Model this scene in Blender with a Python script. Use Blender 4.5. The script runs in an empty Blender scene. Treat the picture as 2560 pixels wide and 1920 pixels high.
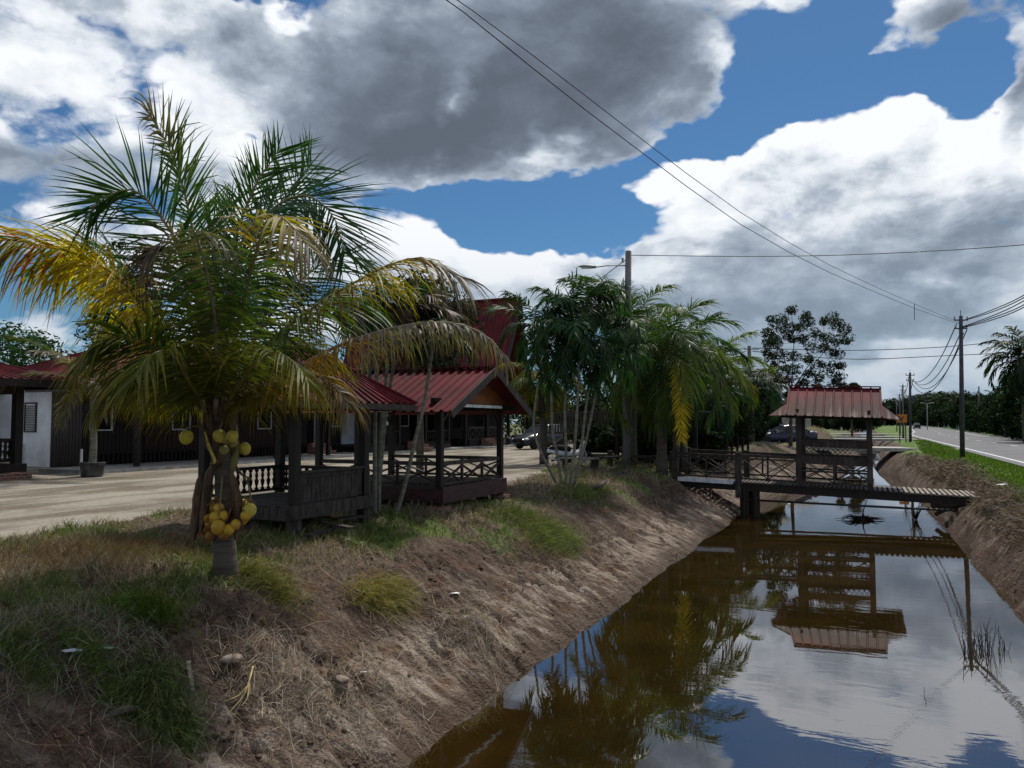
import bpy, math, random
import numpy as np
from mathutils import Vector, Matrix
random.seed(7)
scn = bpy.context.scene
COL = scn.collection
R = math.radians

# ---------------------------------------------------------------- camera
FPX, HORIZ, CAMZ = 1900.0, 1058.0, 1.6
PITCH = math.atan((HORIZ - 960.0) / FPX)
cam_d = bpy.data.cameras.new('camera'); cam = bpy.data.objects.new('camera', cam_d); COL.objects.link(cam)
cam_d.sensor_width = 36.0; cam_d.lens = FPX / 2560.0 * 36.0
cam_d.clip_start = 0.1; cam_d.clip_end = 6000
cam.location = (0, 0, CAMZ); cam.rotation_euler = (R(90) + PITCH, 0, 0)
scn.camera = cam
scn.view_settings.view_transform = 'Standard'; scn.view_settings.look = 'None'
scn.view_settings.exposure = 0.28; scn.view_settings.gamma = 1.0
scn.view_settings.use_curve_mapping = False

def ray(u, v):
    cx = (u - 1280.0) / FPX; cy = (960.0 - v) / FPX
    return Vector((cx, math.cos(PITCH) - cy * math.sin(PITCH), math.sin(PITCH) + cy * math.cos(PITCH)))
def at(u, v, Y):
    d = ray(u, v); k = Y / d.y
    return Vector((d.x * k, Y, CAMZ + d.z * k))
def gnd(u, v, z=0.0):
    d = ray(u, v); k = (z - CAMZ) / d.z
    return Vector((d.x * k, d.y * k, z))
TH = math.atan(0.46); CT, ST = math.cos(TH), math.sin(TH)   # the canal runs TH to the right of the view
def F(a, b, z=0.0):            # a along the canal, b across it (to the right)
    return Vector((a * ST + b * CT, a * CT - b * ST, z))
def AB(p):
    return (p[0] * ST + p[1] * CT, p[0] * CT - p[1] * ST)

# ---------------------------------------------------------------- sky and sun
SUN_AZ, SUN_EL = R(24), R(58)
world = bpy.data.worlds.new('World'); scn.world = world; world.use_nodes = True
wt = world.node_tree; wt.nodes.clear()
class G:
    def __init__(s, nt): s.nt = nt
    def put(s, sock, v):
        if isinstance(v, bpy.types.NodeSocket): s.nt.links.new(v, sock)
        elif v is not None:
            if isinstance(v, (int, float)) and sock.type in ('VECTOR',): v = (v, v, v)
            if sock.type == 'RGBA' and not isinstance(v, (int, float)) and len(v) == 3: v = (*v, 1)
            sock.default_value = v
    def math(s, op, a, b=None, c=None, clamp=False):
        n = s.nt.nodes.new('ShaderNodeMath'); n.operation = op; n.use_clamp = clamp
        s.put(n.inputs[0], a)
        if b is not None: s.put(n.inputs[1], b)
        if c is not None: s.put(n.inputs[2], c)
        return n.outputs[0]
    def vm(s, op, a, b=None, c=None):
        n = s.nt.nodes.new('ShaderNodeVectorMath'); n.operation = op
        s.put(n.inputs[0], a)
        if b is not None: s.put(n.inputs[1], b)
        if c is not None: s.put(n.inputs[2], c)
        return n.outputs['Value'] if op in ('LENGTH', 'DOT_PRODUCT') else n.outputs[0]
    def scale(s, a, k):
        n = s.nt.nodes.new('ShaderNodeVectorMath'); n.operation = 'SCALE'
        s.put(n.inputs[0], a); s.put(n.inputs['Scale'], k); return n.outputs[0]
    def sep(s, a):
        n = s.nt.nodes.new('ShaderNodeSeparateXYZ'); s.put(n.inputs[0], a); return n.outputs
    def comb(s, x, y, z):
        n = s.nt.nodes.new('ShaderNodeCombineXYZ')
        for i, q in enumerate((x, y, z)): s.put(n.inputs[i], q)
        return n.outputs[0]
    def noise(s, vec, scale, detail=6, rough=0.5, dist=0.0, lac=2.0, color=False):
        n = s.nt.nodes.new('ShaderNodeTexNoise'); s.put(n.inputs['Vector'], vec)
        n.inputs['Scale'].default_value = scale; n.inputs['Detail'].default_value = detail
        n.inputs['Roughness'].default_value = rough; n.inputs['Distortion'].default_value = dist
        n.inputs['Lacunarity'].default_value = lac
        return n.outputs['Color' if color else 'Fac']
    def vor(s, vec, scale, feature='F1', out='Distance', smooth=None, rnd=1.0):
        n = s.nt.nodes.new('ShaderNodeTexVoronoi'); n.feature = feature
        s.put(n.inputs['Vector'], vec); n.inputs['Scale'].default_value = scale
        n.inputs['Randomness'].default_value = rnd
        if smooth is not None and 'Smoothness' in n.inputs: n.inputs['Smoothness'].default_value = smooth
        return n.outputs[out]
    def mr(s, v, a, b, c=0.0, d=1.0, kind='SMOOTHSTEP'):
        n = s.nt.nodes.new('ShaderNodeMapRange'); n.interpolation_type = kind
        s.put(n.inputs['Value'], v)
        for k, q in (('From Min', a), ('From Max', b), ('To Min', c), ('To Max', d)): s.put(n.inputs[k], q)
        return n.outputs['Result']
    def mix(s, f, a, b, kind='MIX'):
        n = s.nt.nodes.new('ShaderNodeMix'); n.data_type = 'RGBA'; n.blend_type = kind
        s.put(n.inputs[0], f); s.put(n.inputs[6], a); s.put(n.inputs[7], b)
        return n.outputs[2]
    def ramp(s, f, stops, interp='LINEAR'):
        n = s.nt.nodes.new('ShaderNodeValToRGB'); s.put(n.inputs[0], f); cr = n.color_ramp
        cr.interpolation = interp
        while len(cr.elements) < len(stops): cr.elements.new(0.5)
        for e, (p, c) in zip(cr.elements, stops):
            e.position = p; e.color = (*c, 1) if len(c) == 3 else c
        return n.outputs[0]
    def attr(s, name, out='Color'):
        n = s.nt.nodes.new('ShaderNodeAttribute'); n.attribute_name = name; return n.outputs[out]
    def bump(s, h, strength=0.5, dist=0.1, normal=None):
        n = s.nt.nodes.new('ShaderNodeBump'); n.inputs['Strength'].default_value = strength
        n.inputs['Distance'].default_value = dist; s.put(n.inputs['Height'], h)
        if normal is not None: s.put(n.inputs['Normal'], normal)
        return n.outputs[0]

def azel(u, v):
    d = ray(u * 2560 / 2212, v * 2560 / 2212)
    return math.atan2(d.x, d.y), math.atan2(d.z, math.hypot(d.x, d.y))
def build_sky():
    g = G(wt)
    tc = wt.nodes.new('ShaderNodeTexCoord')
    dirv = g.vm('NORMALIZE', tc.outputs['Generated'])
    x, y, z = g.sep(dirv)
    az = g.math('ARCTAN2', x, y); el = g.math('ARCSINE', z)
    p0 = g.comb(az, el, 0.0)
    # noise in direction space, squashed so that clouds flatten to the horizon
    q = g.vm('MULTIPLY', dirv, (1.0, 1.0, 1.7))
    warp = g.vm('SUBTRACT', g.noise(q, 3.2, 5, 0.6, color=True), (0.5, 0.5, 0.5))
    p = g.vm('MULTIPLY_ADD', warp, (0.24, 0.20, 0.0), p0)
    # (u, v, radius u, radius v, weight) in picture units at 2212 wide; + cloud, - clear sky
    B = [  # clear
        (1880, 60, 330, 90, -1.3), (1700, 235, 190, 100, -1.5), (1560, 300, 110, 70, -1.1), (2120, 150, 120, 85, -1.4),
        (1900, 150, 200, 70, -1.1), (1450, 335, 100, 34, -0.9), (1660, 60, 60, 80, -0.5),
        (1080, 450, 250, 55, -1.35), (1290, 390, 110, 40, -1.1), (1200, 530, 170, 62, -1.9), (950, 410, 110, 35, -0.9),
        (1270, 480, 100, 70, -1.2), (530, 285, 60, 26, -0.9), (540, 0, 130, 22, -0.8), (205, 140, 60, 25, -0.3),
        (40, 630, 110, 55, -0.9),
        # cumulus at right
        (1930, 300, 230, 105, 0.85), (1650, 460, 320, 120, 0.6), (2050, 470, 260, 160, 0.6), (1420, 390, 110, 30, 0.55),
        (1760, 330, 150, 80, 0.7), (2190, 320, 110, 90, 0.7), (1480, 520, 110, 60, 0.5), (2030, 600, 300, 120, 0.4), (1600, 640, 400, 100, 0.4),
        (2040, 60, 150, 60, 1.5), (2240, 200, 40, 120, 1.3), (1960, 15, 120, 45, 0.7), (1900, 90, 50, 30, 0.6),
        # big dark cloud
        (1050, 140, 540, 250, 0.55), (760, 250, 230, 130, 0.6), (1000, 260, 460, 100, 0.6), (1180, 100, 300, 170, 0.45), (1540, 110, 90, 60, 0.4),
        (1250, 330, 130, 40, 0.4), (1480, 230, 80, 50, 0.4),
        # left
        (100, 370, 300, 75, 0.4), (240, 90, 360, 190, 0.25), (500, 150, 110, 170, 0.25), (60, 455, 130, 40, 0.3),
        # low
        (930, 510, 90, 80, 0.7), (1120, 610, 200, 50, 0.8), (860, 430, 60, 50, 0.3), (1250, 605, 200, 50, 0.5), (1850, 760, 500, 110, 0.5), (600, 560, 400, 60, 0.5),
    ]
    # how deep (grey underneath) the cloud is: + grey, - sunlit white
    S = [
        (1060, 190, 500, 190, 0.52), (980, 290, 420, 80, 0.34), (740, 240, 180, 130, 0.20), (1330, 120, 230, 150, 0.26),
        (640, 30, 48, 42, -0.95), (1205, 340, 55, 32, -0.42), (1550, 120, 90, 60, -0.4), (990, 225, 35, 24, -0.40), (1130, 345, 60, 30, -0.2), (950, 360, 110, 30, -0.25),
        (90, 350, 230, 65, 0.30), (420, 130, 160, 80, 0.02), (330, 220, 300, 120, -0.14), (120, 180, 120, 60, -0.12), (30, 440, 120, 30, -0.35), (500, 330, 60, 40, -0.2),
        (1900, 250, 330, 80, -0.40), (2050, 330, 240, 90, -0.18), (1560, 480, 160, 60, -0.2), (1860, 410, 150, 50, 0.12), (1700, 350, 200, 80, -0.15), (1450, 400, 180, 70, -0.35), (1600, 330, 60, 40, -0.25), (2150, 300, 120, 60, -0.22),
        (1950, 500, 200, 50, 0.06), (1900, 650, 600, 90, 0.34), (1560, 590, 160, 90, 0.14), (1650, 480, 200, 50, -0.12), (2120, 440, 120, 60, -0.05),
        (2060, 60, 130, 60, 0.30), (2240, 200, 50, 120, 0.42), (920, 510, 130, 90, -0.30), (1120, 600, 180, 50, -0.25),
        (1960, 780, 110, 22, -0.30), (2060, 635, 110, 18, -0.25), (1470, 585, 30, 14, -0.2), (1740, 740, 300, 60, 0.10),
    ]
    def field(lst, warp_p):
        D = None
        for (u, v, ru, rv, w) in lst:
            c = azel(u, v); e1 = azel(u + ru, v); e2 = azel(u, v - rv)
            su = 0.70 / (e1[0] - c[0]); sv = 0.70 / (e2[1] - c[1])
            t = g.vm('MULTIPLY_ADD', warp_p, (su, sv, 0), (-c[0] * su, -c[1] * sv, 0))
            m = g.math('SUBTRACT', 1.0, g.vm('LENGTH', t), clamp=True)
            pass
            m = g.math('MULTIPLY', m, w * 1.15); D = m if D is None else g.math('ADD', D, m)
        return D
    D = field(B, p); Sf = field(S, p)
    n1 = g.noise(q, 4.0, 8, 0.57, 0.15)
    n2 = g.noise(g.vm('MULTIPLY_ADD', warp, (0.22, 0.22, 0.22), q), 10.0, 6, 0.62)
    sh = g.vm('ADD', q, (-0.012, 0.0, 0.045))
    n1b = g.noise(sh, 4.0, 8, 0.57, 0.15)
    D = g.math('ADD', D, 0.34)
    D = g.math('ADD', D, g.math('MULTIPLY', g.math('SUBTRACT', n1, 0.5), 2.0))
    D = g.math('ADD', D, g.math('MULTIPLY', g.math('SUBTRACT', n2, 0.5), 1.3))
    qw = g.vm('MULTIPLY_ADD', warp, (0.16, 0.16, 0.16), q)
    puff = g.math('SUBTRACT', g.math('ADD', g.math('MULTIPLY', g.vor(qw, 8.5), 0.62), g.math('MULTIPLY', g.vor(qw, 21.0), 0.38)), 0.42)
    soft = g.math('SUBTRACT', 1.0, g.math('MULTIPLY', Sf, 1.3, clamp=True))
    D = g.math('SUBTRACT', D, g.math('MULTIPLY', puff, 1.1))
    alpha = g.mr(D, 0.0, 0.42)
    lit = g.math('MULTIPLY', g.math('SUBTRACT', n1b, n1), 2.0)      # facing away from the sun = more cloud toward it
    Dc = g.math('MINIMUM', D, 0.9)
    T = g.math('ADD', g.math('MULTIPLY', Dc, 0.22), g.math('ADD', Sf, g.math('MULTIPLY', lit, g.math('MULTIPLY_ADD', soft, 0.5, 0.5))))
    T = g.math('ADD', T, g.math('MULTIPLY', g.math('SUBTRACT', n2, 0.5), 0.5))
    T = g.math('ADD', T, g.math('MULTIPLY', g.math('MULTIPLY', puff, 0.62), soft))
    T = g.math('ADD', T, 0.05)
    col = g.ramp(g.math('MULTIPLY', T, 1.0, clamp=True), [(0.0, (0.80, 0.82, 0.85)), (0.17, (0.66, 0.70, 0.75)), (0.36, (0.375, 0.43, 0.50)),
                  (0.60, (0.195, 0.235, 0.295)), (0.85, (0.122, 0.148, 0.190)), (1.0, (0.098, 0.118, 0.152))])
    # low cloud takes the blue of the air in front of it
    hz = g.mr(el, 0.0, 0.28, 0.66, 0.0)
    col = g.mix(hz, col, (0.24, 0.33, 0.42))
    cloud = g.scale(col, 10.0)
    sky = wt.nodes.new('ShaderNodeTexSky'); sky.sky_type = 'NISHITA'; sky.sun_disc = False
    sky.sun_elevation = SUN_EL; sky.sun_rotation = SUN_AZ % (2 * math.pi); sky.altitude = 0
    sky.air_density = 1.0; sky.dust_density = 0.4; sky.ozone_density = 3.0
    blue = g.mix(1.0, sky.outputs[0], (0.28, 0.46, 0.58), 'MULTIPLY')
    out = g.mix(alpha, blue, cloud)
    bg = wt.nodes.new('ShaderNodeBackground'); wt.links.new(out, bg.inputs[0]); bg.inputs[1].default_value = 0.1
    wo = wt.nodes.new('ShaderNodeOutputWorld'); wt.links.new(bg.outputs[0], wo.inputs[0])
build_sky()
world.cycles.sampling_method = 'MANUAL'; world.cycles.sample_map_resolution = 512
sd = bpy.data.lights.new('sun', 'SUN'); sun = bpy.data.objects.new('sun', sd); COL.objects.link(sun)
sd.energy = 3.4; sd.angle = R(4); sd.color = (1.0, 0.94, 0.84)
sdir = Vector((math.sin(SUN_AZ) * math.cos(SUN_EL), math.cos(SUN_AZ) * math.cos(SUN_EL), math.sin(SUN_EL)))
sun.rotation_euler = sdir.to_track_quat('Z', 'Y').to_euler(); sun.location = sdir * 60
# ---------------------------------------------------------------- helpers
def tag(o, label=None, cat=None, group=None, kind=None):
    if label: o['label'] = label
    if cat: o['category'] = cat
    if group: o['group'] = group
    if kind: o['kind'] = kind
    return o
def thing(name, label, cat, loc=(0, 0, 0), rz=0.0, group=None):
    o = bpy.data.objects.new(name, None); COL.objects.link(o); o.empty_display_size = 0.2
    o.location = loc; o.rotation_euler = (0, 0, rz)
    return tag(o, label, cat, group)
def copy_tree(o, parent=None):
    c = o.copy(); COL.objects.link(c)
    if parent is not None: c.parent = parent
    for ch in list(o.children): copy_tree(ch, c)
    return c
class MB:
    def __init__(s): s.v = []; s.f = []; s.c = None
    def add(s, vs, fs):
        n = len(s.v); s.v.extend([tuple(p) for p in vs]); s.f.extend([tuple(i + n for i in f) for f in fs]); return s
    def hexa(s, p):     # 8 points: bottom 4, top 4
        return s.add(p, [(3, 2, 1, 0), (4, 5, 6, 7), (0, 1, 5, 4), (1, 2, 6, 5), (2, 3, 7, 6), (3, 0, 4, 7)])
    def box(s, c, d, bev=0.0):
        x, y, z = c; a, b, h = d[0] / 2, d[1] / 2, d[2] / 2
        return s.hexa([(x - a, y - b, z - h), (x + a, y - b, z - h), (x + a, y + b, z - h), (x - a, y + b, z - h),
                       (x - a, y - b, z + h), (x + a, y - b, z + h), (x + a, y + b, z + h), (x - a, y + b, z + h)])
    def bb(s, x0, x1, y0, y1, z0, z1):
        return s.box(((x0 + x1) / 2, (y0 + y1) / 2, (z0 + z1) / 2), (abs(x1 - x0), abs(y1 - y0), abs(z1 - z0)))
    def beam(s, p0, p1, w, h, up=(0, 0, 1)):
        p0, p1 = Vector(p0), Vector(p1); t = (p1 - p0).normalized(); u = Vector(up)
        if abs(t.dot(u)) > 0.98: u = Vector((0, 1, 0))
        r = t.cross(u).normalized() * (w / 2); q = r.cross(t).normalized() * (h / 2)
        return s.hexa([p0 - r - q, p0 + r - q, p1 + r - q, p1 - r - q, p0 - r + q, p0 + r + q, p1 + r + q, p1 - r + q])
    def tube(s, pts, rad, n=8, cap=True):
        pts = [Vector(p) for p in pts]; m = len(pts)
        if isinstance(rad, (int, float)): rad = [rad] * m
        ref = Vector((0.13, 0.31, 1)).normalized(); vs = []
        prev = None
        for i, p in enumerate(pts):
            t = (pts[min(i + 1, m - 1)] - pts[max(i - 1, 0)]).normalized()
            if prev is None:
                a = t.cross(ref if abs(t.dot(ref)) < 0.95 else Vector((1, 0, 0))).normalized()
            else:
                a = (prev - t * prev.dot(t)).normalized()
            prev = a; b = t.cross(a)
            for k in range(n):
                w = 2 * math.pi * k / n; vs.append(p + (a * math.cos(w) + b * math.sin(w)) * rad[i])
        fs = [(i * n + k, i * n + (k + 1) % n, (i + 1) * n + (k + 1) % n, (i + 1) * n + k) for i in range(m - 1) for k in range(n)]
        if cap: fs += [tuple(reversed(range(n))), tuple((m - 1) * n + k for k in range(n))]
        return s.add(vs, fs)
    def lathe(s, prof, c=(0, 0, 0), n=16, axis='z'):
        vs = []; m = len(prof)
        for r, z in prof:
            for k in range(n):
                w = 2 * math.pi * k / n
                q = (r * math.cos(w), r * math.sin(w), z)
                if axis == 'x': q = (q[2], q[0], q[1])
                if axis == 'y': q = (q[0], q[2], q[1])
                vs.append((c[0] + q[0], c[1] + q[1], c[2] + q[2]))
        fs = [(i * n + k, i * n + (k + 1) % n, (i + 1) * n + (k + 1) % n, (i + 1) * n + k) for i in range(m - 1) for k in range(n)]
        fs += [tuple(reversed(range(n))), tuple((m - 1) * n + k for k in range(n))]
        return s.add(vs, fs)
    def ball(s, c, r, n=12, m=8, jit=0.0, rng=random):
        if isinstance(r, (int, float)): r = (r, r, r)
        vs = []
        for i in range(m + 1):
            a = math.pi * i / m
            for k in range(n):
                w = 2 * math.pi * k / n; j = 1 + rng.uniform(-jit, jit) if 0 < i < m else 1
                vs.append((c[0] + r[0] * math.sin(a) * math.cos(w) * j, c[1] + r[1] * math.sin(a) * math.sin(w) * j, c[2] + r[2] * math.cos(a) * j))
        fs = [(i * n + k, (i + 1) * n + k, (i + 1) * n + (k + 1) % n, i * n + (k + 1) % n) for i in range(m) for k in range(n)]
        return s.add(vs, fs)
    def poly(s, pts, th):       # flat polygon given thickness along vector th
        th = Vector(th); n = len(pts); pts = [Vector(p) for p in pts]
        return s.add(pts + [p + th for p in pts], [tuple(range(n))[::-1], tuple(range(n, 2 * n))] + [(i, (i + 1) % n, n + (i + 1) % n, n + i) for i in range(n)])
    def build(s, name, mat, parent=None, smooth=False, bevel=0.0):
        me = bpy.data.meshes.new(name); me.from_pydata(s.v, [], s.f); me.update()
        if mat: me.materials.append(mat)
        if smooth: me.polygons.foreach_set('use_smooth', [True] * len(me.polygons))
        if s.c is not None: set_col(me, np.array(s.c))
        o = bpy.data.objects.new(name, me); COL.objects.link(o)
        if parent is not None: o.parent = parent
        if bevel:
            m = o.modifiers.new('bevel', 'BEVEL'); m.width = bevel; m.segments = 1; m.limit_method = 'ANGLE'
        return o
def set_col(me, c, name='Col'):
    at_ = me.attributes.new(name, 'FLOAT_COLOR', 'POINT')
    if c.shape[1] == 3: c = np.concatenate([c, np.ones((len(c), 1))], 1)
    at_.data.foreach_set('color', c.astype(np.float32).ravel())
def npmesh(name, V, Fc, mat, parent=None, smooth=False, col=None, nper=4):
    me = bpy.data.meshes.new(name); nv = len(V); nf = len(Fc)
    me.vertices.add(nv); me.vertices.foreach_set('co', np.asarray(V, np.float32).ravel())
    me.loops.add(nf * nper); me.loops.foreach_set('vertex_index', np.asarray(Fc, np.int32).ravel())
    me.polygons.add(nf); me.polygons.foreach_set('loop_start', np.arange(0, nf * nper, nper, dtype=np.int32))
    me.polygons.foreach_set('loop_total', np.full(nf, nper, np.int32))
    if smooth: me.polygons.foreach_set('use_smooth', np.ones(nf, bool))
    me.update(calc_edges=True)
    if col is not None: set_col(me, np.asarray(col))
    me.materials.append(mat)
    o = bpy.data.objects.new(name, me); COL.objects.link(o)
    if parent is not None: o.parent = parent
    return o

# value noise in numpy
def _h(ix, iy, s):
    n = (ix.astype(np.int64) * 374761393 + iy.astype(np.int64) * 668265263 + s * 974634777) & 0xffffffff
    n = ((n ^ (n >> 13)) * 1274126177) & 0xffffffff
    n = n ^ (n >> 16)
    return (n & 0xffff) / 65535.0
def vnoise(x, y, s=0):
    x = np.asarray(x, float); y = np.asarray(y, float)
    ix = np.floor(x); iy = np.floor(y); fx = x - ix; fy = y - iy
    fx = fx * fx * fx * (fx * (fx * 6 - 15) + 10); fy = fy * fy * fy * (fy * (fy * 6 - 15) + 10)
    a = _h(ix, iy, s); b = _h(ix + 1, iy, s); c = _h(ix, iy + 1, s); d = _h(ix + 1, iy + 1, s)
    return (a * (1 - fx) + b * fx) * (1 - fy) + (c * (1 - fx) + d * fx) * fy
def fbm(x, y, o=4, s=0, g=0.5):
    t = 0; w = 1; tw = 0
    for i in range(o):
        t = t + w * vnoise(x * 2 ** i + 17.3 * i, y * 2 ** i - 9.1 * i, s + i); tw += w; w *= g
    return t / tw
def worley(x, y, s=0):
    ix = np.floor(x); iy = np.floor(y); f1 = np.full(np.shape(x), 9.0); f2 = f1.copy(); idv = np.zeros(np.shape(x))
    for dx in (-1, 0, 1):
        for dy in (-1, 0, 1):
            cx = ix + dx; cy = iy + dy; px = cx + _h(cx, cy, s); py = cy + _h(cx, cy, s + 1)
            d = np.sqrt((x - px) ** 2 + (y - py) ** 2); rnd = _h(cx, cy, s + 2)
            near = d < f1; f2 = np.where(near, f1, np.minimum(f2, d)); idv = np.where(near, rnd, idv); f1 = np.where(near, d, f1)
    return f1, f2, idv
def sst(x, a, b):
    t = np.clip((np.asarray(x, float) - a) / (b - a), 0, 1); return t * t * (3 - 2 * t)

# ---------------------------------------------------------------- materials
def mat(name, c1, c2=None, scale=4.0, rough=0.8, bump=0.0, bscale=30.0, stretch=(1, 1, 1), detail=6, lo=0.35, hi=0.65, metallic=0.0,
        spec=0.3, c3=None, s3=1.0, lo3=0.55, hi3=0.7, rot=0.0, coat=0.0, emis=None):
    m = bpy.data.materials.new(name); m.use_nodes = True; nt = m.node_tree; g = G(nt)
    bs = nt.nodes['Principled BSDF']
    tc = nt.nodes.new('ShaderNodeTexCoord'); vec = tc.outputs['Object']
    mp = nt.nodes.new('ShaderNodeMapping'); mp.inputs['Scale'].default_value = stretch; mp.inputs['Rotation'].default_value = (0, 0, rot)
    nt.links.new(vec, mp.inputs[0]); vec = mp.outputs[0]
    col = (*c1, 1)
    if c2 is not None:
        f = g.mr(g.noise(vec, scale, detail, 0.6), lo, hi)
        col = g.mix(f, c1, c2)
    if c3 is not None:
        f3 = g.mr(g.noise(vec, s3, 5, 0.65), lo3, hi3)
        col = g.mix(f3, col if isinstance(col, bpy.types.NodeSocket) else c1, c3)
    g.put(bs.inputs['Base Color'], col)
    bs.inputs['Roughness'].default_value = rough; bs.inputs['Metallic'].default_value = metallic
    bs.inputs['Specular IOR Level'].default_value = spec
    if coat: bs.inputs['Coat Weight'].default_value = coat; bs.inputs['Coat Roughness'].default_value = 0.05
    if bump:
        g.put(bs.inputs['Normal'], g.bump(g.noise(vec, bscale, 5, 0.6), 0.7, bump))
    return m
def leaf_mat(name, trans=0.35, rough=0.5, spec=0.35, tint=(1.2, 1.38, 0.4), const=None):
    m = bpy.data.materials.new(name); m.use_nodes = True; nt = m.node_tree; g = G(nt)
    bs = nt.nodes['Principled BSDF']; out = nt.nodes['Material Output']
    c = g.attr('Col') if const is None else None
    tc = nt.nodes.new('ShaderNodeTexCoord')
    nz = g.mr(g.noise(tc.outputs['Object'], 9.0, 3), 0.3, 0.7, 0.8, 1.2, 'LINEAR')
    c = g.scale(c if c is not None else const, nz)
    g.put(bs.inputs['Base Color'], c); bs.inputs['Roughness'].default_value = rough
    bs.inputs['Specular IOR Level'].default_value = spec
    tr = nt.nodes.new('ShaderNodeBsdfTranslucent')
    g.put(tr.inputs['Color'], g.vm('MULTIPLY', c, tint))
    mx = nt.nodes.new('ShaderNodeMixShader'); mx.inputs[0].default_value = trans
    nt.links.new(bs.outputs[0], mx.inputs[1]); nt.links.new(tr.outputs[0], mx.inputs[2]); nt.links.new(mx.outputs[0], out.inputs[0])
    return m
M = {}
M['wood'] = mat('stained timber', (0.016, 0.009, 0.006), (0.050, 0.034, 0.026), 3, 0.6, 0.003, 40, (6, 6, 1), c3=(0.075, 0.062, 0.052), s3=1.3, lo3=0.5, hi3=0.75)
M['wood_dark'] = mat('black stained boards', (0.007, 0.004, 0.003), (0.018, 0.010, 0.008), 3, 0.6, 0.004, 20, (5, 5, 1))
M['wood_red'] = mat('dark red boards', (0.030, 0.006, 0.004), (0.016, 0.006, 0.004), 3, 0.6, 0.004, 20, (5, 5, 1))
M['wood_grey'] = mat('weathered timber', (0.022, 0.017, 0.014), (0.062, 0.052, 0.045), 5, 0.8, 0.004, 40, (4, 4, 1), c3=(0.024, 0.018, 0.014), s3=2)
M['plank_pale'] = mat('pale weathered planks', (0.30, 0.27, 0.23), (0.13, 0.11, 0.09), 4, 0.8, 0.003, 40, (3, 8, 3))
M['white'] = mat('white painted wall', (0.66, 0.70, 0.76), (0.50, 0.54, 0.60), 1.6, 0.7, 0.001, 60, c3=(0.40, 0.41, 0.42), s3=0.9, lo3=0.58, hi3=0.8)
M['white_trim'] = mat('white trim paint', (0.62, 0.64, 0.66), (0.42, 0.44, 0.46), 6, 0.5)
M['glass_dark'] = mat('dark glass', (0.012, 0.015, 0.018), None, rough=0.08, spec=0.6)
M['concrete'] = mat('concrete', (0.42, 0.40, 0.37), (0.27, 0.26, 0.24), 3, 0.85, 0.004, 40, c3=(0.15, 0.14, 0.12), s3=1.2, lo3=0.55, hi3=0.75)
M['brick'] = None
M['orange'] = mat('orange painted board', (0.20, 0.062, 0.012), (0.12, 0.036, 0.01), 2.5, 0.6, 0.002, 30, (1, 1, 4))
M['steel_dark'] = mat('dark steel', (0.035, 0.037, 0.04), (0.07, 0.072, 0.075), 4, 0.5, metallic=0.3)
M['pole_conc'] = mat('grey spun concrete', (0.16, 0.155, 0.15), (0.085, 0.083, 0.08), 3, 0.8, 0.003, 30, (2, 2, .5))
M['lamp_grey'] = mat('lamp grey metal', (0.22, 0.25, 0.24), (0.30, 0.33, 0.31), 3, 0.45)
M['wire'] = mat('cable black', (0.018, 0.018, 0.02), rough=0.6)
M['rubber'] = mat('rubber', (0.012, 0.012, 0.013), rough=0.8)
M['chrome'] = mat('alloy', (0.45, 0.46, 0.47), rough=0.25, metallic=0.9)
M['leafstem'] = mat('frond stalk', (0.13, 0.12, 0.03), (0.20, 0.15, 0.05), 5, 0.5)
M['stem_dry'] = mat('dry frond stalk', (0.28, 0.24, 0.18), (0.15, 0.11, 0.08), 6, 0.7)
M['frond'] = leaf_mat('palm leaflets', 0.42, 0.5, 0.28)
M['leaf'] = leaf_mat('tree leaves', 0.22, 0.75, 0.08)
M['grass'] = leaf_mat('grass blades', 0.25, 0.6, 0.2, (1.2, 1.2, 0.6))
M['bark'] = mat('grey bark', (0.10, 0.088, 0.072), (0.045, 0.036, 0.028), 6, 0.9, 0.01, 18, (1, 1, .5))
M['palm_bark'] = mat('ringed palm bark', (0.050, 0.040, 0.031), (0.10, 0.085, 0.070), 3, 0.9, 0.012, 5, (0.6, 0.6, 6), c3=(0.03, 0.022, 0.016), s3=3)
M['slim_bark'] = mat('pale slim palm stem', (0.20, 0.19, 0.15), (0.10, 0.10, 0.07), 3, 0.8, 0.002, 12, (1, 1, 5))
M['sheath'] = mat('dry leaf sheath', (0.12, 0.075, 0.045), (0.040, 0.024, 0.015), 7, 0.85, 0.006, 30, (3, 3, .6))
def brick_mat():
    m = bpy.data.materials.new('red brick'); m.use_nodes = True; nt = m.node_tree; g = G(nt); bs = nt.nodes['Principled BSDF']
    tc = nt.nodes.new('ShaderNodeTexCoord'); b = nt.nodes.new('ShaderNodeTexBrick')
    x, y, z = g.sep(tc.outputs['Object'])
    g.put(b.inputs['Vector'], g.comb(g.math('ADD', x, y), z, 0.0))
    b.inputs['Scale'].default_value = 1.0; b.inputs['Brick Width'].default_value = 0.22; b.inputs['Row Height'].default_value = 0.08
    b.inputs['Mortar Size'].default_value = 0.012
    b.inputs['Color1'].default_value = (0.20, 0.055, 0.03, 1); b.inputs['Color2'].default_value = (0.12, 0.035, 0.02, 1); b.inputs['Mortar'].default_value = (0.25, 0.22, 0.19, 1)
    nt.links.new(b.outputs[0], bs.inputs['Base Color']); bs.inputs['Roughness'].default_value = 0.9
    return m
M['brick'] = brick_mat()
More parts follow.
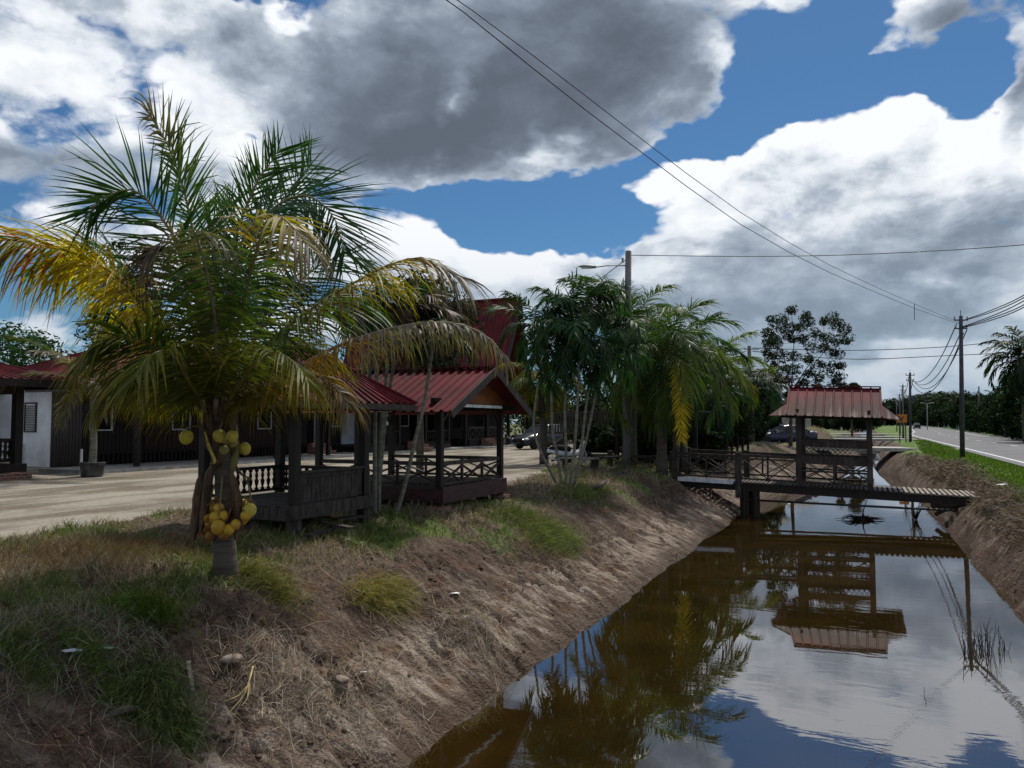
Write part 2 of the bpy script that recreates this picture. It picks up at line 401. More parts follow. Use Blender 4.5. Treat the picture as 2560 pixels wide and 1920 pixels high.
def roof_mat(name, dirt=0.5, edge=False):
    # red painted sheet steel, weathered in streaks that run down the slope (slope lies along local Y)
    m = bpy.data.materials.new(name); m.use_nodes = True; nt = m.node_tree; g = G(nt); bs = nt.nodes['Principled BSDF']
    tc = nt.nodes.new('ShaderNodeTexCoord'); v = tc.outputs['Object']
    st = g.noise(g.vm('MULTIPLY', v, (7, 0.9, 0.9)), 1.0, 6, 0.65)
    bl = g.noise(v, 1.3, 5, 0.6)
    col = g.mix(g.mr(bl, 0.35, 0.7), (0.135, 0.016, 0.022), (0.078, 0.011, 0.016))
    d = g.mr(g.math('ADD', st, g.math('MULTIPLY', bl, 0.5)), 0.66, 0.90, 0.0, dirt)
    if edge:
        x, y, z = g.sep(v)
        low = g.math('SUBTRACT', 1.0, g.mr(z, 1.85, 2.70, 0.0, 1.0, 'LINEAR'))
        d = g.math('MULTIPLY', g.mr(g.math('ADD', g.math('MULTIPLY', low, 0.55), st), 0.52, 0.92), 0.92)
        col = g.mix(d, col, (0.050, 0.022, 0.020))
        d2 = g.mr(g.math('ADD', g.math('MULTIPLY', low, 0.26), g.noise(g.vm('MULTIPLY', v, (9, 0.5, 0.5)), 1.0, 5, 0.7)), 0.74, 0.90)
        col = g.mix(g.math('MULTIPLY', d2, 0.55), col, (0.34, 0.30, 0.28))
    else:
        col = g.mix(d, col, (0.060, 0.020, 0.020))
    g.put(bs.inputs['Base Color'], col); bs.inputs['Roughness'].default_value = 0.72; bs.inputs['Specular IOR Level'].default_value = 0.12
    return m
M['roof'] = roof_mat('red sheet roof', 0.75); M['roof_dirty'] = roof_mat('weathered red sheet roof', 0.5, True)
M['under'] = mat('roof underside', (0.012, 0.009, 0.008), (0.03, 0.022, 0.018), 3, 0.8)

def slope_sheet(mb, e0, e1, r1, r0, sp=0.2, h=0.035, w=0.045):
    """ribbed metal sheet over the quad eave e0-e1, ridge r0-r1; ribs run from eave to ridge"""
    e0, e1, r0, r1 = map(Vector, (e0, e1, r0, r1)); L = (e1 - e0).length; n = max(1, round(L / sp))
    nrm = (e1 - e0).cross(r0 - e0)
    if nrm.length < 1e-6: nrm = (e1 - e0).cross(r1 - e0)
    nrm.normalize()
    if nrm.z < 0: nrm = -nrm
    ts = [0.0]
    for i in range(n + 1):
        c = i / n
        for d, hh in ((-w, 0), (-w * .45, 1), (w * .45, 1), (w, 0)):
            t = c + d / L
            if 0 <= t <= 1: ts.append((t, hh))
    prof = [(0.0, 1)] + [t for t in ts[1:] if 0 < t[0] < 1] + [(1.0, 1)]
    vs = []
    for t, hh in prof:
        vs.append(e0.lerp(e1, t) + nrm * (h * hh)); vs.append(r0.lerp(r1, t) + nrm * (h * hh))
    m = len(prof); fs = [(2 * i, 2 * i + 2, 2 * i + 3, 2 * i + 1) for i in range(m - 1)]
    mb.add(vs, fs)
    k = nrm * -0.012
    mb.add([e0 + k, e1 + k, r1 + k, r0 + k], [(3, 2, 1, 0)])
    return mb
# ---------------------------------------------------------------- terrain
def bL(a): return -3.70 + 2.6 * sst(a, 38, 46) + 0.8 * sst(a, 46, 60)
def bR(a): return 2.22 - 0.3 * sst(a, 28, 40) - 0.5 * sst(a, 42, 60) - 0.7 * sst(a, 47, 51) * (1 - sst(a, 57, 60))
def road_shift(a): return np.where(a > 95, 0.045 * (a - 95) * sst(a, 95, 160), 0.0)
def yard_edge(a):
    return np.interp(a, [-20, 7, 10, 12.5, 14.5, 16, 21, 27, 30, 45, 80], [-10.2, -10.5, -11, -11, -9.0, -7.9, -8.6, -10.5, -11, -9.5, -7.5])
def yard_mask(a, b):
    e = yard_edge(a) + 0.9 * (fbm(a * 0.9, b * 0.9, 4, 5) - 0.5)
    m = sst(e - b, -0.1, 0.5) * (1 - sst(a, 72, 76)) * sst(b, -60, -58)
    return m
def blob(a, b, ca, cb, ra, rb, rot=0.0):
    da, db = a - ca, b - cb; c, s = math.cos(rot), math.sin(rot)
    u = (da * c + db * s) / ra; v = (-da * s + db * c) / rb
    return np.exp(-(u * u + v * v))
def H(a, b, fine=True):
    a = np.asarray(a, float); b = np.asarray(b, float)
    wob = (0.30 * (fbm(a * 0.55, a * 0.0 + 3.1, 3, 11) - 0.5) + 0.14 * (fbm(a * 2.1, a * 0.0 + 7.7, 3, 13) - 0.5)) * sst(a, 2, 6)
    dl = bL(a) - b + wob; dr = b - bR(a) + 0.5 * (fbm(a * 0.8, a * 0 + 8.2, 3, 12) - 0.5)
    zl = np.interp(dl, [-1.0, -0.4, 0, 0.25, 0.6, 1.0, 1.4, 1.8, 2.2, 2.7, 3.3, 300], [-2.2, -1.72, -1.33, -1.17, -1.00, -0.80, -0.56, -0.33, -0.15, -0.05, 0, 0])
    zr = np.interp(dr, [-0.8, -0.3, 0, 0.35, 0.7, 1.1, 1.5, 2.2, 300], [-2.0, -1.68, -1.33, -0.86, -0.52, -0.28, -0.12, -0.03, -0.02])
    left = dl > dr
    z = np.where(left, zl, zr)
    plate = sst(dl, 1.0, 2.2) * left; bank = sst(dl, -0.5, 0.05) * (1 - sst(dl, 0.9, 1.5)) * left
    rbank = sst(dr, -0.5, 0.1) * (1 - sst(dr, 1.3, 1.9)) * (~left)
    road = sst(b, 4.9 + road_shift(a), 5.5 + road_shift(a)) * (1 - sst(b, 15.0 + road_shift(a), 15.8 + road_shift(a)))
    ym = yard_mask(a, b) * left
    # broad swells of the waste ground
    z = z + plate * (1 - ym) * (0.10 * (fbm(a * 0.45, b * 0.45, 3, 21) - 0.45) + 0.02)
    near = (np.abs(a) < 60) & (b > -14) & (b < 8)
    if fine:
        rub = (sst(dl, 0.25, 0.9) * left * (1 - ym) + rbank) * near
        # bucket grooves running down the bank
        sk = a + 0.35 * b
        gr = fbm(sk * 5.2, b * 0.55 + 40, 3, 31, 0.6); gr = 1 - np.abs(2 * gr - 1) * 2.2
        gsm = fbm(sk * 17.0, b * 1.4 + 11, 3, 36, 0.6) - 0.5
        patch = sst(fbm(a * 0.8 + 5, b * 0.8, 3, 41), 0.36, 0.55)
        z = z + bank * near * (0.055 * np.clip(gr, -1, 1) * (0.35 + 0.65 * patch) + 0.022 * gsm)
        z = z + rbank * near * 0.09 * (fbm((a - 0.4 * b) * 3, b * 0.8, 4, 33) - 0.5) * 1.6
        # bucket-tooth steps: parallel facets with sharp edges
        for (fr_, am, sd_) in ((3.0, 0.100, 131), (7.5, 0.045, 137)):
            x_ = sk * fr_ + 1.3 * fbm(sk * 0.9, b * 0.7, 3, sd_); i_ = np.floor(x_); f_ = x_ - i_
            seg_ = np.floor(b * 1.9 + 3 * _h(i_, i_ * 0, sd_ + 3)); rr_ = _h(i_, seg_, sd_ + 5)
            z = z + bank * near * am * rr_ * (f_ * (1 - sst(f_, 0.86, 1.0)) - 0.45) * (0.3 + 0.7 * patch)
        # broken clods and slabs, deepest in the near bank
        cl = fbm(a * 3.0, b * 3.0, 5, 51, 0.62)
        wx = a * 3.1 + 0.5 * fbm(a * 3, b * 3, 2, 141) + 0.6 * b; wy = b * 3.6 + 0.5 * fbm(a * 3, b * 3, 2, 142)
        w1, w2, wid_ = worley(wx, wy, 143); v1, v2, vid_ = worley(wx * 2.7 + 5, wy * 2.7, 147)
        slab = sst(w2 - w1, 0.0, 0.20); sl2 = sst(v2 - v1, 0.0, 0.25)
        zone = rub * sst(fbm(a * 0.9 + 2, b * 0.9, 3, 151), 0.38, 0.52)
        z = z + rub * 0.15 * (cl - 0.5) + zone * (0.10 * (slab - 0.8) * (0.4 + 0.6 * wid_) + 0.05 * (wid_ - 0.5) + 0.022 * (sl2 - 0.7) + 0.026 * (vid_ - 0.5))
        ter = fbm(a * 5 + 3, b * 5, 4, 56, 0.6) - 0.5
        z = z + rub * 0.05 * np.round(ter * 6) / 6.0 * 1.4
        z = z + plate * (1 - ym) * near * 0.05 * (fbm(a * 4, b * 4, 4, 61, 0.6) - 0.5)
    # heaps of raked-up grass
    for (u, v, ra, rb, h) in HEAPS:
        p = gnd(u, v, 0.0); ca, cb = AB(p)
        z = z + h * blob(a, b, ca, cb, ra, rb)
    # soil heap behind the far saloon, spoil beside the canal
    z = z + 1.15 * blob(a, b, 64, -3.4, 6.0, 2.0) * (0.8 + 0.5 * fbm(a * .7, b * .7, 3, 72)) + 0.8 * blob(a, b, 70, -9.0, 6.0, 3.0) * (0.8 + 0.5 * fbm(a * .7, b * .7, 3, 71)) + 0.55 * blob(a, b, 44, -5.2, 6, 1.3) + 0.35 * blob(a, b, 33, 3.5, 3.5, 0.9) + 0.5 * blob(a, b, 56, 3.4, 2.5, 1.2)
    z = z - 0.07 * ym - 0.05 * road
    return z
HEAPS = [(700, 1500, 0.35, 0.50, 0.15), (1180, 1385, 0.40, 0.26, 0.20), (950, 1470, 0.40, 0.32, 0.13), (330, 1540, 0.35, 0.5, 0.10), (90, 1560, 0.3, 0.4, 0.08)]
def Hs(a, b): return float(H(np.array([a]), np.array([b]))[0])
def on_ground(p, dz=0.0):
    a, b = AB(p); return Vector((p[0], p[1], Hs(a, b) + dz))
def gxy(u, v, it=6):
    """where the ray of photograph pixel u, v meets the terrain"""
    z = 0.0
    for _ in range(it):
        p = gnd(u, v, z); a, b = AB(p); z = 0.5 * z + 0.5 * Hs(a, b)
    return gnd(u, v, z)

def build_ground():
    A = [np.arange(-14, 1.5, 0.9), np.arange(1.5, 9.5, 0.024)]
    a = 9.5; r = []
    while a < 34: r.append(a); a *= 1.0034
    while a < 90: r.append(a); a *= 1.012
    while a < 3200: r.append(a); a *= 1.06
    rows = np.concatenate(A + [np.array(r)])
    cols = np.concatenate([-np.geomspace(2600, 42, 16), np.arange(-40, -13, 0.75), np.arange(-13, -8, 0.11), np.arange(-8, -3.3, 0.028),
                           np.arange(-3.3, 1.9, 0.25), np.arange(1.9, 5.0, 0.055), np.arange(5.0, 40, 0.8), np.geomspace(42, 2600, 16)])
    na, nb = len(rows), len(cols)
    A, B = np.meshgrid(rows, cols, indexing='ij')
    Z = H(A, B)
    V = np.stack([A * ST + B * CT, A * CT - B * ST, Z], -1).reshape(-1, 3)
    i, j = np.meshgrid(np.arange(na - 1), np.arange(nb - 1), indexing='ij')
    q = (i * nb + j).ravel(); Fc = np.stack([q, q + 1, q + nb + 1, q + nb], -1)
    # what grows or lies where: r = bare mud, g = green, b = straw
    dl = bL(A) - B; dr = B - bR(A)
    n = fbm(A * 1.1, B * 1.1, 4, 81); n2 = fbm(A * 3.1, B * 3.1, 3, 82)
    mud = np.where(dl > dr, 1 - sst(dl + 1.3 * (n - 0.5) + 0.6 * (n2 - 0.5), 1.5, 2.3), 1 - sst(dr + 0.9 * (n - 0.5), 1.1, 1.6))
    mud = np.where((B > 5) | (B < -9), 0, mud)
    green = np.where(dl > dr, sst(n + 0.2 * n2, 0.58, 0.75) * 0.7, 1.0)
    green = np.where((A > 80) & (dl > dr), 0.25 + 0.5 * n, green)
    wet = 1 - sst(Z, -1.26, -1.12)
    face = np.where(dl > dr, 1 - sst(dl + 0.8 * (n2 - 0.5), 0.7, 1.4), 0.2) + 0 * A
    colr = np.stack([mud, green, wet, face], -1).reshape(-1, 4)
    m = bpy.data.materials.new('ground soil and grass'); m.use_nodes = True; nt = m.node_tree; g = G(nt); bs = nt.nodes['Principled BSDF']
    tc = nt.nodes.new('ShaderNodeTexCoord'); P = tc.outputs['Object']
    mp = nt.nodes.new('ShaderNodeMapping'); mp.inputs['Rotation'].default_value = (0, 0, TH); nt.links.new(P, mp.inputs[0])   # x across, y along
    Q = mp.outputs[0]
    mr_, gr_, wt_ = g.sep(g.attr('Col', 'Vector'))
    qs = g.vm('MULTIPLY', Q, (0.9, 7.0, 3.0))
    sp = nt.nodes.new('ShaderNodeMapping'); sp.inputs['Rotation'].default_value = (0, 0, TH + 0.5); sp.inputs['Scale'].default_value = (0.55, 3.6, 1.2); nt.links.new(P, sp.inputs[0])
    streak = g.noise(sp.outputs[0], 1.6, 7, 0.62)
    bl = g.noise(P, 1.9, 6, 0.6); fi = g.noise(P, 14, 6, 0.65); vf = g.noise(P, 60, 4, 0.6)
    brown = g.ramp(g.math('ADD', g.math('MULTIPLY', fi, 0.6), g.math('MULTIPLY', vf, 0.4)), [(0.33, (0.018, 0.009, 0.006)), (0.47, (0.052, 0.031, 0.022)), (0.60, (0.100, 0.066, 0.048)), (0.72, (0.17, 0.125, 0.097))])
    pale = g.ramp(g.math('ADD', g.math('MULTIPLY', streak, 0.75), g.math('MULTIPLY', vf, 0.25)), [(0.36, (0.038, 0.024, 0.017)), (0.48, (0.125, 0.090, 0.066)), (0.57, (0.25, 0.200, 0.160)), (0.70, (0.38, 0.325, 0.275))])
    pm = g.mr(g.math('ADD', g.math('MULTIPLY', bl, 0.65), g.math('MULTIPLY', streak, 0.35)), 0.41, 0.53)
    fc = g.attr('Col', 'Alpha'); pm = g.math('MULTIPLY', g.mr(g.math('ADD', g.math('MULTIPLY', bl, 0.65), g.math('ADD', g.math('MULTIPLY', streak, 0.35), g.math('MULTIPLY', fc, 0.10))), 0.47, 0.60), g.math('MULTIPLY_ADD', fc, 0.6, 0.4))
    mudc = g.mix(pm, brown, pale)
    rust = g.mr(g.noise(P, 3.3, 4), 0.55, 0.68, 0.0, 0.4)
    mudc = g.mix(rust, mudc, (0.12, 0.052, 0.022))
    straw = g.ramp(g.math('ADD', g.math('MULTIPLY', fi, 0.5), g.math('MULTIPLY', vf, 0.5)), [(0.35, (0.030, 0.020, 0.013)), (0.5, (0.085, 0.060, 0.040)), (0.66, (0.17, 0.13, 0.09))])
    grassc = g.ramp(g.math('ADD', g.math('MULTIPLY', fi, 0.4), g.math('MULTIPLY', bl, 0.6)), [(0.35, (0.035, 0.060, 0.010)), (0.5, (0.070, 0.125, 0.016)), (0.65, (0.12, 0.18, 0.03))])
    top = g.mix(gr_, straw, grassc)
    col = g.mix(mr_, top, mudc)
    col = g.mix(g.math('MULTIPLY', wt_, 0.8), col, (0.045, 0.020, 0.006))
    g.put(bs.inputs['Base Color'], col)
    g.put(bs.inputs['Roughness'], g.mr(wt_, 0, 1, 0.9, 0.65, 'LINEAR'))
    bs.inputs['Specular IOR Level'].default_value = 0.25
    crumb = g.math('ADD', g.vor(g.vm('ADD', P, g.scale(g.noise(P, 12, 3, color=True), 0.08)), 24), g.math('MULTIPLY', g.vor(P, 60), 0.5))
    fi = g.math('ADD', fi, g.math('MULTIPLY', g.math('MULTIPLY', crumb, mr_), 0.9))
    hgt = g.math('ADD', g.math('MULTIPLY', fi, 0.5), g.math('ADD', g.math('MULTIPLY', vf, 0.25), g.math('MULTIPLY', g.math('MULTIPLY', streak, mr_), 0.8)))
    g.put(bs.inputs['Normal'], g.bump(hgt, 0.9, 0.05))
    o = npmesh('ground', V, Fc, m, smooth=True, col=colr); tag(o, kind='structure')
build_ground()

def build_sheets():
    # gravel yard
    aa = np.concatenate([np.arange(-12, 30, 0.25), np.arange(30, 76, 0.7)]); bb = np.arange(-58, -6.4, 0.3)
    A, B = np.meshgrid(aa, bb, indexing='ij'); na, nb = A.shape
    Z = 0.012 * (fbm(A * 0.5, B * 0.5, 3, 91) - 0.5)
    V = np.stack([A * ST + B * CT, A * CT - B * ST, Z], -1).reshape(-1, 3)
    i, j = np.meshgrid(np.arange(na - 1), np.arange(nb - 1), indexing='ij'); keep = (B[:-1, :-1] < yard_edge(A[:-1, :-1]) + 0.9).ravel()
    q = (i * nb + j).ravel()[keep]; Fc = np.stack([q, q + 1, q + nb + 1, q + nb], -1)
    m = bpy.data.materials.new('gravel'); m.use_nodes = True; nt = m.node_tree; g = G(nt); bs = nt.nodes['Principled BSDF']
    tc = nt.nodes.new('ShaderNodeTexCoord'); P = tc.outputs['Object']
    mp = nt.nodes.new('ShaderNodeMapping'); mp.inputs['Rotation'].default_value = (0, 0, TH); nt.links.new(P, mp.inputs[0])
    tr = g.noise(g.vm('MULTIPLY', mp.outputs[0], (1.0, 0.22, 1.0)), 0.9, 5, 0.6)      # darker and paler streaks drawn out along the row of houses
    bl = g.noise(P, 0.45, 5, 0.6); fi = g.noise(P, 9, 6, 0.7); vf = g.noise(P, 45, 3)
    base = g.mix(g.mr(tr, 0.40, 0.60), (0.165, 0.145, 0.112), (0.31, 0.285, 0.235))
    base = g.mix(g.mr(bl, 0.52, 0.66, 0, 0.7), base, (0.15, 0.115, 0.085))
    sc = g.mr(g.math('ADD', g.math('MULTIPLY', fi, .6), g.math('MULTIPLY', vf, .4)), 0.35, 0.65, 0.62, 1.3, 'LINEAR')
    g.put(bs.inputs['Base Color'], g.scale(base, sc)); bs.inputs['Roughness'].default_value = 0.95; bs.inputs['Specular IOR Level'].default_value = 0.1
    g.put(bs.inputs['Normal'], g.bump(g.math('ADD', fi, vf), 0.8, 0.03))
    tag(npmesh('gravel_yard', V, Fc, m, smooth=True), kind='structure')
    # road
    def strip(name, aarr, b0, b1, z, mt, kind='structure', zf=None):
        A = np.array(aarr, float); s = road_shift(A)
        P0 = np.stack([A * ST + (b0 + s) * CT, A * CT - (b0 + s) * ST, np.full_like(A, z)], -1)
        P1 = np.stack([A * ST + (b1 + s) * CT, A * CT - (b1 + s) * ST, np.full_like(A, z)], -1)
        n = len(A); V = np.concatenate([P0, P1]); k = np.arange(n - 1)
        o = npmesh(name, V, np.stack([k, k + n, k + n + 1, k + 1], -1), mt); tag(o, kind=kind); return o
    asph = mat('asphalt', (0.088, 0.088, 0.098), (0.135, 0.135, 0.148), 0.7, 0.75, 0.004, 60, c3=(0.055, 0.055, 0.062), s3=0.35, lo3=.5, hi3=.75)
    paint = mat('road paint', (0.70, 0.71, 0.72), (0.45, 0.46, 0.47), 3, 0.6)
    AR = np.concatenate([np.arange(-14, 95, 3.0), np.arange(95, 300, 6), np.geomspace(300, 1500, 25)])
    strip('road', AR, 5.35, 15.1, 0.012, asph)
    strip('road_edge_line', AR[AR < 400], 5.82, 5.97, 0.017, paint); strip('road_edge_line', AR[AR < 400], 13.45, 13.60, 0.017, paint)
    for k in range(30):
        a0 = 8 + k * 9.0; strip('road_centre_dash', [a0, a0 + 1.5, a0 + 3.0], 9.62, 9.75, 0.017, paint)
    # driveways over culverts
    for (a0, a1) in ((52.5, 55.6), (83, 86), (97, 100), (120, 124)):
        m_ = MB(); bb_ = [-9, -3, 0.4, 3, 5.4]
        for k in range(4):
            m_.hexa([F(a0, bb_[k], -0.14), F(a0, bb_[k + 1], -0.14), F(a1, bb_[k + 1], -0.14), F(a1, bb_[k], -0.14),
                     F(a0, bb_[k], 0.07), F(a0, bb_[k + 1], 0.07 if k < 3 else 0.02), F(a1, bb_[k + 1], 0.07 if k < 3 else 0.02), F(a1, bb_[k], 0.07)])
        tag(m_.build('driveway', M['concrete']), kind='structure')
    # water
    m = bpy.data.materials.new('muddy water'); m.use_nodes = True; nt = m.node_tree; g = G(nt); nt.nodes.remove(nt.nodes['Principled BSDF'])
    out = nt.nodes['Material Output']; tc = nt.nodes.new('ShaderNodeTexCoord'); P = tc.outputs['Object']
    mp = nt.nodes.new('ShaderNodeMapping'); mp.inputs['Rotation'].default_value = (0, 0, TH); nt.links.new(P, mp.inputs[0])
    r1 = g.noise(g.vm('MULTIPLY', mp.outputs[0], (0.8, 2.6, 1.0)), 1.6, 3, 0.5, 0.6); r2 = g.noise(g.vm('MULTIPLY', mp.outputs[0], (1.0, 2.2, 1)), 7, 2)
    calm = g.mr(g.noise(P, 0.35, 2), 0.42, 0.66, 0.12, 1.0)
    bmp = g.bump(g.math('MULTIPLY', g.math('ADD', g.math('MULTIPLY', r1, 1.0), g.math('MULTIPLY', r2, 0.14)), calm), 0.5, 0.0032)
    df = nt.nodes.new('ShaderNodeBsdfDiffuse')
    g.put(df.inputs['Color'], g.mix(g.mr(g.noise(P, 0.9, 4), 0.35, 0.65), (0.034, 0.020, 0.004), (0.020, 0.013, 0.003)))
    trn = nt.nodes.new('ShaderNodeBsdfTransparent'); trn.inputs['Color'].default_value = (0.42, 0.22, 0.06, 1)
    gl = nt.nodes.new('ShaderNodeBsdfGlossy'); gl.inputs['Roughness'].default_value = 0.012; gl.inputs['Color'].default_value = (0.93, 0.95, 1.0, 1)
    g.put(gl.inputs['Normal'], bmp)
    fr = nt.nodes.new('ShaderNodeFresnel'); fr.inputs['IOR'].default_value = 3.0; g.put(fr.inputs['Normal'], bmp)
    m1 = nt.nodes.new('ShaderNodeMixShader'); m1.inputs[0].default_value = 0.22; nt.links.new(df.outputs[0], m1.inputs[1]); nt.links.new(trn.outputs[0], m1.inputs[2])
    m2 = nt.nodes.new('ShaderNodeMixShader'); nt.links.new(fr.outputs[0], m2.inputs[0]); nt.links.new(m1.outputs[0], m2.inputs[1]); nt.links.new(gl.outputs[0], m2.inputs[2])
    nt.links.new(m2.outputs[0], out.inputs[0])
    A = np.arange(-14, 330, 2.0); B0, B1 = -4.6, 3.4; n = len(A)
    V = np.concatenate([np.stack([A * ST + b * CT, A * CT - b * ST, np.full_like(A, -1.33)], -1) for b in (B0, B1)])
    k = np.arange(n - 1); o = npmesh('water', V, np.stack([k, k + n, k + n + 1, k + 1], -1), m); tag(o, kind='structure')
build_sheets()
# ---------------------------------------------------------------- timber structures, all square to the canal (local x across, local y along)
def site(name, label, cat, a0, b0, z0=0.0, group=None):
    return thing(name, label, cat, F(a0, b0, z0), -TH, group)
def xrail(mb, p0, p1, zb, zt, nb, w=0.045, zf=0.0):
    p0, p1 = Vector(p0), Vector(p1); U = Vector((0, 0, 1))
    for z in (zb + 0.05, zt): mb.beam(p0 + U * z, p1 + U * z, w * 1.3, w * (1.6 if z == zt else 1.0))
    for k in range(nb + 1):
        q = p0.lerp(p1, k / nb); mb.beam(q + U * (zb), q + U * (zt - 0.02), w, w)
    side = (p1 - p0).cross(U).normalized() * (w * 0.30)
    for k in range(nb):
        q0, q1 = p0.lerp(p1, k / nb), p0.lerp(p1, (k + 1) / nb)
        mb.beam(q0 + U * (zb + 0.06) + side, q1 + U * (zt - 0.05) + side, w * 0.6, w, up=side)
        mb.beam(q0 + U * (zt - 0.05) - side, q1 + U * (zb + 0.06) - side, w * 0.6, w, up=side)
def turned(mb, p, h, r=0.035, n=7):
    mb.lathe([(r, 0), (r, h * .08), (r * .45, h * .12), (r * .9, h * .3), (r * 1.15, h * .42), (r * .5, h * .55), (r * .9, h * .68), (r * .5, h * .84), (r, h * .9), (r, h)], p, n)
def slat_deck(mb, x0, x1, y0, y1, z, w=0.11, gap=0.015, th=0.03, along='x', rng=random):
    t = (x0 if along == 'x' else y0); e = (x1 if along == 'x' else y1)
    while t < e - w * .5:
        q = min(t + w, e); dz = rng.uniform(-.003, .003)
        if along == 'x': mb.bb(t, q, y0, y1, z - th + dz, z + dz)
        else: mb.bb(x0, x1, t, q, z - th + dz, z + dz)
        t = q + gap

def gazebo_gable():
    t = site('gazebo', 'timber gazebo with red gable roof, orange gable board and crossed railings', 'gazebo', 13.15, -8.25)
    x0, x1, y0, y1, zd = -1.35, 1.35, -1.25, 1.25, 0.45
    m = MB(); slat_deck(m, x0 - .05, x1 + .05, y0 - .05, y1 + .05, zd, along='y'); m.build('deck', M['wood_grey'], t)
    m = MB()
    for y in (y0 - .06, y1 + .06): m.bb(x0 - .08, x1 + .08, y - .02, y + .02, zd - .26, zd - .032)
    for x in (x0 - .10, x1 + .10): m.bb(x - .02, x + .02, y0 - .08, y1 + .08, zd - .28, zd + .012)
    for y in (-.5, .5): m.bb(x0, x1, y - .03, y + .03, zd - .16, zd - .034)
    m.build('skirt_beam', mat('purple brown painted beam', (0.060, 0.022, 0.022), (0.025, 0.012, 0.012), 4, 0.6, 0.003, 30, (1, 1, 3)), t)
    for (x, y) in ((x0, y0), (x1, y0), (x0, y1), (x1, y1), (0, y0), (x0, 0)):
        a, b = 13.15 + y, -8.25 + x; m = MB(); m.bb(x - .055, x + .055, y - .055, y + .055, min(Hs(a, b), 0) - .1, 1.93); m.build('post', M['wood_dark'], t)
    for (x, y) in ((x1, y0), (x1, y1), (0, y0)):
        m = MB(); z = Hs(13.15 + y, -8.25 + x); m.bb(x - .17, x + .17, y - .12, y + .12, z - .1, z + .075); m.build('brick_pad', M['brick'], t, bevel=.01)
    for (p, q, nb) in (((x1, y0, 0), (x1, y1, 0), 3), ((x0, y1, 0), (x1, y1, 0), 3), ((x0, y0, 0), (x1, y0, 0), 3)):
        m = MB(); xrail(m, p, q, zd, zd + .42, nb); m.build('railing', M['wood'], t)
    m = MB()
    for y in (y0, y1): m.bb(x0 - .35, x1 + .35, y - .05, y + .05, 1.86, 1.97)
    for x in (x0, x1): m.bb(x - .05, x + .05, y0 - .25, y1 + .25, 1.974, 2.05)
    for (x, s) in ((x1, 1), (x0, -1)):
        for (y, d) in ((y0, 1), (y1, -1)): m.beam((x, y + d * .06, 1.6), (x, y + d * .34, 1.88), .04, .05, up=(1, 0, 0))
    m.bb(x0 - .4, x1 + .4, -.035, .035, 2.42, 2.52)
    m.build('roof_frame', M['wood_dark'], t)
    xa, xb, ye, zr, ze = -1.95, 1.86, 1.76, 2.66, 1.80
    m = MB()
    slope_sheet(m, (xa, -ye, ze), (xb, -ye, ze), (xb, 0, zr), (xa, 0, zr), .19)
    slope_sheet(m, (xa, ye, ze), (xb, ye, ze), (xb, 0, zr), (xa, 0, zr), .19)
    r = m.build('roof', M['roof'], t)
    m = MB(); m.beam((xa, -.03, zr + .03), (xb, -.03, zr + .03), .22, .02); m.build('ridge_cap', M['roof'], r)
    for x in (xb + .012, xa - .012):
        m = MB(); m.beam((x, -ye, ze - .05), (x, 0, zr - .05), .024, .14); m.beam((x, ye, ze - .05), (x, 0, zr - .05), .024, .14)
        m.build('barge_board', M['wood'], r)
    for x in (x1 + .10, x0 - .10):
        m = MB(); m.poly([(x, -1.42, 1.97), (x, 1.42, 1.97), (x, 0, 2.56)], (.02, 0, 0)); m.build('gable_board', M['orange'], t)
    m = MB(); m.bb(x1 + .13, x1 + .17, -1.1, 1.0, 1.90, 1.955); m.build('strip_light', M['white_trim'], t)
gazebo_gable()

